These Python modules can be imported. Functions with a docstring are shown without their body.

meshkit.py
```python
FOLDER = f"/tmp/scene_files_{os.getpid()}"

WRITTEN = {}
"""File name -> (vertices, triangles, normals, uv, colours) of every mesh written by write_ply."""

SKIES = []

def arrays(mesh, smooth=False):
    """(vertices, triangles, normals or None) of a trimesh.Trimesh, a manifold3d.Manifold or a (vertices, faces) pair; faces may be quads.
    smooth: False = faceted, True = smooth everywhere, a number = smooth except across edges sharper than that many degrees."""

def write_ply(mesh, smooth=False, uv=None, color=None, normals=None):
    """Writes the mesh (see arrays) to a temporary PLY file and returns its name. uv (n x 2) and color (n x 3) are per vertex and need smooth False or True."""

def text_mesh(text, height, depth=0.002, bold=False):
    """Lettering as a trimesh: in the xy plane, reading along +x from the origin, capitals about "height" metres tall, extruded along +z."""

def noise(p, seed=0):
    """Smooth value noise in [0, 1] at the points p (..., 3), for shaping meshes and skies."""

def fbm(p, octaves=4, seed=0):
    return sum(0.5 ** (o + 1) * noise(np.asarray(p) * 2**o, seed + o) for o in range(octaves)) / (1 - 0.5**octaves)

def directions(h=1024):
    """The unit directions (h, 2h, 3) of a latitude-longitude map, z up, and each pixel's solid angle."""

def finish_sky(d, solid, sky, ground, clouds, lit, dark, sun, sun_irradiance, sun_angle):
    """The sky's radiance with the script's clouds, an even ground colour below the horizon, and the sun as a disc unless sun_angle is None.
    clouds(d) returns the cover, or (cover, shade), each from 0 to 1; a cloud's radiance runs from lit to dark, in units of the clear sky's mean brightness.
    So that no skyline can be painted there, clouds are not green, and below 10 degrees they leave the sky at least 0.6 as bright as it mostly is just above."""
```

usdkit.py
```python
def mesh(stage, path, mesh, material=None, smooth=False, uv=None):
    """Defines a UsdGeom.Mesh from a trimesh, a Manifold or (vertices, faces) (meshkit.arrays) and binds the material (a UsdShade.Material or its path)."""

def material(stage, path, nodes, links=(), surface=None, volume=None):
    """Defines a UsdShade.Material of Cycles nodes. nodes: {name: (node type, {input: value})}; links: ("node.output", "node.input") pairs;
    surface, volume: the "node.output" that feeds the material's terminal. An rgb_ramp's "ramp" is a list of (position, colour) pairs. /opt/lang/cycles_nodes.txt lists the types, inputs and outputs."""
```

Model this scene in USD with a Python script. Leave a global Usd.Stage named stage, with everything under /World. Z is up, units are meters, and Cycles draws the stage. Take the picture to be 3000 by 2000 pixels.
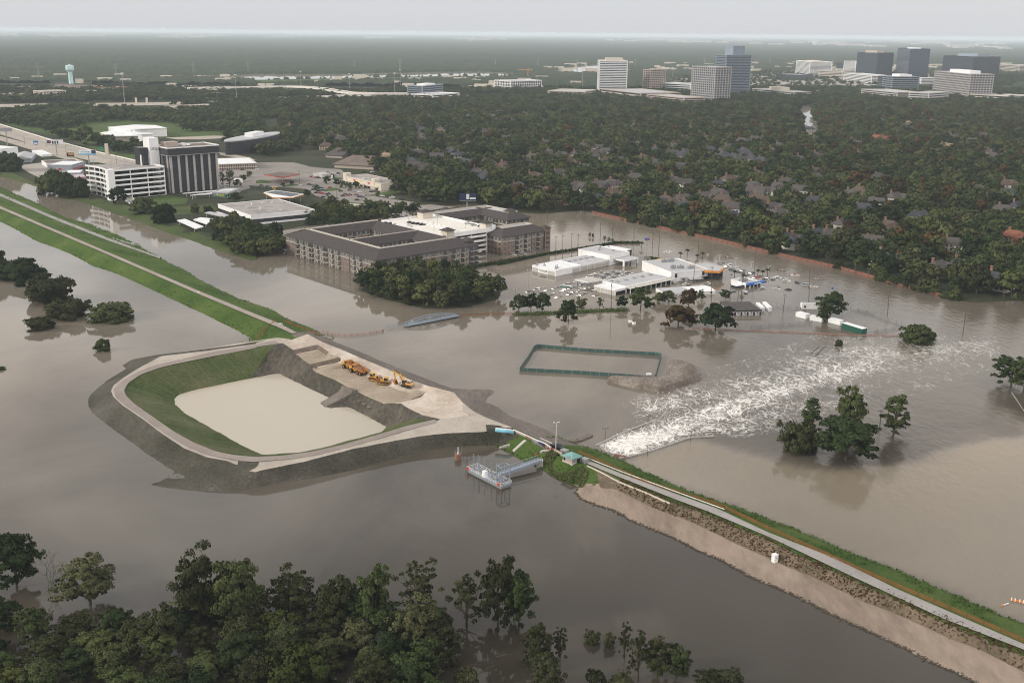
import math, random
import numpy as np, trimesh, usdkit, meshkit, shapely
from shapely.geometry import Polygon, Point, LineString
from pxr import Usd, UsdGeom, UsdLux, UsdShade, Gf, Sdf, Vt
random.seed(7)
RNG = np.random.default_rng(7)
stage = Usd.Stage.CreateInMemory()
UsdGeom.SetStageUpAxis(stage, 'Z')
UsdGeom.SetStageMetersPerUnit(stage, 1.0)
UsdGeom.Xform.Define(stage, '/World')
UsdGeom.Scope.Define(stage, '/World/Looks')

# ---------------------------------------------------------------- camera, sky, sun, exposure
FPX, HCAM = 3120.0, 130.0
PITCH, ROLL = math.atan2(1000 - 96.0, FPX), math.radians(0.55)
EYE = np.array([0, 0, HCAM])
_f = np.array([0, math.cos(PITCH), -math.sin(PITCH)])
_r0, _u0 = np.array([1.0, 0, 0]), np.array([0, math.sin(PITCH), math.cos(PITCH)])
_r = _r0 * math.cos(ROLL) + _u0 * math.sin(ROLL)
_u = _u0 * math.cos(ROLL) - _r0 * math.sin(ROLL)
cam = UsdGeom.Camera.Define(stage, '/World/camera')
cam.AddTransformOp().Set(Gf.Matrix4d(*_r, 0, *_u, 0, *(-_f), 0, *EYE, 1))
cam.CreateHorizontalApertureAttr(36.0)
cam.CreateVerticalApertureAttr(36.0 * 682 / 1024)
cam.CreateFocalLengthAttr(36.0 * FPX / 3000)
cam.CreateClippingRangeAttr(Gf.Vec2f(1.0, 120000.0))
cam.CreateExposureAttr(0.66)

SUN = np.array([-0.86, -0.30, 0.0]); SUN /= np.linalg.norm(SUN)
ELEV = math.radians(24)
SUN = SUN * math.cos(ELEV) + np.array([0, 0, math.sin(ELEV)])
SUNROT = math.atan2(SUN[0], SUN[1])
sun = UsdLux.DistantLight.Define(stage, '/World/sun')
sun.CreateIntensityAttr(0.42); sun.CreateAngleAttr(10.0); sun.CreateNormalizeAttr(True)
sun.CreateColorAttr(Gf.Vec3f(1.0, 0.93, 0.80))
_z = SUN; _x = np.cross([0, 0, 1], _z); _x /= np.linalg.norm(_x); _y = np.cross(_z, _x)
sun.AddTransformOp().Set(Gf.Matrix4d(*_x, 0, *_y, 0, *_z, 0, 0, 0, 500, 1))

SKYM = usdkit.material(stage, '/World/Looks/sky', {
 'tc': ('texture_coordinate', {}),
 'sky': ('sky_texture', {'sky_type': 'single_scattering', 'sun_disc': False, 'sun_elevation': ELEV, 'sun_rotation': SUNROT}),
 'sep': ('separate_xyz', {}),
 'zz': ('math', {'math_type': 'add', 'value2': 0.22}),
 'gr': ('map_range', {'from_min': 0.0, 'from_max': 1.0, 'to_min': 1.0, 'to_max': 1.75, 'clamp': True}), 'fd': ('map_range', {'from_min': 0.03, 'from_max': 0.12, 'to_min': 0.0, 'to_max': 1.0, 'clamp': True}), 'mg': ('vector_math', {'math_type': 'scale'}), 'pl': ('mix', {'mix_type': 'mix', 'color1': (4.2, 4.3, 4.55)}),
 'inv': ('math', {'math_type': 'divide', 'value1': 1.0}),
 'flat': ('vector_math', {'math_type': 'scale'}),
 'mp': ('mapping', {'scale': (1.0, 1.0, 0.0)}),
 'n1': ('noise_texture', {'scale': 1.9, 'detail': 4, 'roughness': 0.5, 'distortion': 0.4}),
 'n2': ('noise_texture', {'scale': 0.7, 'detail': 3}),
 'lit': ('rgb_ramp', {'ramp': [(0.32, (1.9, 2.05, 2.3)), (0.50, (4.1, 4.2, 4.35)), (0.65, (6.8, 6.75, 6.6))]}),
 'warm': ('rgb_ramp', {'ramp': [(0.42, (1.0, 1.0, 1.0)), (0.60, (1.20, 1.02, 0.88))]}),
 'mul': ('mix', {'mix_type': 'multiply', 'fac': 1.0}),
 'mx': ('mix', {'mix_type': 'mix', 'fac': 0.92}),
 'bg': ('background_shader', {'strength': 0.1}),
}, [('tc.generated', 'sky.vector'), ('tc.generated', 'sep.vector'), ('sep.z', 'zz.value1'), ('zz.value', 'inv.value2'), ('tc.generated', 'flat.vector1'), ('inv.value', 'flat.scale'),
 ('flat.vector', 'mp.vector'), ('mp.vector', 'n1.vector'), ('mp.vector', 'n2.vector'), ('n1.fac', 'lit.fac'), ('n2.fac', 'warm.fac'), ('sep.z', 'gr.value'), ('sep.z', 'fd.value'), ('fd.result', 'pl.fac'), ('lit.color', 'mul.color1'), ('warm.color', 'mul.color2'),
 ('sky.color', 'mx.color1'), ('mul.color', 'pl.color2'), ('pl.color', 'mg.vector1'), ('gr.result', 'mg.scale'), ('mg.vector', 'mx.color2'), ('mx.color', 'bg.color')], surface='bg.background')
dome = UsdLux.DomeLight.Define(stage, '/World/sky')
dome.CreateIntensityAttr(1.0)
UsdShade.MaterialBindingAPI.Apply(dome.GetPrim()).Bind(SKYM)
dome.GetPrim().SetCustomDataByKey('kind', 'structure')

# ---------------------------------------------------------------- from a point in the photograph (3000 x 2000) to a place on the plane at height z
def at(u, v, z=0.0):
 d = _f * FPX + _r * (u - 1500.0) - _u * (v - 1000.0)
 return EYE + d * ((z - HCAM) / d[2])
ROW, COL = {'1': 80, '2': 500, '3': 1000, '4': 1500}, {'1': 0, '2': 750, '3': 1500, '4': 2250}
CROP = {'a': (990, 1040, 9.8), 'b': (1310, 1240, 6.5333), 'c': (240, 380, 5.6), 'd': (0, 380, 5.6), 'e': (820, 600, 6.5333), 'f': (1180, 580, 5.113), 'g': (1540, 700, 6.5333), 'h': (1860, 730, 5.6)}
def uv(c, x, y):
 if c in CROP:
  a, b, s = CROP[c]
  return a + x / s, b + y / s
 if c == '':
  return x, y
 return COL[c[1]] + x / 3.136, ROW[c[0]] + y / 3.136
def P(c, x, y, z=0.0):
 return at(*uv(c, x, y), z)
ZS = 1.0
def PL(c, pts, z=0.0):
 return np.array([P(c, p[0], p[1], ZS * (p[2] if len(p) > 2 else z)) for p in pts])
def px(p):
 """The picture position of a world point."""
 d = np.asarray(p, float) - EYE
 w = d @ _f
 return 1500 + FPX * (d @ _r) / w, 1000 - FPX * (d @ _u) / w
def top(base, u, v):
 """The height at which the upright line through base meets the picture row v."""
 lo, hi = base[2] - 5, base[2] + 400
 for _ in range(40):
  m = (lo + hi) / 2
  if px((base[0], base[1], m))[1] > v: lo = m
  else: hi = m
 return lo
def top_at(base, c, x, y):
 return top(base, *uv(c, x, y))

# ---------------------------------------------------------------- prims
USED = {}
def path_for(name, parent=None):
 root = str(parent.GetPath()) if parent is not None else '/World'
 k = (root, name); n = USED.get(k, -1) + 1; USED[k] = n
 return f'{root}/{name}' if n == 0 else f'{root}/{name}_{n:03d}'
def tag(o, label=None, cat=None, group=None, kind=None):
 for k, v in (('label', label), ('category', cat), ('group', group), ('kind', kind)):
  if v: o.SetCustomDataByKey(k, v)
 return o
def thing(name, label=None, cat=None, loc=(0, 0, 0), rz=0.0, group=None, kind=None, parent=None, scale=None):
 x = UsdGeom.Xform.Define(stage, path_for(name, parent))
 if parent is None:
  x.AddTranslateOp().Set(Gf.Vec3d(*map(float, loc)))
  x.AddRotateZOp().Set(math.degrees(rz))
  if scale is not None: x.AddScaleOp().Set(Gf.Vec3f(*((scale,) * 3 if np.ndim(scale) == 0 else scale)))
 return tag(x.GetPrim(), label, cat, group, kind)
def klass(name):
 return stage.CreateClassPrim(path_for(name))
def copy_of(k, name, label, cat, loc, rz=0.0, group=None, scale=None, kind=None):
 t = thing(name, label, cat, loc, rz, group, kind, scale=scale)
 t.GetReferences().AddInternalReference(k.GetPath()); t.SetInstanceable(True)
 return t
class MB:
 """Collects shapes; build() makes them one mesh."""
 def __init__(s): s.v, s.f, s.n = [], [], 0
 def add(s, v, f):
  v, f = np.asarray(v, float), np.asarray(f, int)
  if f.shape[1] == 4: f = np.vstack([f[:, [0, 1, 2]], f[:, [0, 2, 3]]])
  s.v.append(v); s.f.append(f + s.n); s.n += len(v); return s
 def mesh(s, m): return s.add(m.vertices, m.faces)
 def box(s, x0, x1, y0, y1, z0, z1):
  v = [(x, y, z) for z in (z0, z1) for x, y in ((x0, y0), (x1, y0), (x1, y1), (x0, y1))]
  return s.add(v, [(3, 2, 1, 0), (4, 5, 6, 7), (0, 1, 5, 4), (1, 2, 6, 5), (2, 3, 7, 6), (3, 0, 4, 7)])
 def bar(s, a, b, w, h=None, up=(0, 0, 1)):
  a, b = np.asarray(a, float), np.asarray(b, float); h = w if h is None else h
  d = b - a; L = np.linalg.norm(d); d = d / L
  if abs(d @ np.array(up)) > 0.98: up = (0, 1, 0)
  x = np.cross(d, up); x /= np.linalg.norm(x); y = np.cross(x, d)
  v = [p + x * i * w / 2 + y * j * h / 2 for p in (a, b) for i, j in ((-1, -1), (1, -1), (1, 1), (-1, 1))]
  return s.add(v, [(3, 2, 1, 0), (4, 5, 6, 7), (0, 1, 5, 4), (1, 2, 6, 5), (2, 3, 7, 6), (3, 0, 4, 7)])
 def tube(s, pts, r, n=6, cap=True):
  pts = np.asarray(pts, float); r = np.broadcast_to(r, len(pts)); rings = []
  for i, p in enumerate(pts):
   d = pts[min(i + 1, len(pts) - 1)] - pts[max(i - 1, 0)]; d = d / (np.linalg.norm(d) + 1e-9)
   up = (0, 0, 1) if abs(d[2]) < 0.9 else (1, 0, 0)
   x = np.cross(d, up); x /= np.linalg.norm(x); y = np.cross(x, d)
   rings.append([p + r[i] * (x * math.cos(t) + y * math.sin(t)) for t in np.arange(n) * 2 * math.pi / n])
  v = np.array(rings).reshape(-1, 3); f = []
  for i in range(len(pts) - 1):
   for k in range(n):
    a, b = i * n + k, i * n + (k + 1) % n
    f += [(a, b, b + n), (a, b + n, a + n)]
  if cap:
   for base in (0, (len(pts) - 1) * n):
    for k in range(1, n - 1): f.append((base, base + k, base + k + 1))
  return s.add(v, f)
 def cyl(s, x, y, z0, z1, r, r1=None, n=10): return s.tube([(x, y, z0), (x, y, z1)], [r, r if r1 is None else r1], n)
 def poly(s, pts, z0, z1):
  """An upright prism over the outline."""
  g = Polygon(np.asarray(pts)[:, :2]).buffer(0)
  for q in getattr(g, 'geoms', [g]):
   m = trimesh.creation.extrude_polygon(q, z1 - z0, engine='earcut'); m.apply_translation([0, 0, z0]); s.mesh(m)
  return s
 def quad(s, a, b, c, d): return s.add([a, b, c, d], [(0, 1, 2, 3)])
 def build(s, name, mat, parent=None, smooth=False, label=None):
  return obj(name, (np.vstack(s.v), np.vstack(s.f)), mat, parent, smooth, label)
def obj(name, mesh, mat, parent=None, smooth=False, label=None, normals=None, attr=None):
 p = path_for(name, parent)
 m = usdkit.mesh(stage, p, mesh, MAT[mat] if isinstance(mat, str) else mat, smooth)
 if normals is not None:
  m.CreateNormalsAttr(Vt.Vec3fArray.FromNumpy(np.asarray(normals, np.float32))); m.SetNormalsInterpolation('vertex')
 for k, a in (attr or {}).items():
  UsdGeom.PrimvarsAPI(m).CreatePrimvar(k, Sdf.ValueTypeNames.FloatArray, 'vertex').Set(Vt.FloatArray.FromNumpy(np.asarray(a, np.float32)))
 return tag(m.GetPrim(), label)

# ---------------------------------------------------------------- materials
MAT = {}
def flat(name, color, rough=0.7, spec=0.3, metal=0.0, vary=0.18, scale=0.35, bump=0.0):
 """A plain painted or weathered surface: the colour with soft stains from noise in the object's own space."""
 n = {'tc': ('texture_coordinate', {}), 'nz': ('noise_texture', {'scale': scale, 'detail': 6, 'roughness': 0.65}),
         'rp': ('rgb_ramp', {'ramp': [(0.28, tuple(c * (1 - vary) for c in color)), (0.5, color), (0.75, tuple(min(0.95, c * (1 + vary * 0.7)) for c in color))]}),
         'p': ('principled_bsdf', {'roughness': rough, 'specular_ior_level': spec, 'metallic': metal})}
 l = [('tc.object', 'nz.vector'), ('nz.fac', 'rp.fac'), ('rp.color', 'p.base_color')]
 if bump:
  n['bp'] = ('bump', {'strength': 0.6, 'distance': bump}); l += [('nz.fac', 'bp.height'), ('bp.normal', 'p.normal')]
 MAT[name] = usdkit.material(stage, f'/World/Looks/{name}', n, l, surface='p.BSDF')
 return MAT[name]
def ground_mat(name, stops, big=0.02, small=0.6, bump=0.15, rough=0.95, stretch=(1, 1, 1), rot=0.0, mixw=0.45, spec=0.15):
 """Earth, gravel, grass: two noises, one of patches and one of grain, drive a ramp of colours."""
 n = {'g': ('geometry', {}), 'm': ('mapping', {'rotation': (0, 0, rot), 'scale': stretch}),
         'a': ('noise_texture', {'scale': big, 'detail': 8, 'roughness': 0.62}), 'b': ('noise_texture', {'scale': small, 'detail': 6, 'roughness': 0.7}),
         'x': ('mix_float', {'fac': mixw}), 'rp': ('rgb_ramp', {'ramp': stops}), 'bp': ('bump', {'strength': 1.0, 'distance': bump}),
         'p': ('principled_bsdf', {'roughness': rough, 'specular_ior_level': spec})}
 l = [('g.position', 'm.vector'), ('m.vector', 'a.vector'), ('m.vector', 'b.vector'), ('a.fac', 'x.a'), ('b.fac', 'x.b'), ('x.result', 'rp.fac'), ('rp.color', 'p.base_color'),
         ('b.fac', 'bp.height'), ('bp.normal', 'p.normal')]
 MAT[name] = usdkit.material(stage, f'/World/Looks/{name}', n, l, surface='p.BSDF')
 return MAT[name]
def grey(v, k=(1, 1, 1)): return tuple(v * c for c in k)
# ---------------------------------------------------------------- materials of the ground and the water
ground_mat('levee_grass', [(0.32, (0.024, 0.054, 0.012)), (0.46, (0.058, 0.104, 0.022)), (0.58, (0.092, 0.138, 0.034)), (0.72, (0.14, 0.16, 0.06))], big=0.035, small=1.1, bump=0.9)
ground_mat('bank_grass', [(0.32, (0.030, 0.052, 0.018)), (0.52, (0.062, 0.088, 0.028)), (0.72, (0.115, 0.120, 0.06))], big=0.03, small=0.8, bump=0.45)
ground_mat('inner_grass', [(0.32, (0.020, 0.042, 0.013)), (0.46, (0.056, 0.082, 0.026)), (0.58, (0.105, 0.112, 0.055)), (0.74, (0.18, 0.165, 0.12))], big=0.05, small=0.9, bump=0.6)
ground_mat('dark_bank', [(0.33, (0.036, 0.039, 0.026)), (0.48, (0.080, 0.077, 0.062)), (0.62, (0.135, 0.126, 0.11)), (0.8, (0.24, 0.225, 0.20))], big=0.06, small=1.3, bump=0.9)
ground_mat('gravel_slope', [(0.30, (0.085, 0.074, 0.064)), (0.5, (0.15, 0.132, 0.116)), (0.72, (0.25, 0.225, 0.20))], big=0.05, small=0.9, bump=0.35, stretch=(1.0, 0.22, 1), rot=0.55)
ground_mat('pond_slope', [(0.30, (0.030, 0.034, 0.022)), (0.46, (0.068, 0.063, 0.052)), (0.62, (0.145, 0.125, 0.105)), (0.8, (0.24, 0.20, 0.165))], big=0.045, small=0.8, bump=0.6, stretch=(1, 0.4, 1), rot=-0.6)
ground_mat('pale_sand', [(0.30, (0.30, 0.245, 0.195)), (0.47, (0.42, 0.36, 0.30)), (0.62, (0.55, 0.50, 0.445)), (0.8, (0.64, 0.60, 0.55))], big=0.06, small=0.6, bump=0.25)
ground_mat('pit_sand', [(0.32, (0.22, 0.185, 0.145)), (0.50, (0.31, 0.262, 0.205)), (0.7, (0.41, 0.355, 0.29))], big=0.07, small=0.5, bump=0.2)
ground_mat('cut_earth', [(0.30, (0.09, 0.072, 0.058)), (0.52, (0.17, 0.135, 0.108)), (0.75, (0.27, 0.22, 0.18))], big=0.2, small=1.1, bump=0.4)
ground_mat('gravel_road', [(0.30, (0.23, 0.20, 0.18)), (0.5, (0.31, 0.275, 0.25)), (0.72, (0.41, 0.375, 0.34))], big=0.09, small=1.2, bump=0.08)
ground_mat('grey_road', [(0.30, (0.20, 0.195, 0.19)), (0.5, (0.29, 0.28, 0.272)), (0.72, (0.37, 0.36, 0.35))], big=0.12, small=1.2, bump=0.05)
ground_mat('berm_sand', [(0.30, (0.125, 0.10, 0.08)), (0.44, (0.20, 0.162, 0.133)), (0.58, (0.285, 0.228, 0.185)), (0.74, (0.36, 0.305, 0.258))], big=0.035, small=0.35, bump=0.12, stretch=(1, 0.35, 1), rot=0.62)
ground_mat('eroded_slope', [(0.30, (0.065, 0.060, 0.036)), (0.46, (0.14, 0.11, 0.078)), (0.62, (0.22, 0.17, 0.127)), (0.8, (0.33, 0.27, 0.215))], big=0.16, small=0.9, bump=0.6)
ground_mat('suburb_ground', [(0.32, (0.020, 0.028, 0.015)), (0.55, (0.040, 0.046, 0.026)), (0.72, (0.085, 0.08, 0.06))], big=0.02, small=0.3, bump=0.2)
ground_mat('lawn', [(0.30, (0.035, 0.066, 0.020)), (0.52, (0.062, 0.098, 0.028)), (0.75, (0.10, 0.125, 0.045))], big=0.015, small=0.4, bump=0.2)
ground_mat('concrete_paving', [(0.30, (0.24, 0.225, 0.205)), (0.5, (0.33, 0.31, 0.285)), (0.7, (0.42, 0.40, 0.37))], big=0.03, small=0.5, bump=0.03)
ground_mat('highway_concrete', [(0.30, (0.27, 0.24, 0.21)), (0.5, (0.35, 0.315, 0.275)), (0.7, (0.43, 0.395, 0.35))], big=0.02, small=0.3, bump=0.02, stretch=(1, 0.15, 1), rot=0.4)
ground_mat('islet_earth', [(0.30, (0.075, 0.062, 0.053)), (0.47, (0.16, 0.137, 0.118)), (0.62, (0.26, 0.23, 0.205)), (0.8, (0.36, 0.33, 0.30))], big=0.15, small=1.2, bump=0.3, stretch=(1, 0.45, 1))

def water_mat(name, murk, clear_rough=0.045, bump=0.02, scale=0.35, attr=False):
 """Silty flood water: a muddy body under a smooth surface; the tone (silt, plus painted shade and cloud reflection) and the ripples vary from place to place."""
 n = {'g': ('geometry', {}), 'w1': ('mapping', {'scale': (1, 0.55, 1), 'rotation': (0, 0, 0.5)}),
         'n1': ('noise_texture', {'scale': scale, 'detail': 5, 'roughness': 0.6}), 'big': ('noise_texture', {'scale': 0.010, 'detail': 6, 'roughness': 0.6, 'distortion': 1.4}),
         'bp': ('bump', {'strength': 1.0, 'distance': bump}),
         'tone': ('rgb_ramp', {'ramp': murk}), 'tx': ('math', {'math_type': 'multiply_add', 'value2': 0.85, 'value3': -0.425}), 'ta': ('math', {'math_type': 'add', 'use_clamp': True}),
         'p': ('principled_bsdf', {'roughness': clear_rough, 'ior': 1.33, 'specular_ior_level': 0.5})}
 l = [('g.position', 'w1.vector'), ('w1.vector', 'n1.vector'), ('w1.vector', 'big.vector'), ('n1.fac', 'bp.height'), ('bp.normal', 'p.normal'),
         ('big.fac', 'tx.value1'), ('tx.value', 'ta.value1'), ('ta.value', 'tone.fac'), ('tone.color', 'p.base_color')]
 if attr:
  n['at'] = ('attribute', {'attribute': 'tone'}); n['ar'] = ('attribute', {'attribute': 'ripple'})
  n['rm'] = ('math', {'math_type': 'multiply_add', 'value2': 0.30, 'value3': 0.008})
  l += [('at.fac', 'ta.value2'), ('ar.fac', 'rm.value1'), ('rm.value', 'bp.distance')]
 else:
  n['ta'][1]['value2'] = 0.5; n['tx'][1].update(value2=0.5, value3=-0.25)
 MAT[name] = usdkit.material(stage, f'/World/Looks/{name}', n, l, surface='p.BSDF')
water_mat('flood_water', [(0.0, (0.042, 0.037, 0.029)), (0.3, (0.118, 0.104, 0.085)), (0.6, (0.176, 0.155, 0.121)), (1.0, (0.225, 0.186, 0.130))], attr=True)
water_mat('pond_water', [(0.0, (0.37, 0.335, 0.27)), (1.0, (0.42, 0.38, 0.305))], clear_rough=0.12, bump=0.004)
water_mat('still_water', [(0.0, (0.14, 0.125, 0.105)), (1.0, (0.2, 0.18, 0.15))], clear_rough=0.03, bump=0.003)

# ---------------------------------------------------------------- breaklines of the dam, the levee and the pond, read off the photograph
def cat(*a): return np.vstack(a)
ZS = 0.84
A_NEAR = PL('21', [(-420, 290), (-300, 340), (0, 465), (150, 540), (340, 650), (560, 725), (720, 800), (850, 875), (1000, 915), (1170, 985), (1460, 1120), (1830, 1290), (2130, 1440), (2320, 1545)])
A_CN = cat(PL('21', [(-420, 180), (-300, 230), (0, 362), (920, 752), (1825, 1145), (2352, 1368)], 5), PL('22', [(200, 1445), (330, 1505)], 5))
A_CF = cat(PL('21', [(-420, 145), (-300, 195), (0, 320), (920, 712), (1825, 1098), (2352, 1313)], 5), PL('22', [(210, 1398), (380, 1488), (500, 1530)], 5))
A_FAR = cat(PL('21', [(-420, -30), (-300, 30), (0, 150), (300, 280), (600, 430), (830, 490), (1060, 580), (1280, 682), (1475, 803), (1600, 870), (1700, 912), (1830, 1000), (2000, 1085), (2200, 1180), (2352, 1225)]),
   PL('22', [(150, 1275), (300, 1370), (480, 1430), (620, 1500), (770, 1522)]))
GR_N = PL('21', [(-300, 105, 1.9), (0, 236, 1.7), (500, 452, 1.1), (1000, 648, 0.5), (1470, 810, 0.06)])
GR_F = PL('21', [(-300, 80, 1.9), (0, 209, 1.7), (500, 425, 1.1), (1000, 622, 0.5), (1470, 796, 0.06)])
SLIVER = PL('21', [(990, 606), (1100, 640), (1250, 681)], -0.18)
SPIT = PL('21', [(700, 480), (1000, 585), (1200, 654)], 0.4)
IN_CR = cat(PL('32', [(215, 22), (0, 52)], 5), PL('31', [(2352, 62), (2000, 130), (1700, 190), (1480, 238), (1300, 302), (1180, 380), (1140, 450), (1160, 500), (1230, 570), (1400, 690), (1600, 830), (1780, 930), (1980, 1010), (2150, 1045)], 5),
   PL('32', [(0, 1062), (250, 1050), (500, 1015), (800, 950), (1100, 862), (1400, 772), (1645, 718)], 5))
OUT_CR = cat(PL('32', [(200, -35), (0, 10)], 5), PL('31', [(2352, 22), (1940, 80, 5), (1480, 135, 4.0), (1290, 235, 5), (1130, 335, 5), (1045, 400, 5), (1020, 450, 5), (1040, 505, 5), (1130, 592, 5), (1300, 705, 5), (1500, 855, 5), (1700, 985, 5), (1900, 1062, 5), (2090, 1095, 5), (2180, 1135, 4.6)], 5))
S_TOP = cat(PL('31', [(1400, 1309, 0.15), (1650, 1294, 1.3), (1900, 1262, 2.6), (2210, 1190, 4.4), (2352, 1192, 4.8)]), PL('32', [(160, 1158), (450, 1100), (900, 985), (1300, 905), (1500, 870), (1800, 840), (2120, 828)], 5))
O_WL = cat(PL('32', [(-20, -12)]), PL('31', [(2000, 48), (1480, 116), (1215, 166), (1120, 222), (1180, 238), (1030, 330), (850, 470), (808, 530), (815, 590), (860, 660), (1000, 770), (1300, 990), (1500, 1130), (1700, 1238), (1655, 1288), (1370, 1306), (1500, 1332), (1700, 1356), (2000, 1376), (2200, 1366)]),
           PL('32', [(0, 1342), (250, 1290), (500, 1260), (900, 1180), (1300, 1070), (1500, 1015), (1750, 965), (2000, 955), (2230, 950)]))
POND = cat(PL('31', [(1590, 530), (1630, 490), (1800, 440), (2352, 328)], -2.8), PL('32', [(205, 290), (440, 405), (680, 520), (600, 572), (650, 605), (860, 600), (1040, 690), (1210, 785), (1150, 830), (980, 880), (560, 990), (390, 1022), (60, 1042)], -2.8),
           PL('31', [(2352, 1018), (2270, 980), (2000, 830), (1700, 660), (1600, 575)], -2.8))
PL_EDGE = PL('32', [(222, 25, 5), (290, 70, 5), (345, 112, 4.6), (440, 175, 3.5), (505, 222, 3.4), (540, 245, 2.2), (720, 335, 2.2), (900, 435, 2.2), (1180, 568, 2.4), (1290, 580, 3.6), (1500, 690, 4.2), (1645, 716, 5)])
RAMP = PL('32', [(640, 590, -2.5), (720, 520, -2), (830, 455, 1), (900, 440, 3)])
RAMPB = PL('32', [(690, 600, -2.5), (830, 560, -2), (930, 470, 2)])
PIT = [PL('32', [(340, 80), (560, 32)], 5), PL('32', [(355, 116), (570, 72)], 3.4), PL('32', [(575, 35), (665, 98)], 5), PL('32', [(572, 74), (650, 124)], 3.4), PL('32', [(505, 208), (765, 150)], 3.8), PL('32', [(515, 240), (772, 187)], 2.2),
       PL('32', [(790, 155), (840, 190)], 4.2), PL('32', [(780, 195), (1000, 300), (1300, 430), (1560, 492)], 2.3), PL('32', [(700, 110), (900, 200), (1150, 290), (1500, 440), (1620, 480)], 4.8),
       PL('32', [(1290, 566), (1540, 502)], 2.4), PL('32', [(1300, 580), (1550, 512)], 4.0), PL('32', [(1560, 510), (1780, 575), (1840, 590)], 4.3), PL('32', [(1640, 655), (1840, 590)], 4.6), PL('32', [(1400, 560), (1750, 590)], 3.9)]
C_CF = cat(PL('32', [(470, -70), (600, 0), (800, 82), (1000, 168), (1180, 242), (1400, 342), (1600, 412), (1720, 442), (1820, 468), (1900, 560), (2000, 640), (2120, 700), (2352, 790)], 5.1), PL('33', [(130, 850), (260, 905)], 5))
C_WL = cat(PL('32', [(590, -50), (700, -2), (950, 90), (1200, 200), (1500, 320), (1790, 430), (2000, 440), (2150, 436), (2195, 460), (2150, 500), (2080, 545), (2200, 590)]), PL('33', [(0, 690), (150, 740), (300, 800), (500, 912)]))
SP_TOP = PL('32', [(1830, 455, 2.2), (2000, 470, 1.4), (2130, 468, 0.7)])
ZS = 0.64
D_WL = cat(PL('b', [(980, 450), (1240, 560), (1420, 695), (1780, 830), (1900, 930), (2200, 1090)]), PL('33', [(370, 1222), (450, 1272), (620, 1336), (588, 1392), (640, 1450), (800, 1510), (950, 1560)]),
           PL('43', [(1100, 80), (1300, 160), (1540, 265), (1700, 350), (1900, 430), (2100, 540), (2220, 605), (2352, 660)]), PL('44', [(200, 745), (400, 840), (570, 935), (850, 1060), (1100, 1180), (1250, 1240), (1480, 1370), (1700, 1460), (1910, 1568), (2900, 2080)]))
BERM = cat(PL('33', [(640, 1345, 1.8), (830, 1330, 3.0), (960, 1342, 3.0), (1150, 1432, 2.7), (1370, 1540, 2.3)]), PL('43', [(1650, 70, 2.0), (1900, 190, 1.8), (2100, 290, 1.6), (2352, 400, 1.4)]), PL('44', [(200, 490), (430, 580), (700, 710), (900, 810), (1100, 880), (1400, 1010), (1700, 1150), (2000, 1260), (2352, 1440), (3200, 1830)], 2.3))
D_CN = cat(PL('b', [(1260, 250), (1640, 430), (1900, 550), (2050, 610), (2352, 760)], 4.9), PL('33', [(640, 1118), (800, 1185), (960, 1275), (1200, 1372), (1450, 1482), (1700, 1566)], 5), PL('44', [(0, 272), (400, 465), (900, 690), (1300, 885), (1700, 1065), (2352, 1340), (3200, 1720)], 5))
D_CF = cat(PL('33', [(380, 920), (600, 1012), (900, 1152), (1200, 1292), (1500, 1392), (1900, 1512)], 5), PL('44', [(0, 152), (900, 562), (1900, 992), (2352, 1192), (3200, 1570)], 5))
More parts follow.
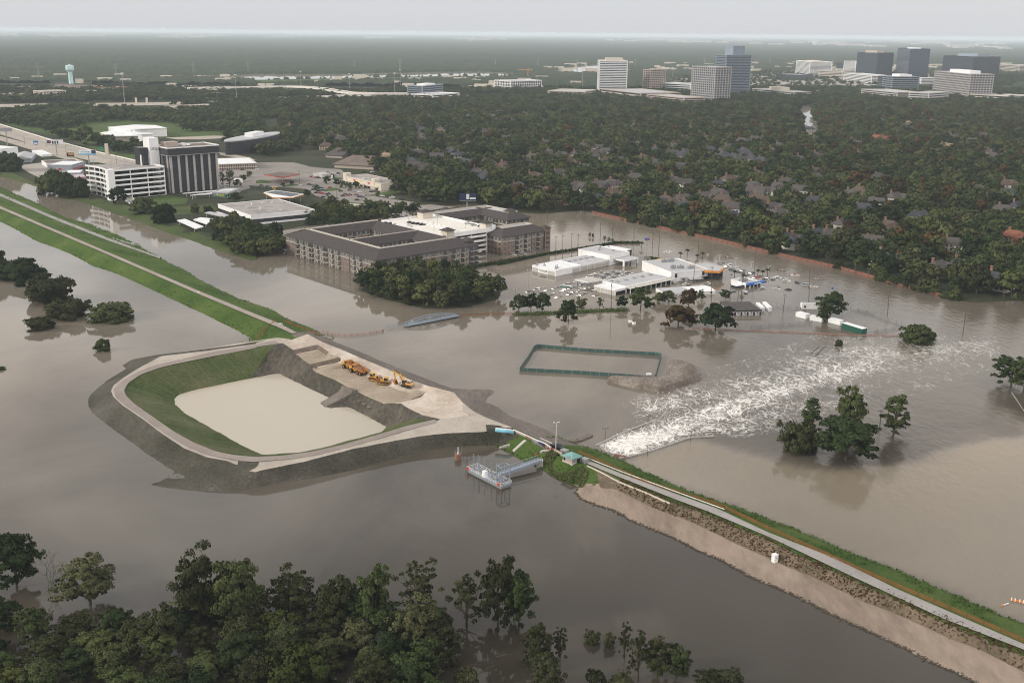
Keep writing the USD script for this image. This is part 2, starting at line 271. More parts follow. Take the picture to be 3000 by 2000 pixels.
D_FAR = cat(PL('33', [(540, 926), (700, 980), (780, 1002), (950, 1072), (1050, 1102), (1200, 1190), (1500, 1322), (1800, 1442), (2100, 1530)]), PL('44', [(0, 62), (350, 200), (800, 390), (1250, 560), (1620, 720), (1900, 840), (2352, 1030), (3200, 1400)]))
ZS = 0.84
LOOP = cat(A_NEAR, O_WL, D_WL, D_FAR[::-1], C_WL[::-1], A_FAR[::-1])
LAND = Polygon(LOOP[:, :2]).buffer(0)
if LAND.geom_type != 'Polygon': LAND = max(LAND.geoms, key=lambda g: g.area)
PONDP = Polygon(POND[:, :2]).buffer(0)

def dense(line, step=2.0):
 line = np.asarray(line, float); s = np.r_[0, np.cumsum(np.linalg.norm(np.diff(line[:, :2], axis=0), axis=1))]
 t = np.arange(0, s[-1], step); t = np.r_[t, s[-1]]
 return np.stack([np.interp(t, s, line[:, k]) for k in range(line.shape[1])], 1)
from scipy.interpolate import LinearNDInterpolator
from scipy.spatial import Delaunay, cKDTree
def ring(poly, z, step=2.5):
 out = []
 for g in getattr(poly, 'geoms', [poly]):
  p = dense(np.array(g.exterior.coords)[:, :2], step); out.append(np.c_[p, np.full(len(p), z)])
 return np.vstack(out)
_b = [dense(x) for x in (A_CN, A_CF, GR_N, GR_F, SLIVER, SPIT, IN_CR, OUT_CR, S_TOP, POND, PL_EDGE, RAMP, RAMPB, C_CF, SP_TOP, BERM, D_CN, D_CF, *PIT)]
_b += [dense(np.c_[np.array(LAND.exterior.coords)[:, :2], np.zeros(len(LAND.exterior.coords))]), ring(LAND.buffer(7), -2.2), ring(LAND.buffer(40), -3.0, 12), ring(PONDP.buffer(-4), -3.4)]
_b = np.vstack(_b)
_t = LinearNDInterpolator(_b[:, :2], _b[:, 2], fill_value=-3.0)
def land_z(xy, rough=0.22):
 xy = np.asarray(xy, float)[:, :2]
 q = np.c_[xy, np.zeros(len(xy))]
 return _t(xy) + rough * (meshkit.fbm(q * 0.35, 3, 5) - 0.5) + rough * 1.2 * (meshkit.fbm(q * 0.09, 2, 9) - 0.5)
def zone_mesh(poly, step, zf):
 """A sheet over a plan outline, its edge kept sharp: points inside and along the edge, triangulated, lifted by zf."""
 V, F, n = [], [], 0
 for g in getattr(poly, 'geoms', [poly]):
  if g.geom_type != 'Polygon' or g.area < 1: continue
  x0, y0, x1, y1 = g.bounds
  X, Y = np.meshgrid(np.arange(x0, x1, step), np.arange(y0, y1, step)); X[::2] += step / 2
  p = np.c_[X.ravel(), Y.ravel()]; p += RNG.uniform(-0.2, 0.2, p.shape) * step
  inner = g.buffer(-0.35 * step)
  p = p[shapely.contains_xy(inner, p[:, 0], p[:, 1])] if not inner.is_empty else p[:0]
  e = [dense(np.array(r.coords)[:, :2], step) for r in (g.exterior, *g.interiors)]
  p = np.unique(np.round(np.vstack([p, *e]), 3), axis=0)
  t = Delaunay(p).simplices
  c = p[t].mean(1); ok = shapely.contains_xy(g.buffer(0.01), c[:, 0], c[:, 1]); t = t[ok]
  a, b, c = p[t[:, 0]], p[t[:, 1]], p[t[:, 2]]
  cr = (b[:, 0] - a[:, 0]) * (c[:, 1] - a[:, 1]) - (b[:, 1] - a[:, 1]) * (c[:, 0] - a[:, 0])
  t[cr < 0] = t[cr < 0][:, ::-1]
  t = t[np.abs(cr) > 1e-5]
  V.append(np.c_[p, zf(p)]); F.append(t + n); n += len(p)
 return np.vstack(V), np.vstack(F)
def area(*lines):
 g = Polygon(np.vstack([np.asarray(l)[:, :2] for l in lines])).buffer(0)
 return g
def structure(name, mesh, mat, label=None, cat=None, smooth=True, kind='structure'):
 o = obj(name, mesh, mat, smooth=smooth); return tag(o, label, cat, kind=kind)
FULL = LAND.buffer(6.5)
Z = {}
Z['pond_hole'] = PONDP.buffer(-3)
Z['levee_grass_bank'] = area(A_NEAR, A_CN[::-1]).buffer(0).union(area(A_CN, A_CF[::-1])).union(area(A_CF, A_FAR[::-1])).union(area(A_NEAR, A_FAR[::-1])).buffer(6.4)
inner_hole = area(IN_CR)
Z['inner_grass_slope'] = area(IN_CR, PL('32', [(1500, 745, 2.5)]), POND[11:], POND[:4]).buffer(1.0)
Z['pond_earth_slope'] = area(PL_EDGE, POND[3:12][::-1]).buffer(1.5)
Z['dark_outer_bank'] = area(OUT_CR[2:], O_WL[3:16][::-1]).buffer(6.4).difference(area(OUT_CR)).union(area(S_TOP, O_WL[15:][::-1]).buffer(6.3).difference(area(S_TOP, PL('32', [(2100, 700), (1645, 600), (0, 1000)], 5))))
Z['gravel_downstream_slope'] = area(C_CF, C_WL[::-1]).buffer(6.3).difference(area(C_CF, PL('32', [(1900, 900), (1300, 500), (500, 100)], 5)))
Z['sand_platform'] = area(PL_EDGE[:-1], PL('32', [(1645, 716), (1960, 680), (1900, 640)], 5), C_CF[:10][::-1])
Z['machine_pit'] = area(PL('32', [(515, 236), (770, 183), (1000, 300), (1300, 430), (1560, 495), (1290, 566), (1180, 560), (900, 428), (720, 330)], 3))
Z['upper_pit'] = area(PL('32', [(355, 112), (570, 70), (650, 118), (765, 150), (505, 206)], 4))
Z['sandy_berm'] = area(D_WL[8:], BERM[1:][::-1]).buffer(1.2).union(LineString(D_WL[9:, :2]).buffer(6))
Z['eroded_bank'] = area(BERM[1:], D_CN[6:][::-1]).buffer(0.8)
Z['dam_grass_bank'] = area(D_CF, D_FAR[::-1]).buffer(6).union(area(D_CN[5:], D_CF[1:][::-1]).buffer(0.5)).union(area(D_WL[:9], D_CN[:7][::-1]).buffer(5))
Z['pit_walls'] = area(PIT[0], PIT[1][::-1]).union(area(PIT[2], PIT[3][::-1])).union(area(PIT[4], PIT[5][::-1])).buffer(.25)
Z['gate_grass'] = area(PL('b', [(960, 430), (1200, 262), (1330, 262)], 4.5), D_CN[1:5], D_WL[:6][::-1]).buffer(1.0)
MATZ = {'pit_walls': ('cut_earth', 0.5), 'gate_grass': ('levee_grass', 0.8), 'levee_grass_bank': ('levee_grass', 1.6), 'inner_grass_slope': ('inner_grass', 1.1), 'pond_earth_slope': ('pond_slope', 0.8), 'dark_outer_bank': ('dark_bank', 0.9), 'gravel_downstream_slope': ('gravel_slope', 0.9),
  'machine_pit': ('pit_sand', 0.9), 'upper_pit': ('pit_sand', 0.9), 'sand_platform': ('pale_sand', 0.8), 'eroded_bank': ('eroded_slope', 0.6), 'sandy_berm': ('berm_sand', 1.0), 'dam_grass_bank': ('levee_grass', 0.8)}
left = FULL.difference(Z['pond_hole'])
for k in ('pit_walls', 'gate_grass', 'machine_pit', 'upper_pit', 'pond_earth_slope', 'inner_grass_slope', 'sand_platform', 'dark_outer_bank', 'gravel_downstream_slope', 'eroded_bank', 'sandy_berm', 'dam_grass_bank', 'levee_grass_bank'):
 m, st = MATZ[k]
 g = left.intersection(Z[k])
 left = left.difference(Z[k])
 structure(k, zone_mesh(g, st, lambda q: land_z(q)), m)
ground_mat('crown_gravel', [(0.30, (0.27, 0.24, 0.21)), (0.5, (0.37, 0.335, 0.295)), (0.7, (0.48, 0.445, 0.40))], big=0.12, small=1.0, bump=0.12)
structure('gravel_crown', zone_mesh(left, 1.0, lambda q: land_z(q, 0.15)), 'crown_gravel')

def ribbon(name, a, b, mat, lift=0.07, step=2.0, zf=None, label=None, cat=None):
 """A road draped between two edge lines."""
 a, b = dense(a, step), dense(b, step); n = max(len(a), len(b))
 rs = lambda l: np.stack([np.interp(np.linspace(0, 1, n), np.linspace(0, 1, len(l)), l[:, k]) for k in range(3)], 1)
 a, b = rs(a), rs(b); w = 5
 g = np.stack([a + (b - a) * t for t in np.linspace(0, 1, w)], 1)
 if zf is not None: g[..., 2] = zf(g.reshape(-1, 3)).reshape(n, w)
 g[..., 2] += lift
 f = [(i * w + j, (i + 1) * w + j, (i + 1) * w + j + 1, i * w + j + 1) for i in range(n - 1) for j in range(w - 1)]
 v = g.reshape(-1, 3); f = np.array(f)
 nz = np.cross(v[f[0][1]] - v[f[0][0]], v[f[0][2]] - v[f[0][0]])[2]
 return structure(name, (v, f if nz > 0 else f[:, ::-1]), mat, label, cat)
lz = lambda q: _t(np.asarray(q)[:, :2])
ribbon('levee_gravel_track', cat(PL('21', [(-420, 172), (0, 352), (920, 744), (1825, 1137), (2352, 1358)], 5), PL('22', [(200, 1440), (330, 1500)], 5)), cat(PL('21', [(-420, 150), (0, 328), (920, 720), (1825, 1107), (2352, 1322)], 5), PL('22', [(210, 1405), (380, 1492)], 5)), 'gravel_road', 0.26)
ribbon('levee_service_road', GR_N, GR_F, 'grey_road', 0.24)
ZS = 0.64
ribbon('dam_road', cat(PL('33', [(690, 1128), (960, 1240), (1500, 1455), (1800, 1566)], 5), PL('44', [(0, 228), (800, 608), (1600, 978), (2352, 1268), (3100, 1590)], 5)), cat(PL('33', [(690, 1092), (1000, 1217), (1500, 1402), (1900, 1545)], 5), PL('44', [(0, 190), (600, 422), (1200, 717), (1900, 1022), (2352, 1217), (3100, 1530)], 5)), 'grey_road', 0.24)
ZS = 0.84
ground_mat('ring_gravel', [(0.30, (0.19, 0.165, 0.148)), (0.5, (0.255, 0.225, 0.203)), (0.72, (0.33, 0.30, 0.275))], big=0.09, small=1.2, bump=0.08)
ribbon('pond_ring_road', IN_CR, cat(PL('32', [(180, -5), (0, 25)], 5), PL('31', [(2352, 35), (1940, 100), (1600, 175), (1400, 225), (1230, 300), (1110, 375), (1045, 440), (1060, 510), (1150, 590), (1320, 705), (1520, 850), (1720, 970), (1920, 1045), (2150, 1090)], 5), PL('32', [(0, 1105), (300, 1085), (560, 1045), (850, 975), (1150, 890), (1450, 800), (1660, 745)], 5)), 'ring_gravel', 0.12, zf=lz)
rq = PL('32', [(930, 452, 2.4), (860, 500, .2), (740, 560, -1.9), (640, 608, -3.2)]), PL('32', [(790, 415, 2.4), (760, 470, .4), (680, 520, -1.6), (590, 572, -3.2)])
rv = np.vstack([rq[0] - [0, 0, 3], rq[0] + [0, 0, .5], rq[1] + [0, 0, .5], rq[1] - [0, 0, 3]]).reshape(4, 4, 3); structure('earth_ramp', (rv.reshape(-1, 3), np.array([(i * 4 + j, i * 4 + j + 1, i * 4 + j + 5, i * 4 + j + 4) for i in range(3) for j in range(3)])), 'gravel_slope', smooth=False)

ZS = 1.0
# ---------------------------------------------------------------- the pond and the flood
pw = PONDP.buffer(1.5)
structure('pond_water', zone_mesh(pw, 6, lambda q: np.full(len(q), -2.35)), 'pond_water')
ys = np.concatenate([np.arange(70, 520, 3.2), np.geomspace(520, 1700, 150)])
ts = np.r_[-6, -2, np.linspace(-0.8, 0.8, 330), 2, 6]
GY, GT = np.meshgrid(ys, ts, indexing='ij'); GX = GT * np.maximum(GY, 150)
wv = np.c_[GX.ravel(), GY.ravel(), np.zeros(GX.size)]
nr, nc = GX.shape
idx = np.arange(nr * nc).reshape(nr, nc)
wf = np.stack([idx[:-1, :-1], idx[:-1, 1:], idx[1:, 1:], idx[1:, :-1]], -1).reshape(-1, 4)
cc = wv[wf].mean(1)
wf = wf[~shapely.contains_xy(area(IN_CR, PL_EDGE[::-1]).buffer(-3), cc[:, 0], cc[:, 1])]
def soft_in(poly, p, w):
 """1 inside the outline, 0 outside, over a ragged edge of width w."""
 b = dense(np.array(poly.exterior.coords)[:, :2], 3)
 d, _ = cKDTree(b).query(p[:, :2]); d = np.where(shapely.contains_xy(poly, p[:, 0], p[:, 1]), d, -d)
 d = d + w * 1.4 * (meshkit.fbm(np.c_[p[:, :2] * 0.05, np.zeros(len(p))], 4, 3) - 0.5)
 return np.clip(0.5 + d / w, 0, 1)
beige = area(PL('33', [(1050, 1100), (1300, 1010), (1650, 900), (1900, 960), (2200, 1060)]), PL('34', [(0, 1090), (150, 1140), (500, 1200), (800, 1190), (1000, 1160), (1400, 1085), (1550, 1030), (1720, 985), (1850, 940), (2100, 890), (2600, 850)]), PL('44', [(3600, 600), (3300, 1500)]), D_FAR[::-1])
mid = area(PL('32', [(900, 60), (1500, 0)]), PL('33', [(0, 300), (700, 380), (1300, 480), (1250, 650), (780, 950), (540, 930)]), C_WL[::-1])
dark_reflection = area(PL('43', [(400, 0), (1000, 60)]), PL('44', [(0, 720), (2300, 1800)]), PL('43', [(2000, 1700), (1000, 900)]))  # reflection of dark clouds, painted into the water tone
warmb = area(PL('42', [(-1500, 900), (-700, 300), (800, 350), (1500, 100), (2352, 150)]), PL('43', [(300, 500), (500, 1300), (300, 1900)]), PL('42', [(0, 2100), (-2300, 2000)]))
tone = 0.36 + 0.50 * soft_in(beige, wv, 5) + 0.26 * soft_in(mid, wv, 40) + 0.0 * soft_in(warmb, wv, 70) - 0.18 * soft_in(dark_reflection, wv, 60) - 0.34 * np.clip((430 - wv[:, 1]) / 200, 0, 1)  # last term paints shade into the tone: near water darkened like lens falloff
cur = area(PL('33', [(780, 950), (1200, 700), (1300, 480), (1700, 380)]), PL('24', [(0, 1480), (300, 700), (1200, 900), (2900, 1150)]), PL('34', [(2900, 700), (2352, 880), (1700, 1000), (1400, 1085), (900, 1170), (0, 900)]), PL('33', [(1650, 880), (1050, 1065)]))
road_flow = area(PL('23', [(160, 390), (640, 370), (1000, 450), (1660, 600), (2352, 760)]), PL('24', [(600, 900), (0, 1000)]), PL('23', [(2000, 860), (1300, 720), (900, 620), (400, 560)]))
tone -= 0.17 * soft_in(cur, wv, 12) * (1 - soft_in(beige, wv, 5))
ripple = 0.012 + 0.9 * soft_in(cur, wv, 30) + 0.9 * soft_in(road_flow, wv, 30) + 0.30 * soft_in(beige, wv, 20) + 0.22 * soft_in(mid, wv, 30)
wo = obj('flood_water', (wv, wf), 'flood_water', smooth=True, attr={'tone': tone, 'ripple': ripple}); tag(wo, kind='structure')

# ---------------------------------------------------------------- white water below the outlet
core = cat(PL('33', [(880, 985), (1100, 960), (1500, 800), (1900, 640), (2352, 500)]), PL('34', [(250, 400), (560, 300), (750, 240), (1050, 140), (1500, 95), (1850, 60)]))
core2 = cat(PL('33', [(1300, 900), (1700, 790), (2150, 780)]), PL('34', [(0, 640), (200, 560), (560, 600)]))
core3 = cat(PL('33', [(1300, 620), (1700, 510), (2000, 480), (2352, 330)]), PL('34', [(150, 320), (600, 120), (1050, 90)]))
fz = area(PL('33', [(770, 955), (900, 880), (1150, 740), (1000, 560), (1500, 330), (2200, 150)]), PL('34', [(400, -60), (2100, -50), (2200, 200), (1400, 480), (800, 620), (300, 760), (60, 850)]), PL('33', [(2200, 880), (1850, 884), (1640, 890), (1300, 1010), (1060, 1070), (930, 1050)]))
fv, ff = zone_mesh(fz, 1.6, lambda q: np.full(len(q), 0.05))
def near_line(line, w0, w1, a0, a1):
 l = dense(line, 2); d, i = cKDTree(l[:, :2]).query(fv[:, :2]); t = i / len(l)
 return (a0 + (a1 - a0) * t) * np.exp(-(d / (w0 + (w1 - w0) * t)) ** 2)
fd = np.maximum.reduce([near_line(core, 8, 12, 0.66, 0.27), near_line(core2, 9, 9, 0.40, 0.24), near_line(core3, 9, 10, 0.36, 0.25)])
start = np.linalg.norm(fv[:, :2] - P('33', 950, 1000)[:2], axis=1)
fd += 0.36 * np.exp(-(start / 22) ** 2)
eb = dense(np.array(fz.exterior.coords)[:, :2], 2); ed, _ = cKDTree(eb).query(fv[:, :2])
fd *= np.clip(ed / 5.0, 0, 1) ** 0.5
fv[:, 2] += np.clip(fd, 0, 1) * 0.35 * np.clip(ed / 4, 0, 1) * meshkit.fbm(np.c_[fv[:, :2] * 0.4, np.zeros(len(fv))], 3, 2)
MAT['foam'] = usdkit.material(stage, '/World/Looks/foam', {
 'g': ('geometry', {}), 'mp': ('mapping', {'scale': (1, 0.7, 1), 'rotation': (0, 0, -0.55)}),
 'na': ('noise_texture', {'scale': 0.11, 'detail': 3, 'roughness': 0.5, 'distortion': 1.6}), 'nb': ('noise_texture', {'scale': 0.26, 'detail': 3, 'roughness': 0.55, 'distortion': 2.0}), 'nc': ('noise_texture', {'scale': 0.06, 'detail': 6, 'roughness': 0.7}), 'fine': ('noise_texture', {'scale': 0.55, 'detail': 6, 'roughness': 0.75}),
 'at': ('attribute', {'attribute': 'foam'}),
 'a1': ('math', {'math_type': 'subtract', 'value2': 0.5}), 'a2': ('math', {'math_type': 'absolute'}), 'a3': ('map_range', {'from_min': 0.0, 'from_max': 0.045, 'to_min': 0.62, 'to_max': 0.0, 'clamp': True}),
 'b1': ('math', {'math_type': 'subtract', 'value2': 0.5}), 'b2': ('math', {'math_type': 'absolute'}), 'b3': ('map_range', {'from_min': 0.0, 'from_max': 0.055, 'to_min': 0.55, 'to_max': 0.0, 'clamp': True}),
 'mx': ('math', {'math_type': 'maximum'}), 's1': ('math', {'math_type': 'add'}), 's2': ('math', {'math_type': 'multiply_add', 'value2': 0.46}), 's3': ('math', {'math_type': 'multiply_add', 'value2': 0.85}),
 'th': ('map_range', {'from_min': 1.16, 'from_max': 1.72, 'to_min': 0.0, 'to_max': 0.9, 'clamp': True}),
 'hz': ('map_range', {'from_min': 0.25, 'from_max': 1.1, 'to_min': 0.0, 'to_max': 0.20, 'clamp': True}), 'fx': ('math', {'math_type': 'maximum'}), 't': ('transparent_bsdf', {}), 'd': ('principled_bsdf', {'base_color': (0.84, 0.83, 0.80), 'roughness': 0.8, 'specular_ior_level': 0.2}), 'm': ('mix_closure', {}),
}, [('g.position', 'mp.vector')] + [('mp.vector', k + '.vector') for k in ('na', 'nb', 'nc', 'fine')] + [('na.fac', 'a1.value1'), ('a1.value', 'a2.value1'), ('a2.value', 'a3.value'), ('nb.fac', 'b1.value1'), ('b1.value', 'b2.value1'), ('b2.value', 'b3.value'),
 ('a3.result', 'mx.value1'), ('b3.result', 'mx.value2'), ('mx.value', 's1.value1'), ('at.fac', 's1.value2'), ('fine.fac', 's2.value1'), ('s1.value', 's2.value3'), ('nc.fac', 's3.value1'), ('s2.value', 's3.value3'), ('s3.value', 'th.value'),
 ('at.fac', 'hz.value'), ('hz.result', 'fx.value1'), ('th.result', 'fx.value2'), ('fx.value', 'm.fac'), ('t.BSDF', 'm.closure1'), ('d.BSDF', 'm.closure2')], surface='m.closure')
fo = obj('white_water', (fv, ff), 'foam', smooth=True, attr={'foam': fd}); tag(fo, 'churning white foam streaming from the dam outlet across brown water', 'white water', kind='stuff')

# ---------------------------------------------------------------- dry land beyond the flood, out to the horizon
GZ = 1.2
SHORE = cat(PL('21', [(-900, 180), (0, 60), (190, 110), (420, 190), (600, 262), (830, 325), (900, 352), (1100, 425), (1350, 512), (1430, 545), (1740, 650), (1900, 712), (2130, 782), (2260, 832), (2352, 850)]),
   PL('22', [(120, 770), (300, 640), (240, 560)]), PL('22', [(430, 520), (1130, 455), (1330, 380), (1560, 360), (1760, 330), (2000, 300), (2100, 330), (2352, 420)]),
   PL('23', [(60, 392), (300, 402), (640, 372), (740, 392), (1000, 442), (1360, 522), (1660, 592), (1800, 622), (2140, 702)]), PL('24', [(0, 772), (190, 792), (640, 892), (1030, 1002), (1280, 1072), (1500, 1132), (1700, 1192), (1900, 1232), (2100, 1215), (2352, 1205), (3300, 1250)]))
NEARG = Polygon(np.vstack([SHORE[:, :2], [[2600, 900], [2600, 2600], [-2600, 2600], [-2600, 1300]]])).buffer(0)
if NEARG.geom_type != 'Polygon': NEARG = max(NEARG.geoms, key=lambda g: g.area)
SH_D = cKDTree(dense(SHORE[:, :2], 3))
def shore_z(q, w=14.0):
 q = np.asarray(q)[:, :2]; d, _ = SH_D.query(q)
 return np.clip(-0.35 + d / w * (GZ + 0.35), -0.35, GZ)
_pts = [dense(np.array(NEARG.exterior.coords)[:, :2], 6)] + [dense(np.array(g.exterior.coords)[:, :2], 6) for b in (-4, -10, -16) for q in [NEARG.buffer(b)] for g in getattr(q, 'geoms', [q])]
X, Y = np.meshgrid(np.arange(-2600, 2600, 40), np.arange(500, 2600, 40)); g = np.c_[X.ravel(), Y.ravel()]
g = g[shapely.contains_xy(NEARG.buffer(-20), g[:, 0], g[:, 1])]
p = np.unique(np.round(np.vstack([*_pts, g]), 2), axis=0); t = Delaunay(p).simplices; c = p[t].mean(1)
t = t[shapely.contains_xy(NEARG.buffer(0.05), c[:, 0], c[:, 1])]
cr = np.cross(p[t[:, 1]] - p[t[:, 0]], p[t[:, 2]] - p[t[:, 0]]); t[cr < 0] = t[cr < 0][:, ::-1]
structure('ground', (np.c_[p, shore_z(p)], t[np.abs(cr) > 1e-4]), 'suburb_ground')
fx = np.array([-60000, -20000, -6000, -2600, 2600, 6000, 20000, 60000.]); fy = np.array([2600, 4000, 8000, 16000, 30000, 48000.])
X, Y = np.meshgrid(fx, fy); i = np.arange(X.size).reshape(X.shape)
structure('far_ground', (np.c_[X.ravel(), Y.ravel(), np.full(X.size, GZ)], np.stack([i[:-1, :-1], i[:-1, 1:], i[1:, 1:], i[1:, :-1]], -1).reshape(-1, 4)), 'suburb_ground')

# ---------------------------------------------------------------- the air
hz = trimesh.creation.box([122000, 50500, 142.0]); hz.apply_translation([0, 24750, 142.0 / 2 - 7.0])
MAT['haze'] = usdkit.material(stage, '/World/Looks/haze', {'v': ('principled_volume', {'color': (0.80, 0.915, 1.0), 'density': 0.00005, 'anisotropy': 0.0})}, [], volume='v.volume')
tag(obj('haze', hz, 'haze'), 'pale grey blue haze in the air over the whole plain', 'haze', kind='stuff')
# ---------------------------------------------------------------- foliage
def leaf_mat(name, stops):
 """Leaves: the kind's colours, varying from tree to tree and from clump to clump, a little light coming through."""
 MAT[name] = usdkit.material(stage, f'/World/Looks/{name}', {
  'oi': ('object_info', {}), 'g': ('geometry', {}), 'nz': ('noise_texture', {'scale': 0.42, 'detail': 3}), 'iso': ('math', {'math_type': 'multiply', 'value2': 0.22}),
  'a': ('math', {'math_type': 'multiply', 'value2': 0.62}), 'b': ('math', {'math_type': 'multiply_add', 'value2': 0.40}), 's': ('math', {'math_type': 'add'}),
  'rp': ('rgb_ramp', {'ramp': stops}), 'd': ('principled_bsdf', {'roughness': 0.7, 'specular_ior_level': 0.08}), 't': ('translucent_bsdf', {}), 'm': ('mix_closure', {'fac': 0.16}),
 }, [('g.position', 'nz.vector'), ('oi.random', 'a.value1'), ('g.random_per_island', 'iso.value1'), ('nz.fac', 'b.value1'), ('a.value', 'b.value3'), ('b.value', 's.value1'), ('iso.value', 's.value2'), ('s.value', 'rp.fac'),
  ('rp.color', 'd.base_color'), ('rp.color', 't.color'), ('d.BSDF', 'm.closure1'), ('t.BSDF', 'm.closure2')], surface='m.closure')
leaf_mat('leaf_dark', [(0.2, (0.017, 0.031, 0.013)), (0.5, (0.042, 0.064, 0.024)), (0.9, (0.088, 0.104, 0.042))])
leaf_mat('leaf_green', [(0.2, (0.024, 0.043, 0.015)), (0.5, (0.060, 0.085, 0.029)), (0.9, (0.122, 0.138, 0.052))])
leaf_mat('leaf_olive', [(0.25, (0.034, 0.040, 0.017)), (0.55, (0.062, 0.070, 0.030)), (0.9, (0.115, 0.120, 0.058))])
leaf_mat('leaf_lime', [(0.25, (0.036, 0.050, 0.013)), (0.55, (0.062, 0.078, 0.021)), (0.9, (0.105, 0.115, 0.036))])
leaf_mat('leaf_grass', [(0.25, (0.026, 0.056, 0.012)), (0.55, (0.056, 0.10, 0.022)), (0.9, (0.10, 0.145, 0.036))])
leaf_mat('leaf_rust', [(0.25, (0.038, 0.027, 0.012)), (0.55, (0.070, 0.044, 0.018)), (0.9, (0.115, 0.073, 0.030))])
flat('bark', (0.085, 0.07, 0.055), 0.9, 0.1, vary=0.4, scale=2.0)
flat('dead_wood', (0.23, 0.215, 0.195), 0.9, 0.1, vary=0.3, scale=2.0)

def crown(rx, rz, clumps, leaves, size, seed, zc, rag=0.28, cr=0.34, shape='round', stretch=1.5):
 """Leaf-sized faces in clumps through a crown's volume; their normals lean outward so that the crown shades as a mass."""
 r = np.random.default_rng(seed)
 d = r.normal(size=(clumps, 3)); d /= np.linalg.norm(d, axis=1, keepdims=True)
 d[:, 2] = np.where(d[:, 2] < -0.72, -d[:, 2], d[:, 2])
 k = r.uniform(0.25, 1.0, clumps) ** 0.45 * (1 + rag * (meshkit.noise(d * 1.9 + seed * 3.7, seed) - 0.5) * 2.2)
 c = d * k[:, None] * np.array([rx, rx, rz])
 if shape == 'pine':
  c[:, 2] = r.uniform(-1, 1, clumps) ** 1 * rz; w = np.clip(1.05 - 0.55 * (c[:, 2] / rz + 1) / 2 - 0.5 * (c[:, 2] < -0.3 * rz) * r.uniform(0, 1, clumps), 0.15, 1)
  a = r.uniform(0, 6.283, clumps); c[:, 0], c[:, 1] = np.cos(a) * rx * w * r.uniform(0.3, 1, clumps), np.sin(a) * rx * w * r.uniform(0.3, 1, clumps)
 if shape == 'cone':
  c[:, :2] *= np.clip(1.1 - 0.5 * (c[:, 2:] / rz + 1), 0.2, 1.1)
 rr = cr * rx * r.uniform(0.55, 1.2, clumps)
 i = np.repeat(np.arange(clumps), leaves); n = len(i)
 e = r.normal(size=(n, 3)); e /= np.linalg.norm(e, axis=1, keepdims=True)
 e[:, 2] = np.where(e[:, 2] < -0.4, -e[:, 2] * 0.5, e[:, 2])
 p = c[i] + e * (rr[i] * r.uniform(0.35, 1.05, n) ** 0.6)[:, None] * np.array([1, 1, 0.72])
 out = p / np.array([rx, rx, rz]); out /= np.linalg.norm(out, axis=1, keepdims=True) + 1e-6
 N = out * 0.62 + e * 0.55 + r.normal(size=(n, 3)) * 0.20 + [0, 0, 0.10]; N /= np.linalg.norm(N, axis=1, keepdims=True)
 F = N + r.normal(size=(n, 3)) * 0.55; F /= np.linalg.norm(F, axis=1, keepdims=True)
 t = np.cross(F, r.normal(size=(n, 3))); t /= np.linalg.norm(t, axis=1, keepdims=True); b = np.cross(F, t)
 s = (size * r.uniform(0.6, 1.3, n))[:, None]
 q = np.stack([p - t * s * stretch / 2, p - b * s / 2 + t * s * 0.1, p + t * s * stretch / 2, p + b * s / 2 + t * s * 0.1], 1)
 v = q.reshape(-1, 3) + [0, 0, zc]; j = np.arange(n) * 4
 f = np.stack([j, j + 1, j + 2, j + 3], 1)
 fn = np.cross(q[:, 1] - q[:, 0], q[:, 2] - q[:, 0]); flip = (fn * N).sum(1) < 0; f[flip] = f[flip][:, ::-1]
 return v, f, np.repeat(N, 4, 0), c + [0, 0, zc]
def trunk(h, r, tips, seed, n=5, lean=0.0, z0=-1.6, bend=0.3):
 R = np.random.default_rng(seed); m = MB()
 ax = np.array([[lean * t * h * 0.3 + 0.12 * math.sin(3 * t + seed), 0.12 * math.cos(2.3 * t + seed), z0 + (h - z0) * t] for t in np.linspace(0, 1, 6)])
 m.tube(ax, np.linspace(r, r * 0.28, 6), 7)
 for p in tips:
  k = np.clip((p[2] * 0.45 - z0) / (h - z0), 0.15, 0.85) * R.uniform(0.8, 1.1)
  a = np.array([np.interp(k, np.linspace(0, 1, 6), ax[:, j]) for j in range(3)])
  mid = (a + p) / 2 + [0, 0, bend * 0.8] + R.normal(size=3) * bend
  m.tube([a, mid, p], [r * 0.42, r * 0.26, r * 0.08], n, cap=False)
 return m
TREES = {}
def tree_class(key, leafm, rx, rz, zc, clumps, leaves, size, seed, tr=0.28, tips=9, **k):
 c = klass('class_' + key); v, f, n, cs = crown(rx, rz, clumps, leaves, size, seed, zc, **k)
 obj('crown', (v, f), leafm, c, normals=n)
 R = np.random.default_rng(seed + 1); tp = cs[R.choice(len(cs), min(tips, len(cs)), replace=False)]
 trunk(zc + rz * 0.45, tr, tp, seed).build('trunk', 'bark', c)
 TREES.setdefault(key.rstrip('0123456789').rstrip('_'), []).append((c, zc + rz, rx)); return c
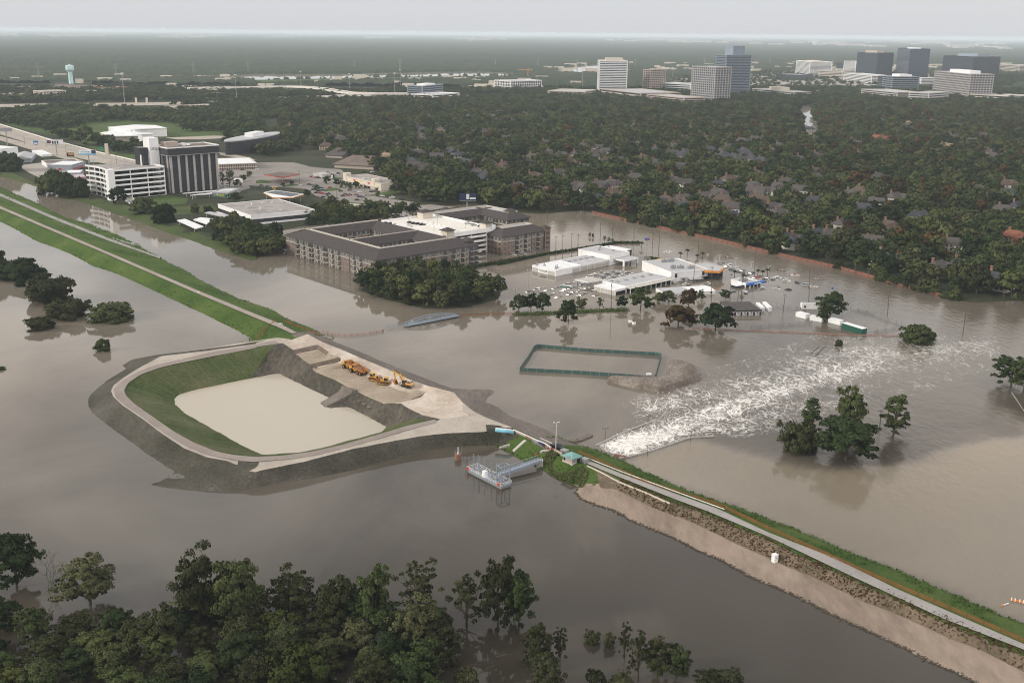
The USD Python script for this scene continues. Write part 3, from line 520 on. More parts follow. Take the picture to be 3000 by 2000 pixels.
# near, leafy kinds (full height, crown radius are kept to scale the copies)
for i in range(3):
 tree_class(f'near_dark_{i}', 'leaf_dark', 4.0, 4.0, 4.2, 100, 85, 0.36, 20 + i, rag=0.5, cr=0.25)
 tree_class(f'near_green_{i}', 'leaf_green', 4.0, 4.4, 4.6, 96, 80, 0.36, 30 + i, rag=0.55, cr=0.25)
 tree_class(f'near_olive_{i}', 'leaf_olive', 4.0, 4.2, 4.2, 100, 70, 0.33, 40 + i, rag=0.65, cr=0.24)
tree_class('near_lime_0', 'leaf_lime', 3.4, 3.6, 3.8, 80, 70, 0.36, 51, rag=0.6, cr=0.26)
for i in range(2):
 tree_class(f'thin_green_{i}', 'leaf_olive', 3.0, 4.8, 5.6, 60, 34, 0.36, 55 + i, rag=0.9, cr=0.22, tips=26)
 tree_class(f'pine_{i}', 'leaf_green', 3.6, 5.4, 7.0, 64, 52, 0.42, 60 + i, shape='pine', cr=0.24, tips=24)
 tree_class(f'bush_olive_{i}', 'leaf_olive', 4.2, 2.3, 1.4, 90, 80, 0.36, 70 + i, rag=0.45, tr=0.12, cr=0.25)
 tree_class(f'bush_dark_{i}', 'leaf_dark', 4.2, 2.5, 1.4, 80, 80, 0.46, 75 + i, rag=0.32, tr=0.12, cr=0.26)
# the middle distance
for i in range(3):
 tree_class(f'mid_dark_{i}', 'leaf_dark', 5.0, 4.0, 4.2, 52, 30, 0.8, 120 + i, rag=0.45, tips=5, cr=0.28)
 tree_class(f'mid_green_{i}', 'leaf_green', 4.6, 4.2, 4.4, 50, 30, 0.8, 130 + i, rag=0.5, tips=5, cr=0.28)
for i in range(2):
 tree_class(f'mid_olive_{i}', 'leaf_olive', 4.6, 4.0, 4.3, 40, 32, 0.85, 140 + i, rag=0.5, tips=5)
 tree_class(f'mid_rust_{i}', 'leaf_rust', 4.6, 4.0, 4.3, 44, 34, 0.8, 150 + i, rag=0.5, tips=6)
 tree_class(f'mid_lime_{i}', 'leaf_lime', 4.2, 4.0, 4.3, 40, 32, 0.8, 160 + i, rag=0.5, tips=5)
def dead_class(key, seed, h=7.0):
 c = klass('class_' + key); R = np.random.default_rng(seed); m = MB()
 def grow(p, d, L, r, lev):
  q = p + d * L; m.tube([p, (p + q) / 2 + R.normal(size=3) * L * 0.06, q], [r, r * 0.8, r * 0.6], 4, cap=False)
  if lev == 0: return
  for _ in range(3 if lev > 1 else 4):
   e = d + R.normal(size=3) * 0.55; e[2] = abs(e[2]) * 0.8 + 0.15; e /= np.linalg.norm(e); grow(q, e, L * R.uniform(0.55, 0.8), r * 0.55, lev - 1)
 for a in range(3):
  d = np.array([math.cos(a * 2.1) * 0.35, math.sin(a * 2.1) * 0.35, 1.0]); grow(np.array([0, 0, -1.0]), d / np.linalg.norm(d), h * 0.36, 0.13, 3)
 m.build('branches', 'dead_wood', c); TREES.setdefault(key.rstrip('0123456789').rstrip('_'), []).append((c, h, 3.0))
dead_class('dead_0', 91); dead_class('dead_1', 92)
def palm_class():
 c = klass('class_palm_0'); m = MB(); R = np.random.default_rng(5)
 m.tube([(0, 0, -1.5), (0.1, 0, 3), (0.15, 0.05, 6.2)], [0.24, 0.18, 0.16], 7); m.build('trunk', 'bark', c)
 w = MB()
 for k in range(26):
  a = k * 2.4; el = R.uniform(-0.5, 1.15); d = np.array([math.cos(a) * math.cos(el), math.sin(a) * math.cos(el), math.sin(el)]); s = np.array([-math.sin(a), math.cos(a), 0])
  o = np.array([0.15, 0.05, 6.2]); p1 = o + d * 1.1; p2 = o + d * 2.0 + [0, 0, -0.5]
  for sg in (-1, 1): w.add([o, p1 + s * sg * 0.5 - [0, 0, 0.1], p2, p1 + [0, 0, 0.08]], [(0, 1, 2, 3)])
 w.build('fronds', 'leaf_green', c); TREES['palm'] = [(c, 7.6, 2.0)]
palm_class()
NTREE = [0]
LOOKW = {'dark': 'dark green', 'green': 'mid green', 'olive': 'olive green', 'lime': 'yellow green', 'rust': 'rust brown'}
def plant(kind, p, h, w, label, group=None, name=None, cat=None):
 """One tree at p, h high and w wide."""
 l = TREES[kind]; NTREE[0] += 1; r = random.Random(NTREE[0] * 7919); c, H, R = l[r.randrange(len(l))]
 sx = w / 2 / (R * 1.12)
 return copy_of(c, name or ('palm_tree' if kind == 'palm' else 'pine_tree' if kind.startswith('pine') else 'dead_tree' if kind.startswith('dead') else 'bush' if kind.startswith('bush') else 'tree'), label,
                   cat or ('palm tree' if kind == 'palm' else 'bush' if kind.startswith('bush') else 'tree'), p, r.uniform(0, 6.28), group, scale=(sx, sx, h / H))
def tree_px(kind, c, x, yt, yb, wpx, label, group=None, z=-0.2, hmin=1.2):
 """A tree whose foot, top and width are read off the photograph."""
 b = P(c, x, yb, z); s = np.linalg.norm(b - EYE) / FPX / (CROP[c][2] if c in CROP else (1 if c == '' else 3.136))
 h = max(hmin, top_at((b[0], b[1], 0), c, x, yt))
 h = max(hmin, h - wpx * s * (0.11 if kind.startswith('bush') else 0.06))
 return plant(kind, b, h, wpx * s, label, group)

# the flooded wood nearest to the camera
G = 'trees of the flooded wood in the foreground'
FOREST = [('41', 150, 200, 700, 420, 'near_dark', 'dark leafy tree at the left edge with its clear reflection below it'), ('41', 830, 430, 850, 480, 'near_olive', 'lone olive green tree with a slanting crown standing in open water'),
 ('41', 770, 880, 1110, 260, 'thin_green', 'small thin tree with pale leaves just below the lone olive tree'), ('41', 1060, 860, 1180, 330, 'near_dark', 'dark tree with a pointed top between the thin tree and the main thicket'),
 ('41', 1850, 350, 1010, 440, 'near_olive', 'tallest grey green tree at the left end of the main thicket'), ('41', 2200, 440, 1060, 430, 'near_dark', 'dark tree right beside the tallest tree of the thicket'),
 ('41', 1520, 910, 1320, 330, 'near_olive', 'lower tree leaning at the foot of the tallest tree'), ('42', 340, 530, 960, 400, 'near_olive', 'tree with a yellow top among bare twigs in the upper edge of the thicket'),
 ('42', 720, 650, 1060, 420, 'near_olive', 'broad olive tree in the middle of the thicket edge'), ('42', 1080, 545, 1080, 360, 'near_green', 'bushy green tree with a rounded top in the thicket edge'), ('42', 860, 590, 960, 240, 'near_dark', 'narrow dark tree wedged behind two broader crowns'),
 ('42', 1510, 445, 1000, 320, 'thin_green', 'tall open tree with visible forked limbs above the thicket'), ('42', 1930, 540, 1030, 330, 'thin_green', 'open crowned tree with a bent stem left of the last dense clump'),
 ('42', 2220, 460, 1040, 380, 'near_olive', 'tall leafy tree in the last dense clump at the right end'), ('43', 60, 550, 1050, 300, 'near_green', 'rounded green tree closing the right end of the thicket'),
 ('42', 1480, 820, 1290, 420, 'near_olive', 'olive tree below the tall open tree'), ('42', 1480, 1240, 1640, 480, 'near_green', 'bright bushy tree at the bottom edge beside open water'), ('42', 420, 1190, 1720, 560, 'near_lime', 'yellow green tree at the bottom edge, brightest of the thicket'),
 ('43', 230, 1035, 1420, 270, 'near_olive', 'isolated olive tree right of the thicket'), ('43', 440, 1055, 1400, 130, 'thin_green', 'slender tree close beside the isolated olive tree'), ('43', 330, 1330, 1640, 260, 'near_olive', 'grey green tree below the isolated olive tree'),
 ('43', 1030, 1010, 1380, 120, 'thin_green', 'slender half bare tree standing in open water'), ('43', 1160, 1040, 1540, 190, 'thin_green', 'tall half bare tree with a yellow tip'), ('43', 1330, 1180, 1520, 280, 'near_olive', 'olive tree between the half bare tree and the dark rounded one'),
 ('43', 1510, 1225, 1530, 240, 'near_dark', 'dark rounded tree at the right end of the small stand'), ('43', 1820, 1440, 1660, 260, 'near_olive', 'low tree cut by the bottom edge under a dead stick'), ('43', 2010, 1450, 1680, 240, 'near_olive', 'low bushy tree cut by the bottom edge, rightmost of all')]
for c, x, yt, yb, w, k, l in FOREST:
 tree_px(k, c, x, yt, yb, w, l, G)
for c, x, yt, yb, w, l in [('41', 470, 240, 640, 260, 'bare grey tree leaning right beside the leafy tree at the left edge'), ('42', 320, 870, 1180, 330, 'pale bare tree in the middle of the thicket'), ('42', 990, 1010, 1330, 240, 'pale bare tree with fanned twigs low in the thicket'),
                           ('42', 1180, 1020, 1340, 240, 'bare tree just right of the fanned one'), ('42', 60, 1180, 1560, 300, 'bare tree at the lower left of the thicket'), ('41', 2320, 1230, 1600, 260, 'dead tree near the bottom edge, white against dark leaves')]:
 tree_px('dead_0' if 0 else 'dead', c, x, yt, yb, w, l, 'dead trees of the flooded wood')
WOODPX = [(-60, 1830), (130, 1850), (250, 1900), (420, 1890), (540, 1800), (680, 1760), (800, 1790), (950, 1800), (1100, 1820), (1270, 1830), (1300, 1900), (1290, 1990), (1330, 2100), (1000, 2250), (200, 2250), (-150, 2200)]
WOOD = Polygon([at(u, v)[:2] for u, v in WOODPX])
R_ = np.random.default_rng(11); kk = ['near_dark', 'near_olive', 'near_green', 'near_olive', 'near_dark', 'near_lime']; done = []
for _ in range(5000):
 x0, y0, x1, y1 = WOOD.bounds; p = np.array([R_.uniform(x0, x1), R_.uniform(y0, y1)])
 if not WOOD.contains(Point(p)) or any(np.hypot(*(p - q)) < 7.2 for q in done) or px((*p, 8.5))[1] > 2010 or not -40 < px((*p, 4))[0] < 1500: continue
 done.append(p); k = kk[R_.choice(6, p=[.30, .24, .2, .12, .08, .06])]
 plant(k, (p[0], p[1], -0.2), R_.uniform(4.5, 9.0), R_.uniform(7.0, 10.5), f'{LOOKW[k[5:]]} tree packed in the {"left end" if px((*p, 4))[0] < 400 else "middle" if px((*p, 4))[0] < 900 else "right end"} of the flooded thicket, {"at the bottom edge" if px((*p, 4))[1] > 1880 else "upper rows"}', 'trees packed in the flooded thicket')
for c, x, yt, yb, w, l in [('43', 740, 1080, 1195, 150, 'brown twiggy bush breaking the water left of the half bare trees'), ('43', 890, 1110, 1225, 120, 'second small bush in open water left of the half bare trees'), ('42', 1800, 1280, 1410, 130, 'small bush poking out of the water right of the thicket'),
                           ('43', 780, 1460, 1600, 200, 'low bush at the bottom edge below the open water'), ('43', 1000, 1475, 1600, 220, 'dark low bush at the bottom edge beside the half bare tree'), ('42', 1950, 1450, 1640, 260, 'dark bush cut by the bottom edge near the floating logs')]:
 tree_px('bush_olive', c, x, yt, yb, w, l)

# bushes and trees standing in the water further out
for k, c, x, yt, yb, w, l in [('bush_dark', '21', 190, 785, 990, 400, 'dark rounded bush at the left edge of the calm water'), ('bush_dark', '21', -30, 720, 960, 200, 'dark bush cut by the left edge'), ('bush_olive', '21', 445, 940, 1200, 470, 'largest olive bush in the calm water on the left'),
 ('bush_dark', '21', 190, 985, 1065, 90, 'small dark bush touching the largest olive bush'), ('bush_olive', '21', 610, 1150, 1350, 390, 'olive bush just below the largest one'), ('bush_olive', '21', 380, 1335, 1455, 240, 'small olive bush, lowest of the left cluster'),
 ('bush_dark', '21', 1030, 1185, 1365, 410, 'isolated dark green bush with spiky leaves'), ('bush_dark', '31', 945, -30, 85, 150, 'small round dark bush alone in the calm water'), ('bush_dark', '31', 15, 228, 260, 70, 'tiny bush at the left edge'),
 ('near_green', '34', 750, 415, 860, 275, 'round topped green tree behind the big dark oak'), ('pine', '34', 380, 515, 850, 240, 'open crowned pine on the left of the stand in the current'), ('bush_olive', '34', 280, 712, 995, 370, 'dense mid green bushy tree on the left of the big dark oak'),
 ('near_dark', '34', 720, 680, 1090, 580, 'biggest dark oak of the stand in the current'), ('pine', '34', 1150, 485, 860, 300, 'tall pine alone on the right of the stand'), ('near_green', '34', 2230, 130, 400, 290, 'green tree at the right edge of the photograph'), ('near_dark', '34', 2350, 120, 440, 240, 'dark tree cut by the right edge'),
 ('near_dark', '24', 570, 1110, 1340, 280, 'dark round tree beside the small flooded shed'), ('near_lime', '24', 500, 1260, 1385, 110, 'small yellow green tree in front of the dark round one'), ('bush_dark', '24', 1370, 1400, 1570, 300, 'broad dark tree alone in the current on the right'), ('bush_dark', '34', 650, -20, 42, 70, 'dark rounded stump of a bush in the current'),
 ('mid_green', '23', 515, 1195, 1395, 200, 'round tree with a bare trunk and a clear reflection'), ('mid_olive', '23', 640, 1168, 1262, 120, 'low palm like tree right of the round reflected tree'), ('thin_green', '23', 805, 1150, 1272, 70, 'thin young tree by the utility pole'), ('mid_dark', '23', 1010, 1148, 1262, 130, 'dark tree left of the tall green one'),
 ('mid_green', '23', 1180, 1085, 1290, 230, 'tall bright green tree in front of the white warehouse'), ('mid_dark', '23', 1350, 1118, 1215, 130, 'low tree left of the white warehouse door'), ('mid_dark', '23', 1440, 1100, 1212, 150, 'dark tree against the white warehouse wall'), ('mid_rust', '23', 1620, 1068, 1255, 170, 'upright brown tree in front of the white warehouse'),
 ('mid_green', '23', 1735, 1100, 1192, 80, 'small green tree right of the upright brown one'), ('mid_dark', '23', 1960, 1085, 1180, 120, 'tree between the warehouse and the two tall poles'), ('mid_rust', '23', 1530, 1225, 1425, 320, 'broad rust brown tree standing in the water'), ('mid_dark', '23', 1865, 1225, 1470, 360, 'broad dark oak in front of the modular building'),
 ('mid_dark', '23', 1310, 785, 872, 165, 'dark tree beside the black showroom corner'), ('mid_dark', '23', 60, 1118, 1295, 170, 'dark tree on the left of the submerged hedge bank'), ('mid_dark', '23', 175, 1120, 1290, 140, 'second dark tree on the submerged hedge bank'), ('mid_dark', '23', 280, 1108, 1292, 160, 'third dark tree on the submerged hedge bank'),
 ('mid_green', '23', 715, 568, 612, 26, 'left one of two tiny trees poking out of the flooded street'), ('mid_green', '23', 742, 578, 618, 26, 'right one of two tiny trees poking out of the flooded street'), ('thin_green', '23', 850, 588, 650, 40, 'thin tree by the flooded fence line'), ('thin_green', '23', 890, 600, 665, 40, 'second thin tree by the flooded fence line'), ('thin_green', '23', 925, 615, 670, 50, 'third thin tree by the flooded fence line'),
 ('mid_dark', '21', 1085, 150, 305, 150, 'tree standing right before the corner of the white parking garage'), ('bush_dark', '21', 1320, 250, 388, 220, 'bushy tree beside the garage ramp'), ('bush_dark', '21', 1510, 318, 470, 210, 'bushy tree right of the garage ramp'), ('bush_olive', '21', 1790, 322, 390, 90, 'shrub on the grass before the low white office'),
 ('bush_olive', '21', 1915, 330, 392, 90, 'second shrub on the grass before the low white office'), ('mid_dark', '21', 2160, 205, 290, 150, 'tree by the sandwich shop'), ('bush_dark', '11', 490, 1320, 1525, 260, 'dark tree on the grass bank left of the garage'), ('bush_dark', '11', 640, 1355, 1550, 220, 'dark tree nearer to the garage'), ('bush_dark', '11', 745, 1400, 1560, 160, 'dark tree touching the garage'),
 ('bush_dark', '11', 80, 1150, 1320, 240, 'dark tree cut by the left edge above the channel'), ('mid_dark', '11', 790, 905, 1085, 200, 'dark oak left of the white school building'), ('thin_green', '11', 2050, 1330, 1480, 70, 'slim tree right of the black tower'), ('thin_green', '11', 2110, 1330, 1480, 80, 'second slim tree right of the black tower')]:
 dry = c in ('11',) or (c == '21')
 if c == '21' and k.startswith('bush') and x < 1200 and yb > 700: dry = False
 tree_px(k, c, x, yt, yb, w, l, z=GZ if dry else -0.15)
for i, (c, x, yt, yb) in enumerate([('23', 1190, 645, 712), ('23', 1545, 740, 800), ('23', 1610, 712, 785), ('23', 1748, 738, 812), ('23', 1698, 762, 806), ('23', 2045, 905, 985), ('23', 2120, 925, 1062), ('23', 2255, 895, 978), ('23', 2300, 905, 975), ('23', 2345, 890, 968)]):
 tree_px('palm', c, x, yt, yb, 62, ['palm by the dealership sign', 'lone palm behind the orange trimmed showroom', 'tall palm behind the orange trimmed showroom', 'leaning palm in the row behind the showroom', 'short palm in the row behind the showroom', 'palm left of the blue signed building', 'tall palm close to the blue signed building', 'left palm of the three in the car lot', 'middle palm of the three in the car lot', 'right palm of the three in the car lot'][i] + ', fronds above water', 'palms around the dealership')
def fill(poly, n_try, gap, kinds, prob, hr, wr, z, label, group, seed, avoid=None):
 R, out = np.random.default_rng(seed), []
 x0, y0, x1, y1 = poly.bounds
 for _ in range(n_try):
  p = np.array([R.uniform(x0, x1), R.uniform(y0, y1)])
  if not poly.contains(Point(p)) or any(np.hypot(*(p - q)) < gap for q in out): continue
  out.append(p); k = kinds[R.choice(len(kinds), p=prob)]; h = R.uniform(*hr)
  plant(k, (p[0], p[1], z), h, R.uniform(*wr) * 1.0, label.format(LOOKW[k.split('_')[1]], 'front left' if px((*p, 3))[0] < 1250 and px((*p, 3))[1] > 850 else 'front right' if px((*p, 3))[1] > 850 else 'back'), group)
GROVE = Polygon(PL('22', [(960, 1100), (1060, 1010), (1250, 960), (1500, 960), (1850, 990), (1960, 1050), (2250, 1110), (2220, 1180), (1950, 1250), (1560, 1268), (1190, 1180)], 0)[:, :2])
fill(GROVE, 1500, 6.5, ['mid_dark', 'mid_green', 'mid_olive', 'mid_lime'], [.28, .36, .24, .12], (7, 11.5), (8, 12), -0.2, '{} tree in the round grove before the apartment block, ' + '{}', 'trees of the grove before the apartment block', 3)
structure('grove_island', zone_mesh(GROVE.buffer(2), 3, lambda q: 0.25 - 0.5 * np.clip(1 - np.array([GROVE.buffer(2).exterior.distance(Point(a)) for a in q]) / 3, 0, 1)), 'suburb_ground')
CL = Polygon(np.vstack([PL('21', [(1960, 560), (2100, 500), (2330, 560)], GZ), PL('22', [(40, 640), (220, 640), (240, 760), (120, 775), (20, 790)], 0.5), PL('21', [(2200, 760), (2000, 650)], GZ)])[:, :2]).buffer(0)
fill(CL, 600, 6, ['mid_dark', 'mid_green', 'mid_olive'], [.5, .35, .15], (7, 11), (8, 12), 0.3, '{} tree between the channel and the apartment block', 'trees left of the apartment block', 4)
ROWB = Polygon(np.vstack([PL('22', [(470, 480), (560, 330), (700, 300), (900, 390), (1120, 330), (1330, 370), (1480, 350), (1500, 385), (1340, 400), (1150, 460), (800, 490)], GZ)])[:, :2]).buffer(0)
fill(ROWB, 900, 7, ['mid_dark', 'mid_green', 'mid_olive', 'mid_lime'], [.36, .34, .2, .1], (5, 8.5), (7, 10), 0.2, '{} tree in the strip behind the apartment block', 'trees behind the apartment block', 5)
# ---------------------------------------------------------------- houses of the suburb
def shingle(name, c): return ground_mat(name, [(0.3, tuple(x * 0.78 for x in c)), (0.5, c), (0.72, tuple(x * 1.25 for x in c))], big=0.4, small=2.2, bump=0.03)
ROOFS = {'grey': (0.082, 0.076, 0.075), 'brown': (0.098, 0.074, 0.062), 'slate': (0.058, 0.063, 0.074), 'red': (0.20, 0.085, 0.055), 'tan': (0.26, 0.20, 0.14)}
for k, c in ROOFS.items(): shingle('roof_' + k, c)
flat('wall_white', (0.62, 0.61, 0.58)); flat('wall_brick', (0.24, 0.13, 0.095), 0.85, 0.2, vary=0.3, scale=1.5); flat('wall_tan', (0.40, 0.32, 0.24), 0.85); flat('wall_pale', (0.50, 0.47, 0.43), 0.85)
flat('dark_glass', (0.022, 0.027, 0.033), 0.12, 0.5, vary=0.4); flat('white_trim', (0.70, 0.70, 0.69), 0.6)
def gable(m, x0, x1, y0, y1, z, h, ov=0.5, axis='x', hip=0.0):
 """A pitched roof with thickness over a block; the ridge runs along the axis, the ends slope in by hip."""
 x0, x1, y0, y1 = x0 - ov, x1 + ov, y0 - ov, y1 + ov
 if axis == 'x': r = [(x0 + hip, (y0 + y1) / 2, z + h), (x1 - hip, (y0 + y1) / 2, z + h)]
 else: r = [((x0 + x1) / 2, y0 + hip, z + h), ((x0 + x1) / 2, y1 - hip, z + h)]
 b = [(x0, y0, z), (x1, y0, z), (x1, y1, z), (x0, y1, z)]; l = [(x, y, z - 0.22) for x, y, _ in b]
 v = b + r + l
 if axis == 'x': f = [(0, 1, 5), (0, 5, 4), (1, 2, 5), (2, 3, 4), (2, 4, 5), (3, 0, 4)]
 else: f = [(0, 1, 4), (1, 2, 5), (1, 5, 4), (2, 3, 5), (3, 0, 4), (3, 4, 5)]
 f += [(6, 8, 7), (6, 9, 8)] + [t for i in range(4) for j in [(i + 1) % 4] for t in ((6 + i, 6 + j, j), (6 + i, j, i))]
 m.add(v, f)
HOUSES = []
def house_class(i, shape, roof, wall, white=False):
 c = klass(f'class_house_{i}'); w, r, t, g = MB(), MB(), MB(), MB()
 if shape == 0:
  w.box(-8, 8, -5, 5, 0, 5.4); gable(r, -8, 8, -5, 5, 5.4, 3.9, hip=4.6); w.box(2.0, 7.2, -8.6, -5, 0, 5.2); gable(r, 2.0, 7.2, -8.6, -2, 5.2, 3.0, axis='y', hip=0.0); wins = [(-6.5, -5), (-3.5, -5), (-0.5, -5), (3.4, -8.6), (5.2, -8.6)]
 elif shape == 1:
  w.box(-9, 5, -4.6, 4.6, 0, 5.0); gable(r, -9, 5, -4.6, 4.6, 5.0, 3.6, hip=4.2); w.box(3, 10, -7, 3, 0, 4.2); gable(r, 3, 10, -7, 3, 4.2, 3.6, axis='y', hip=3.0); wins = [(-7.5, -4.6), (-4.6, -4.6), (-1.6, -4.6), (4.4, -7), (7.2, -7)]
 else:
  w.box(-7, 7, -5.5, 5.5, 0, 5.8); gable(r, -7, 7, -5.5, 5.5, 5.8, 4.6, hip=0.0 if white else 5.0); w.box(-6, -1, -8, -5.5, 0, 5.0); gable(r, -6, -1, -8, -1, 5.0, 2.9, axis='y'); wins = [(-4.6, -8), (-2.6, -8), (1.5, -5.5), (4.5, -5.5)]
 # gable ends in the wall colour
 if shape == 0: w.add([(2.0, -8.58, 5.2), (7.2, -8.58, 5.2), (4.6, -8.58, 8.0)], [(0, 1, 2)])
 if shape == 2: w.add([(-6, -7.98, 5.0), (-1, -7.98, 5.0), (-3.5, -7.98, 7.7)], [(0, 1, 2)])
 w.build('wall', wall, c); rp = r.build('roof', roof, c)
 t.box(-4.2, -3.0, 0.6, 1.7, 5, 10.6); t.box(-4.35, -2.85, 0.45, 1.85, 10.6, 10.85); t.build('chimney', 'wall_brick', c)
 for x, y in wins:
  for z in ((1.0, 2.5), (3.4, 4.7)):
   MB().box(x, x + 1.3, y - 0.06, y + 0.02, *z).build('window', 'dark_glass', c)
 HOUSES.append(c)
for i, a in enumerate([(0, 'roof_grey', 'wall_pale'), (1, 'roof_grey', 'wall_brick'), (2, 'roof_grey', 'wall_white', True), (0, 'roof_brown', 'wall_white'), (1, 'roof_brown', 'wall_tan'), (2, 'roof_slate', 'wall_white', True), (1, 'roof_slate', 'wall_pale'), (0, 'roof_red', 'wall_tan'), (0, 'roof_tan', 'wall_tan'), (2, 'roof_slate', 'wall_tan')]):
 house_class(i, *a)
HL = ['grey hipped house with pale walls', 'grey hipped brick house', 'grey roofed house with a white gable', 'brown roofed house with white walls', 'brown roofed house with tan walls', 'slate roofed house with a white gable', 'slate roofed pale house', 'red roofed house', 'long tan roofed house', 'dark slate roofed townhouse with a tan gable']
hp = []
def hs(c, s, **k):
 for a in s.split():
  x, y, t = a.split(',')[:3]; hp.append((c, float(x), float(y), int(t)))
hs('12', '700,985,4 520,1030,1 1045,1055,4 1520,935,5 1510,990,0 1680,960,8 900,840,0 800,945,4 1310,930,0 1210,970,0 1410,1130,1 1500,1145,0 1790,1140,5 1890,1165,6 1660,1190,2 1200,1180,8 1450,1262,2 1530,1278,2 1930,1240,5 2040,1310,1 2230,1290,4 2060,1375,5 2160,822,2 2105,945,0 2310,1090,2 1530,1025,0')
hs('13', '190,1180,0 350,1150,0 460,1165,0 600,1155,0 765,1137,1 860,1132,0 980,1122,0 185,1262,0 190,1345,3 425,1320,0 50,1440,0 250,1480,4 620,1470,2 490,1550,1 800,1440,1 920,1430,0 950,1500,4 1130,1370,0 1490,1400,0 1590,1425,2 1530,1280,2 1910,1420,6 2000,1375,4 1990,910,0 1780,1000,4 2110,1035,0 2230,1020,0 650,1270,0 1210,1190,3 880,1212,3 970,1222,2')
hs('13', '1470,1155,9 1600,1150,9 1540,1170,9 1820,1115,9 1925,1135,9 1950,1180,9 2040,1195,9 2130,1135,9 2200,1205,9 2150,1160,9 1900,1190,9 2290,1225,9 2080,1225,9')
hs('23', '460,228,4 620,150,2 800,122,0 945,112,0 960,185,4 1430,250,4 1580,240,0 1760,218,0 1890,198,0 1610,305,6 2030,400,6 810,318,5 2240,195,2 2220,125,0 2330,165,0 1960,250,4 1300,255,6 2270,240,4')
hs('24', '90,130,0 170,95,0 300,172,2 440,262,6 760,205,0 865,170,4 1165,232,0 460,562,6 590,562,1 860,352,5 1385,402,5 1110,492,3 330,692,6 400,730,6 960,640,2 1330,935,6 1790,845,6 1560,872,0 2260,1060,6 2205,112,3 2225,175,6 1920,155,0 2260,585,7 1690,645,0 2160,345,0 510,795,3')
hs('14', '440,1312,3 1340,1120,0 1215,1072,0 1290,872,8 1000,1008,7 1080,1022,7 1140,1035,7 740,888,3 1020,1378,2 2210,1430,3 1750,900,2 300,1200,6 1620,1080,8')
HXY = []
NG12 = NEARG.buffer(-12)
for i, (c, x, y, t) in enumerate(hp):
 b = P(c, x, y, GZ + 6.0); b[2] = GZ - 0.1
 if not NG12.contains(Point(b[:2])): b[:2] += np.array([0.02, 1.0]) * 14; t = {0: 1, 2: 1, 3: 4, 5: 9}.get(t, t)
 while SH_D.query(b[:2])[0] < 25 and b[1] < 900: b[1] += 4
 R = random.Random(i); rz = R.choice([0.0, -0.5, 0.35, -0.85, 0.7]) + R.uniform(-0.1, 0.1)
 u, v = px(b); side = 'left' if u < 1300 else 'middle' if u < 2050 else 'right'; far = 'far back' if b[1] > 1200 else 'midway back' if b[1] > 850 else 'near the brick wall'
 copy_of(HOUSES[t], 'house', f'{HL[t]} {far}, {side} of the suburb', 'house', b, rz, 'houses of the flooded suburb', scale=R.uniform(0.86, 1.04))
 HXY.append(b[:2])
SUBH = Polygon([at(u, v, GZ)[:2] for u, v in [(1000, 480), (830, 400), (900, 335), (1400, 330), (2200, 345), (2900, 340), (3010, 700), (2500, 690), (1900, 600), (1500, 560)]])
Rh = np.random.default_rng(77); x0, y0, x1, y1 = SUBH.bounds
for _ in range(9000):
 if len(HXY) > 225: break
 b = np.array([Rh.uniform(x0, x1), Rh.uniform(y0, y1)])
 if Rh.random() > (600 / b[1]) ** 0.5 or not SUBH.contains(Point(b)) or min(np.hypot(*(b - h)) for h in HXY) < 27 or px((*b, 5))[0] > 3000: continue
 t = int(Rh.choice([0, 1, 0, 4, 6, 1, 2])); u = px((*b, 5))[0]
 copy_of(HOUSES[t], 'house', f'{HL[t]} glimpsed between crowns, {"far back" if b[1] > 1200 else "midway back" if b[1] > 850 else "near the water"}, {"left" if u < 1300 else "middle" if u < 2050 else "right"}', 'house', (b[0], b[1], GZ - .1), Rh.uniform(-1, 1), 'houses of the flooded suburb', scale=Rh.uniform(.85, 1.0)); HXY.append(b)
HXY = np.array(HXY)

# ---------------------------------------------------------------- trees of the suburb
SUB = Polygon([at(u, v, GZ)[:2] for u, v in [(1190, 585), (1155, 555), (1130, 520), (1060, 478), (980, 452), (880, 430), (830, 405), (822, 350), (700, 345), (660, 322), (640, 300), (900, 298), (1180, 300), (1500, 302), (1760, 308), (2100, 318), (2300, 315), (2480, 310), (2900, 316), (3500, 325), (3500, 960)]] + [tuple(q) for q in SHORE[::-1][:24, :2] if q[1] < 900 and q[0] > 20]).buffer(0)
SUB = SUB.intersection(NEARG.buffer(-2.5))
CREEK = Polygon(PL('14', [(295, 750), (330, 725), (400, 715), (405, 770), (390, 830), (450, 910), (430, 960), (355, 990), (350, 930), (330, 860), (340, 820)], GZ)[:, :2]).buffer(0)
structure('creek_water', zone_mesh(CREEK.buffer(6), 12, lambda q: np.full(len(q), GZ + 0.08)), 'still_water')
CREEKV = shapely.union_all([Polygon(PL('14', [(a, b + dy) for a, b in [(295, 750), (330, 725), (400, 715), (405, 770), (390, 830), (450, 910), (430, 960), (355, 990), (350, 930), (330, 860), (340, 820)]], GZ)[:, :2]).buffer(4) for dy in (0, 22, 44)]).union(Polygon(PL('14', [(340, 960), (460, 900), (490, 1000), (430, 1045), (345, 1060)], GZ)[:, :2]).buffer(0))
R = np.random.default_rng(21)
x0, y0, x1, y1 = SUB.bounds
0 and print('suburb', SUB.area, SUB.bounds, SUB.geom_type)
step = 9.8
X, Y = np.meshgrid(np.arange(x0, x1, step), np.arange(y0, y1, step)); X[::2] += step / 2
q = np.c_[X.ravel(), Y.ravel()] + R.uniform(-0.40, 0.40, (X.size, 2)) * step
q = q[shapely.contains_xy(SUB, q[:, 0], q[:, 1]) & ~shapely.contains_xy(CREEKV, q[:, 0], q[:, 1])]
q = q[(np.abs(q[:, 0]) < 0.60 * np.hypot(q[:, 0], q[:, 1]) + 90)]
dens = meshkit.fbm(np.c_[q * 0.012, np.zeros(len(q))], 3, 4)
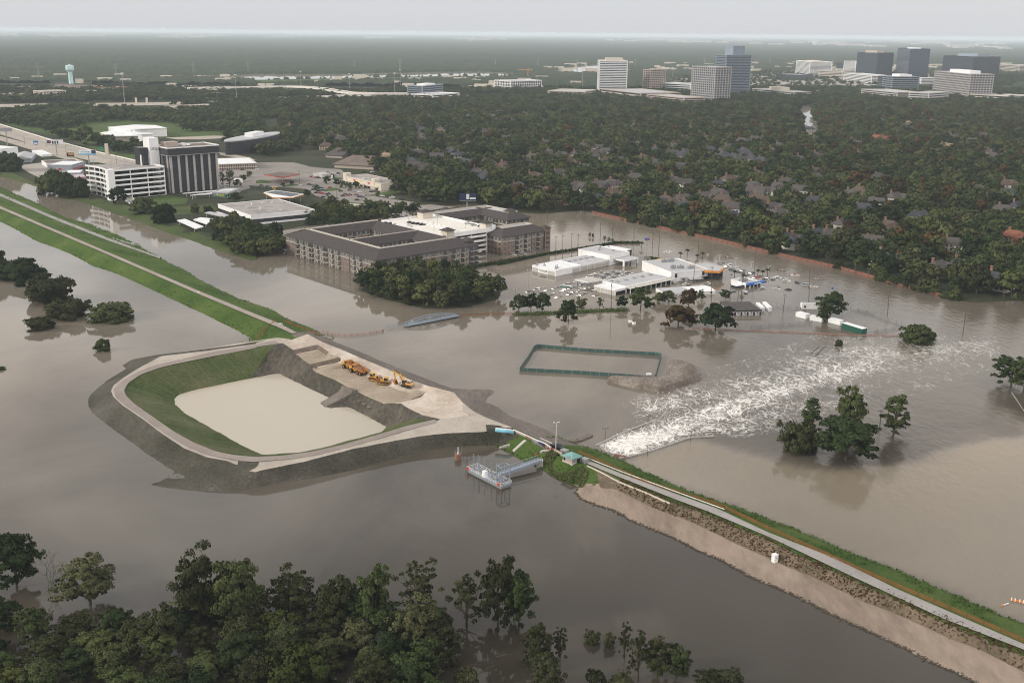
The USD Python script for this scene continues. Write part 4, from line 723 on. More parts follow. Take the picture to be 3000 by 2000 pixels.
q = q[R.uniform(size=len(q)) < np.clip(0.55 + 1.2 * dens, 0.75, 1.0)]
# streets stay open
SA = 0.62
st = np.abs(((q @ np.array([math.cos(SA), math.sin(SA)])) / 78.0) % 1 - 0.5) < 0.045
q = q[~(st & (R.uniform(size=len(q)) < 0.75))]
size = 0.80 + 0.62 * R.uniform(size=len(q)) ** 1.3
size *= 1 + 0.12 * (meshkit.noise(np.c_[q * 0.02, np.zeros(len(q))], 8) - 0.5)
T = cKDTree(q); drop = np.zeros(len(q), bool)
for b in HXY:
 d = -b / np.linalg.norm(b); n = np.array([-d[1], d[0]])
 for i in T.query_ball_point(b, 42):
  r = q[i] - b; a, s = r @ d, abs(r @ n)
  if np.hypot(*r) < 9.0: drop[i] = True
  elif 0 < a < 40 and s < 8.5 and SH_D.query(b)[0] > 58:
   if a < 15: drop[i] = True
   else: size[i] = min(size[i], 0.68 if a > 26 else 0.52)
q, size = q[~drop], size[~drop]
pr = np.array([.28, .35, .20, .09, .08]); kinds = ['mid_dark', 'mid_green', 'mid_olive', 'mid_rust', 'mid_lime']
rustw = np.clip((q[:, 0] - 50) / 400, 0.15, 1.0)
kd = np.array([R.choice(5, p=(lambda w: w / w.sum())(pr * np.array([1, 1, 1, rw * 1.25, 0.9]))) for rw in rustw])
dist = np.hypot(q[:, 0], q[:, 1]); order = np.argsort(dist / size)
NS = max(40, 300 - (NTREE[0] - 45)); one = order[:NS]; rest = order[NS:]
for i in one:
 k = kinds[kd[i]]; row = 'in the first rows behind the brick wall' if SH_D.query(q[i])[0] < 25 else 'further back among the house roofs, ' + ('left' if px((*q[i], 5))[0] < 1900 else 'right')
 plant(k, (q[i][0], q[i][1], GZ - 0.3), 10.2 * size[i], 10.6 * size[i], f'{LOOKW[k[4:]]} rounded tree {row} of the suburb', 'trees of the suburb')
pi = UsdGeom.PointInstancer.Define(stage, path_for('suburb_tree_canopy'))
protos, hs_, rs_ = [], [], []
LM = {'mid_dark': 'leaf_dark', 'mid_green': 'leaf_green', 'mid_olive': 'leaf_olive', 'mid_rust': 'leaf_rust', 'mid_lime': 'leaf_lime'}
pidx = {}
for k in kinds:
 for j in range(3 if k in ('mid_dark', 'mid_green') else 2):
  v, f, n, _ = crown(4.8, 4.1, 36, 18, 1.1, 300 + len(protos) * 7, 5.2, rag=0.5)
  o = obj('crown', (v, f), LM[k], pi.GetPrim(), normals=n); pidx.setdefault(k, []).append(len(protos)); protos.append(o.GetPath())
pi.CreatePrototypesRel().SetTargets(protos)
pi.CreateProtoIndicesAttr(Vt.IntArray([int(R.choice(pidx[kinds[kd[i]]])) for i in rest]))
pi.CreatePositionsAttr(Vt.Vec3fArray.FromNumpy(np.c_[q[rest], np.full(len(rest), GZ - 0.4)].astype(np.float32)))
sc = size[rest]; pi.CreateScalesAttr(Vt.Vec3fArray.FromNumpy(np.c_[sc * 1.06, sc * 1.06, sc * R.uniform(0.9, 1.2, len(rest))].astype(np.float32)))
an = R.uniform(0, math.pi, len(rest)); pi.CreateOrientationsAttr(Vt.QuathArray([Gf.Quath(float(math.cos(a)), 0, 0, float(math.sin(a))) for a in an]))
tag(pi.GetPrim(), 'dense dark green canopy of the suburb reaching back to the office towers', 'tree canopy', kind='stuff')
0 and print('trees: single', NTREE[0], 'canopy', len(rest))
# ---------------------------------------------------------------- materials of the buildings
flat('white_paint', (0.74, 0.75, 0.76), 0.55, 0.35, vary=0.10); flat('white_roof', (0.70, 0.72, 0.74), 0.6, 0.3, vary=0.12, scale=0.15); flat('grey_roof', (0.40, 0.41, 0.43), 0.7, 0.25, vary=0.14, scale=0.12)
flat('stained_roof', (0.30, 0.285, 0.28), 0.85, 0.2, vary=0.35, scale=0.10); flat('dark_roof', (0.085, 0.08, 0.08), 0.85, 0.2, vary=0.25); flat('brown_roof', (0.15, 0.12, 0.105), 0.85, 0.2, vary=0.3, scale=0.1)
flat('cream', (0.56, 0.51, 0.44), 0.75, 0.25, vary=0.12); flat('tan_stone', (0.42, 0.36, 0.31), 0.8, 0.2); flat('pink_stone', (0.40, 0.33, 0.29), 0.8, 0.2); flat('rose_paint', (0.50, 0.27, 0.33), 0.7)
flat('pale_concrete', (0.46, 0.445, 0.42), 0.8, 0.2, vary=0.16, scale=0.2); flat('deck_concrete', (0.66, 0.64, 0.60), 0.8, 0.2, vary=0.10, scale=0.12); flat('grey_stone', (0.36, 0.345, 0.34), 0.8, 0.2)
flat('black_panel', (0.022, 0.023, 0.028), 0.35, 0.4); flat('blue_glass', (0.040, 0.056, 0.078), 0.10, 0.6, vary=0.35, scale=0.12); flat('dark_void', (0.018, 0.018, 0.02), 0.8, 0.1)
flat('blue_steel', (0.22, 0.27, 0.33), 0.5, 0.4); flat('blue_grey_siding', (0.27, 0.30, 0.35), 0.6, 0.3); flat('red_door', (0.33, 0.035, 0.03), 0.5, 0.4); flat('orange_fascia', (0.62, 0.26, 0.055), 0.5, 0.4); flat('blue_sign', (0.03, 0.13, 0.42), 0.5, 0.4)
flat('steel_grey', (0.30, 0.31, 0.32), 0.5, 0.4, metal=0.3); flat('bottle_green', (0.015, 0.085, 0.062), .5, .3); flat('galvanised', (0.26, 0.31, 0.375), 0.45, 0.5, metal=0.3, vary=0.12); flat('wood_pole', (0.10, 0.08, 0.065), 0.9, 0.1, vary=0.3); flat('sign_white', (0.78, 0.78, 0.77), 0.5)
flat('sign_cyan', (0.20, 0.48, 0.62), 0.5); flat('sign_dark', (0.02, 0.035, 0.09), 0.5); flat('sign_red', (0.55, 0.04, 0.03), 0.5); flat('sign_green', (0.02, 0.22, 0.13), 0.5); flat('sign_yellow', (0.75, 0.52, 0.04), 0.5); flat('aqua_tank', (0.50, 0.70, 0.72), 0.5, 0.4, vary=0.06)
flat('apt_brick', (0.20, 0.143, 0.118), 0.9, 0.15, vary=0.22, scale=1.2); flat('apt_tan', (0.33, 0.285, 0.245), 0.9, 0.15); flat('apt_grey', (0.235, 0.215, 0.20), 0.9, 0.15); shingle('apt_shingle', (0.068, 0.060, 0.060)); flat('course_white', (0.46, 0.43, 0.39), 0.7)
flat('window_glass', (0.050, 0.058, 0.066), 0.12, 0.55, vary=0.55, scale=0.6); flat('teal_roof', (0.16, 0.33, 0.31), 0.5, 0.35); flat('rail_white', (0.70, 0.70, 0.70), 0.5); flat('rubber', (0.02, 0.02, 0.021), 0.85, 0.15); flat('chrome_light', (0.7, 0.7, 0.68), 0.3)

# ---------------------------------------------------------------- a thing whose local x runs along its front from the left corner and y goes back
def fronted(name, label, cat, a, b, group=None):
 """a, b: front corners at the foot (world points). Returns the thing and the width."""
 d = (b - a)[:2]; W = float(np.linalg.norm(d)); rz = math.atan2(d[1], d[0])
 return thing(name, label, cat, (a[0], a[1], 0), rz, group), W
class F:
 """Reads heights and depths off the photograph in a fronted thing's frame."""
 def __init__(s, a, b): s.a = np.asarray(a, float); d = (np.asarray(b) - s.a)[:2]; s.W = np.linalg.norm(d); s.x = d / s.W; s.y = np.array([-s.x[1], s.x[0]])
 def loc(s, p): q = np.asarray(p)[:2] - s.a[:2]; return float(q @ s.x), float(q @ s.y)
 def world(s, x, y, z=0): q = s.a[:2] + s.x * x + s.y * y; return np.array([q[0], q[1], z])
def block(T, W, D, z0, z1, n, wall, glass, sp=0.42, piers=0, pier_w=0.7, roof='grey_roof', ends=(1, 1), proud=0.25, x0=0.0, y0=0.0, parapet=0.9, corner=1.2):
 """Storeys as proud spandrels over a recessed glass core, with piers, corner posts, a parapet and a roof."""
 h = (z1 - z0) / n; g = proud
 MB().box(x0 + g, x0 + W - g, y0 + g, y0 + D - g, z0, z1 - 0.15).build('glass_core', glass, T)
 for i in range(n):
  s = MB(); a, b = z0 + i * h, z0 + i * h + h * sp
  if i == n - 1: pass
  s.box(x0, x0 + W, y0, y0 + g + 0.02, a, b).box(x0, x0 + W, y0 + D - g - 0.02, y0 + D, a, b).box(x0, x0 + g + 0.02, y0 + g + 0.02, y0 + D - g - 0.02, a, b).box(x0 + W - g - 0.02, x0 + W, y0 + g + 0.02, y0 + D - g - 0.02, a, b)
  s.build('spandrel', wall, T)
 t = MB(); e = 0.12
 for (xa, xb, ya, yb) in ((x0 - e, x0 + W + e, y0 - e, y0 + 0.35), (x0 - e, x0 + W + e, y0 + D - 0.35, y0 + D + e), (x0 - e, x0 + 0.35, y0 + 0.35, y0 + D - 0.35), (x0 + W - 0.35, x0 + W + e, y0 + 0.35, y0 + D - 0.35)):
  t.box(xa, xb, ya, yb, z1 - 0.1, z1 + parapet)
 t.build('parapet', wall, T)
 MB().box(x0 + 0.36, x0 + W - 0.36, y0 + 0.36, y0 + D - 0.36, z1 - 0.14, z1 + 0.1).build('roof', roof, T)
 p = MB(); w = pier_w / 2; pr = 0.12
 for X in (x0, x0 + W):
  for Y in (y0, y0 + D): p.box(X - (corner if X > x0 else pr), X + (pr if X > x0 else corner), Y - (corner if Y > y0 else pr), Y + (pr if Y > y0 else corner), z0, z1)
 if piers:
  for k in range(1, piers):
   X = x0 + W * k / piers; p.box(X - w, X + w, y0 - pr, y0 + g, z0, z1).box(X - w, X + w, y0 + D - g, y0 + D + pr, z0, z1)
  m = max(2, int(round(piers * D / W)))
  for k in range(1, m):
   Y = y0 + D * k / m; p.box(x0 - pr, x0 + g, Y - w, Y + w, z0, z1).box(x0 + W - g, x0 + W + pr, Y - w, Y + w, z0, z1)
 p.build('piers', wall, T)
def rooftop(T, W, D, z, seed, mat='pale_concrete', n=5):
 R = random.Random(seed)
 for _ in range(n):
  a, b = R.uniform(1.5, 4), R.uniform(1.2, 3); x, y = R.uniform(2, max(2.5, W - 6)), R.uniform(2, max(2.5, D - 5))
  m = MB().box(x, x + a, y, y + b, z, z + R.uniform(0.8, 1.8)); m.cyl(x + a / 2, y + b / 2, z, z + 2.1, 0.4); m.build('roof_unit', mat, T)

# ---------------------------------------------------------------- the apartment block with its two courtyards and its parking deck
EV = 11.4
apA, apB, apC = P('e', 110, 575, EV), P('e', 1835, 1060, EV), P('f', 1180, 705, EV)
apU = (apA - apB)[:2] / np.linalg.norm((apA - apB)[:2])
# local frame: x along the right facade (W), y along the left wing (U); origin the near corner
ap = thing('apartment_building', 'grey roofed brick apartment building around two courtyards, standing in flood water', 'apartment building', (apB[0], apB[1], 0), math.atan2(-apU[0], apU[1]))
def skirt(m, x0, x1, y0, y1, ez, rz, w, sides='lrfb', out=0.9):
 """Slopes that rise inward from the eaves of a rectangle; mitred at the corners."""
 o = [(x0 - out, y0 - out), (x1 + out, y0 - out), (x1 + out, y1 + out), (x0 - out, y1 + out)]; i = [(x0 + w, y0 + w), (x1 - w, y0 + w), (x1 - w, y1 - w), (x0 + w, y1 - w)]
 for k, s in enumerate('frbl'):
  if s in sides:
   a, b, c, d = o[k], o[(k + 1) % 4], i[(k + 1) % 4], i[k]
   m.quad((*a, ez), (*b, ez), (*c, rz), (*d, rz)); m.quad((*a, ez - 0.3), (*b, ez - 0.3), (*b, ez), (*a, ez)); m.quad((*d, rz), (*c, rz), (*c, ez - .3), (*d, ez - .3))
   m.quad((*b, ez - 0.3), (*a, ez - 0.3), (*d, ez - .3), (*c, ez - .3))
def facade(T, axis, at_, lo, hi, zs, sign, R, step=3.1, mats=('apt_brick', 'apt_tan'), frame=True):
 """Windows, balconies and piers along a wall of constant x ('x') or y ('y'); sign: the way it faces."""
 def bx(m, a, b, d0, d1, z0, z1):
  lo_, hi_ = sorted((at_ + sign * d0, at_ + sign * d1))
  return m.box(lo_, hi_, a, b, z0, z1) if axis == 'x' else m.box(a, b, lo_, hi_, z0, z1)
 n = int((hi - lo) / step); seg = max(1, n // 4); k = 0; s = (hi - lo) / n
 while k < n:
  w = R.choice([3, 4, 4, 5]); e = min(n, k + w)
  if n - e < 2: e = n
  a, b = lo + k * s, lo + e * s; bal = (k // 3) % 2 == 1
  bx(MB(), a + 0.05, b - 0.05, 0.0, 0.35 if not bal else 0.06, -1.5, zs[-1] - 0.35).build('wall_panel', mats[1] if bal else mats[0], T)
  off = 0.35 if not bal else 0.06
  bx(MB(), a + 0.05, b - 0.05, off, off + 0.14, zs[-1] - 0.30, zs[-1] + 0.02).build('string_course', 'course_white', T)
  bx(MB(), a + 0.05, b - 0.05, 0.0, 0.30, zs[-1] + 0.03, EV - 0.28).build('wall_panel', 'apt_grey', T)
  for j in range(k, e):
   c = lo + (j + 0.5) * s; balc = bal and (j - k) % 2 == 0 or (not bal and R.random() < 0.10)
   for q, z in enumerate(zs):
    o2 = 0.31 if q == len(zs) - 1 else off
    if balc:
     bx(MB(), c - 1.15, c + 1.15, o2, o2 + 0.05, z + 0.1, z + 2.35).build('door', 'window_glass', T)
     g = bx(MB(), c - 1.5, c + 1.5, o2 + 0.001, o2 + 1.25, z - 0.30, z - 0.06); g.build('balcony_slab', 'course_white', T)
     g = bx(MB(), c - 1.45, c + 1.45, o2 + 1.15, o2 + 1.2, z + 0.9, z + 1.0)
     for t in np.linspace(-1.42, 1.42, 8): bx(g, c + t - 0.03, c + t + 0.03, o2 + 1.15, o2 + 1.2, z - 0.06, z + 0.9)
     g.build('railing', 'black_panel', T)
    else:
     w2 = R.choice([0.75, 0.75, 1.1]); p = bx(MB(), c - w2, c + w2, o2, o2 + 0.05, z + 0.75, z + 2.3).build('window', 'window_glass', T)
     if frame:
      f = bx(MB(), c - w2 - 0.1, c + w2 + 0.1, o2, o2 + 0.1, z + 0.62, z + 0.74)
      for t in np.linspace(-w2, w2, 3): bx(f, c + t - 0.05, c + t + 0.05, o2 + 0.051, o2 + 0.09, z + 0.75, z + 2.3)
      bx(f, c - w2, c + w2, o2 + 0.051, o2 + 0.09, z + 1.52, z + 1.6); f.build('frame', 'course_white', p)
  bx(MB(), b - 0.14, b + 0.02, 0.36, 0.5, -0.5, EV - 0.4).build('downpipe', 'black_panel', T)
  k = e
ZS4 = [-0.9, 2.15, 5.2, 8.25]
Rr = random.Random(3)
RZ = 15.0
wl = MB()
wl.box(0.2, 20, 0.2, 95.6, -2, EV).box(20, 72, 0.2, 20, -2, EV).box(20, 62, 81, 95.6, -2, EV).box(52, 62, 20, 81, -2, EV).box(20, 52, 38, 47, -2, EV)
wl.build('wall', 'apt_tan', ap)
rf = MB(); skirt(rf, 0, 72, 0, 96, EV, RZ, 9.4, 'lf'); skirt(rf, 0, 62, 0, 96, EV, RZ, 8, 'b')
# the right end of the front wing
rf.quad((72.9, -0.9, EV), (72.9, 20.5, EV), (64.5, 11.4, RZ), (62.6, 9.4, RZ)); rf.quad((72.9, 20.5, EV), (52, 20.5, EV), (52, 11.4, RZ), (64.5, 11.4, RZ))
for (x0, x1, y0, y1) in ((20, 52, 20, 38), (20, 52, 47, 81)):
 w = 8.6; o = [(x0 + .8, y0 + .8), (x1 - .8, y0 + .8), (x1 - .8, y1 - .8), (x0 + .8, y1 - .8)]; i = [(x0 - w, y0 - w), (x1 + 8, y0 - w), (x1 + 8, y1 + 5), (x0 - w, y1 + 5)]
 if y0 == 20: i[2], i[3] = (x1 + 8, y1 + 4), (x0 - w, y1 + 4)
 else: i[0], i[1] = (x0 - w, y0 - 4), (x1 + 8, y0 - 4)
 for k in range(4):
  a, b, c, d = o[k], o[(k + 1) % 4], i[(k + 1) % 4], i[k]; rf.quad((*b, EV), (*a, EV), (*d, RZ), (*c, RZ)); rf.quad((*a, EV - .3), (*b, EV - .3), (*b, EV), (*a, EV))
rf.build('roof', 'apt_shingle', ap)
fl = MB().box(9.8, 11.1, 9.8, 87.9, EV, 14.2).box(11.1, 62, 9.8, 11.1, EV, 14.2).box(11.1, 60, 86.3, 87.9, EV, 14.2).box(14.1, 60, 42.05, 42.95, EV, 14.2); fl.build('flat_roof', 'grey_roof', ap)
pa = MB()
for b in ((9.4, 9.8, 9.8, 88), (11.1, 11.4, 11.5, 41.9), (11.1, 11.4, 43.1, 86), (8.0, 62.0, 88.0, 88.5), (11.5, 60.0, 86, 86.3), (11.5, 60, 42.2, 42.8), (9.8, 62.5, 9.4, 9.8), (11.5, 62, 11.1, 11.4)): pa.box(*b, 14.0, RZ + 0.35)
pa.build('parapet', 'course_white', ap)
facade(ap, 'x', 0.2, 0.4, 95.4, ZS4, -1, Rr)
facade(ap, 'y', 0.2, 0.4, 71.6, ZS4, -1, Rr)
facade(ap, 'y', 81, 21, 51, ZS4[2:], -1, Rr, frame=False); facade(ap, 'x', 52, 48, 80, ZS4[2:], -1, Rr, frame=False); facade(ap, 'y', 38, 21, 51, ZS4[2:], -1, Rr, frame=False); facade(ap, 'x', 52, 21, 37, ZS4[2:], -1, Rr, frame=False)
tw = MB(); gable(tw, 65.5, 71.5, 3.0, 8.5, 13.6, 1.6, ov=0.8, axis='y', hip=2.4); tw.build('dormer_roof', 'apt_shingle', ap); MB().box(65.7, 71.3, 3.2, 8.3, 11, 13.6).build('dormer', 'apt_tan', ap)
for z in (-0.9 + 1.2, 2.15 + 1.2, 5.2 + 1.2): MB().box(72.3, 75.6, 1.0, 7.5, z - 0.2, z + 0.15).build('corner_balcony', 'course_white', ap)
# parking deck inside the block
gd = thing('parking_deck', 'white open parking deck in the middle of the apartment block with cars on its roof', 'parking garage', (apB[0], apB[1], 0), math.atan2(-apU[0], apU[1]))
DZ = 14.0
for i, z in enumerate((2.0, 4.9, 7.8, 10.7)): MB().box(63, 103, 22.5, 73, z - 0.45, z + 0.75 if False else z).build('floor_slab', 'pale_concrete', gd)
MB().box(63, 103, 22.4, 85, DZ - 0.6, DZ).build('deck', 'deck_concrete', gd)
for b in ((62.6, 63.0, 22.0, 85.4), (63.0, 103.4, 85.0, 85.4), (103.0, 103.4, 22.4, 85.0), (70.0, 103.4, 22.0, 22.4)): MB().box(*b, DZ - 1.4, DZ + 1.15).build('parapet', 'white_paint', gd)
for i, z in enumerate((2.0, 4.9, 7.8, 10.7)): MB().box(73, 97, 22.1, 22.45, z - 0.5, z + 0.75).build('edge_beam', 'white_paint', gd)
for x in (73.0, 85.0, 97): MB().box(x - 0.3, x + 0.3, 22.5, 23.1, -2, DZ - 1.4).build('column', 'white_paint', gd)
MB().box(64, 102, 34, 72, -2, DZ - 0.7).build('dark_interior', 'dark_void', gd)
def tower(x0, x1, y0, y1, z1, roof=True, z0=-2):
 MB().box(x0, x1, y0, y1, z0, z1).build('stair_tower', 'cream' if roof else 'white_paint', gd)
 if roof:
  r = MB(); gable(r, x0, x1, y0, y1, z1, 1.5, ov=0.9, axis='x', hip=(x1 - x0) / 2 + 0.5); r.build('tower_roof', 'apt_shingle', gd)
tower(64.5, 70.0, 20.3, 26, 17.2); tower(96.5, 101.5, 22.6, 28.5, 18.0); tower(90, 98, 78, 84, 18.2); tower(100.2, 103.6, 21.6, 25.0, 16.5, False)
for k in range(6): MB().box(78 + 0 * k, 78.5, 40 + k * 4.6, 41.5 + k * 4.6, DZ, DZ + 2.3).build('ramp_pier', 'white_paint', gd)
MB().box(78.0, 78.4, 39, 66, DZ, DZ + 0.9).build('ramp_wall', 'white_paint', gd); MB().box(72, 80, 27, 27.4, DZ, DZ + 1.0).build('ramp_wall', 'white_paint', gd)
for x, y in ((70, 40), (88, 32), (88, 60), (70, 66)): MB().cyl(x, y, DZ, DZ + 5, 0.1, n=6).box(x - 0.7, x + 0.7, y - 0.12, y + 0.12, DZ + 5, DZ + 5.15).build('deck_lamp', 'steel_grey', gd)
# the east and north wings
ae = thing('apartment_wing', 'separate east wing of the apartment block, brick with a grey hipped roof', 'apartment building', (apB[0], apB[1], 0), math.atan2(-apU[0], apU[1]))
MB().box(98.2, 136, 9.2, 30, -2, EV).build('wall', 'apt_tan', ae)
r = MB(); skirt(r, 98, 136, 9, 30, EV, 14.8, 7.0); r.build('roof', 'apt_shingle', ae); MB().box(105.1, 128.9, 16.1, 22.9, EV, 14.3).build('flat_roof', 'grey_roof', ae)
pp = MB()
for b in ((105, 129, 22.6, 23.0), (105, 129, 16.0, 16.4), (105, 105.4, 16.4, 22.6), (128.6, 129, 16.4, 22.6)): pp.box(*b, 14.2, 15.3)
pp.build('parapet', 'course_white', ae)
facade(ae, 'y', 9.2, 98.4, 132.4, ZS4, -1, Rr); facade(ae, 'x', 98.2, 9.6, 29.6, ZS4, -1, Rr, frame=False)
MB().box(132.6, 137.2, 8.0, 12.5, -2, 13.0).build('corner_tower', 'apt_brick', ae); r = MB(); gable(r, 132.6, 137.2, 8, 12.5, 13.0, 1.6, axis='x', hip=2.6); r.build('tower_roof', 'apt_shingle', ae)
for z in ZS4: MB().box(133.4, 136.4, 7.93, 8.0, z + 0.8, z + 2.3).build('window', 'window_glass', ae)
an = thing('apartment_wing', 'far north wing of the apartment block, seen over the parking deck', 'apartment building', (apB[0], apB[1], 0), math.atan2(-apU[0], apU[1]))
MB().box(104, 160, 79.2, 97, -2, EV).box(140.2, 160, 53, 79.2, -2, EV).build('wall', 'apt_tan', an)
r = MB(); skirt(r, 100, 160, 79, 97, EV, 14.8, 6.0, 'flb'); skirt(r, 140, 160, 52, 97, EV, 14.8, 6.0, 'lrf'); r.build('roof', 'apt_shingle', an)
pp = MB().box(106, 154, 90.6, 91, 13.8, 15.4).box(153.6, 154, 58, 90.6, 13.8, 15.4); pp.build('parapet', 'course_white', an); MB().box(106, 153.5, 85.1, 90.5, EV, 14.2).box(146.1, 153.5, 58.1, 85, EV, 14.2).build('flat_roof', 'grey_roof', an)
facade(an, 'y', 79.2, 105, 139, ZS4[1:], -1, Rr, frame=False); facade(an, 'x', 140.2, 54, 78, ZS4[1:], -1, Rr, frame=False); facade(an, 'y', 53, 141, 159, ZS4[1:], -1, Rr, frame=False)
r = MB(); gable(r, 118, 124, 91.5, 96.5, 15.4, 1.4, axis='x', hip=3.0); gable(r, 148, 155, 60, 65, 15.4, 1.4, axis='x', hip=3.0); r.build('tower_roof', 'apt_shingle', an)
MB().box(118.2, 123.8, 91.7, 96.3, 12, 15.3).box(148.2, 154.8, 60.2, 64.8, 12, 15.3).build('roof_tower', 'apt_tan', an)
APF = lambda x, y, z=0: np.array([apB[0], apB[1], 0]) + np.array([*( np.array([apU[1], -apU[0]]) * x + apU * y), z])

# ---------------------------------------------------------------- the black office tower and the white parking garage
tB, tC = P('c', 1475, 1042, GZ), P('c', 2262, 967, GZ); fr = F(tB, tC)
T, W = fronted('office_tower', 'black glass office tower with pale vertical piers and a white stair shaft', 'office tower', tB, tC)
H = top_at(tB, 'c', 1418, 425); H2 = top_at(tB, 'c', 1412, 312); D = 24.0
MB().box(0.4, W - 0.4, 0.5, D, 0, H).build('glass_wall', 'black_panel', T)
for k in range(1, 9): MB().box(0.3, W - 0.3, 0.40, 0.5, H * k / 9 - 0.12, H * k / 9 + 0.12).build('floor_line', 'dark_glass', T)
for k in range(7): x = W * (0.03 + 0.94 * k / 6); MB().box(x - 0.95, x + 0.95, -0.5, 0.5, 0, H).build('pier', 'grey_stone', T)
MB().box(-0.55, 0.4, 2, 4, 0, H).box(-0.55, 0.4, 12, 14, 0, H).build('side_piers', 'grey_stone', T)
MB().box(-1.6, W + 1.0, -1.6, D + 1, H, H2).build('top_storeys', 'black_panel', T)
MB().box(-1.8, W + 1.2, -1.8, D + 1.2, H - 0.35, H - 0.01).build('cornice', 'grey_stone', T)
t = MB(); [t.box(*b, H2, H2 + 0.9) for b in ((-1.7, W + 1.1, -1.7, -1.2), (-1.7, W + 1.1, D + 0.7, D + 1.1), (-1.7, -1.2, -1.2, D + 0.7), (W + 0.6, W + 1.1, -1.2, D + 0.7))]; t.build('parapet', 'white_paint', T)
MB().box(-1.2, W + 0.6, -1.2, D + 0.7, H2, H2 + 0.15).build('roof', 'brown_roof', T)
MB().box(1.5, 13, 9, 17, H2, H2 + 4.2).build('penthouse', 'pink_stone', T); MB().box(18, 21, 12, 15, H2, H2 + 2.4).box(24, 26, 14, 17, H2, H2 + 1.4).build('roof_unit', 'white_paint', T)
sx = -9.5; sh = top_at(fr.world(sx, 16), 'c', 1190, 140)
MB().box(sx, -1.65, 14, 26, 0, sh).build('stair_shaft', 'white_paint', T); MB().box(sx - 6, sx, 18, 30, 0, H).build('rear_wing', 'black_panel', T); MB().box(sx - 6.6, sx, 17.4, 30.6, H, H2).build('rear_top_storeys', 'black_panel', T); MB().box(sx - 6.7, sx - 5.9, 17.2, 18.4, 0, H).build('rear_pier', 'white_paint', T)
tx = meshkit.text_mesh('UOLA', 2.2, 0.1); tx.apply_transform(trimesh.transformations.rotation_matrix(math.pi / 2, [1, 0, 0])); tx.apply_translation([-8.9, 13.98, sh - 9.6]); obj('lettering', tx, 'black_panel', T)
gA, gB = P('c', 545, 1150, GZ), P('c', 1390, 1062, GZ); fg = F(gA, gB)
T, W = fronted('parking_garage', 'white six storey parking garage beside the black tower, its left side curved', 'parking garage', gA, gB)
H = top_at(gA, 'c', 545, 690); DG = 34.0
cl = P('c', 100, 1045, GZ); cx, cy = fg.loc(cl)
n = 6; h = H / n
curve = np.array([(-5.2 + (cx + 5.2) * t + 4.0 * math.sin(math.pi * t), -3.0 + (cy + 3.0) * t) for t in np.linspace(0, 1, 13)])
foot = [(0, 0), (W, 0), (W, DG), (cx + 3, cy + 8), *[tuple(p) for p in curve[::-1]], (-5.2, -1.0)]
for i in range(n + 1):
 z = i * h
 s = MB().box(0, W, -0.02, 0.3, z, z + 1.35)
 for a, b in zip(curve[:-1], curve[1:]): s.bar((*a, z + 0.67), (*b, z + 0.67), 0.3, 1.35)
 s.box(W - 0.3, W, 0.3, DG, z, z + 1.35); s.build('spandrel', 'white_paint', T)
 MB().poly(Polygon(foot).buffer(-0.4).exterior.coords, z - 0.1, z + 0.1).build('floor_slab', 'stained_roof' if i == n else 'pale_concrete', T)
c = MB()
for x in np.linspace(0.3, W - 0.3, 4): c.box(x - 0.35, x + 0.35, 0.31, 1.0, 0, H)
for p in curve[1:-1:2]: c.box(p[0] - 0.1, p[0] + 0.5, p[1] - 0.3, p[1] + 0.3, 0, H)
c.build('columns', 'white_paint', T)
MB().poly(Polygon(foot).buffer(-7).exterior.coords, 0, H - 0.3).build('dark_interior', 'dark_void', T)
MB().box(-5.2, -0.01, -3.2, 2.0, 0, H + 2.0).build('corner_shaft', 'white_paint', T)
for k in range(8): MB().box(2 + k * 1.1, 2.6 + k * 1.1, 8, 11, H + 0.1, H + 1.2).build('trellis_post', 'cream', T)
for x, y in ((W * .2, 20), (W * .5, 24), (W * .85, 22), (4, 12)): MB().cyl(x, y, H, H + 6, 0.1, n=6).box(x - 0.5, x + 0.5, y - 0.2, y + 0.2, H + 6, H + 6.2).build('lamp', 'steel_grey', T)
rp = PL('c', [(640, 1090), (760, 1085), (915, 1185), (800, 1232)], GZ + 0.9); obj0 = thing('garage_ramp', 'grey concrete entrance ramp below the white parking garage', 'ramp'); MB().poly(rp, GZ - 1, GZ + 0.9).build('roadway', 'grey_road', obj0); MB().bar(rp[1] + [0, 0, .4], rp[2] + [0, 0, .4], 0.3, 0.8).build('kerb_wall', 'white_paint', obj0); MB().bar(rp[0] + [0, 0, .4], rp[3] + [0, 0, .4], 0.3, 0.8).build('kerb_wall', 'white_paint', obj0)

# ---------------------------------------------------------------- towers and low blocks of the business district
def far(name, label, cat, c, A, B, C, yt, n, wall, glass, style='band', z=GZ, roof='grey_roof', pent=None, sp=0.45, drop=0.0, group=None):
 a, b, d = P(c, *A, z), P(c, *B, z), P(c, *C, z); f = F(a, b); D = max(10.0, f.loc(d)[1]); Hh = top_at(b, c, B[0], yt)
 D = min(D, 90.0)
 T, W = fronted(name, label, cat, a, b, group)
 block(T, W, D, 0, Hh, n, wall, glass, sp=sp, piers={'band': 0, 'grid': max(3, int(W / 6)), 'glass': 0}[style], roof=roof, pier_w=1.5, proud=0.5, corner=1.6 if style != 'glass' else 0.4, parapet=1.5)
 if pent:
  fx0, fx1, ph, m = pent; MB().box(W * fx0, W * fx1, D * 0.3, D * 0.75, Hh, Hh + ph).build('penthouse', m, T)
 return T, W, D, Hh
far('office_tower', 'white banded square office tower with a cream penthouse', 'office tower', '13', (793, 625), (1052, 628), (1098, 606), 318, 20, 'white_paint', 'blue_glass', pent=(.25, .85, 7, 'cream'))
far('office_tower', 'small pinkish gridded tower between the white one and the tall pair', 'office tower', '13', (1197, 602), (1262, 606), (1347, 596), 396, 13, 'pink_stone', 'dark_glass', 'grid', pent=(.2, .8, 3, 'pink_stone'))
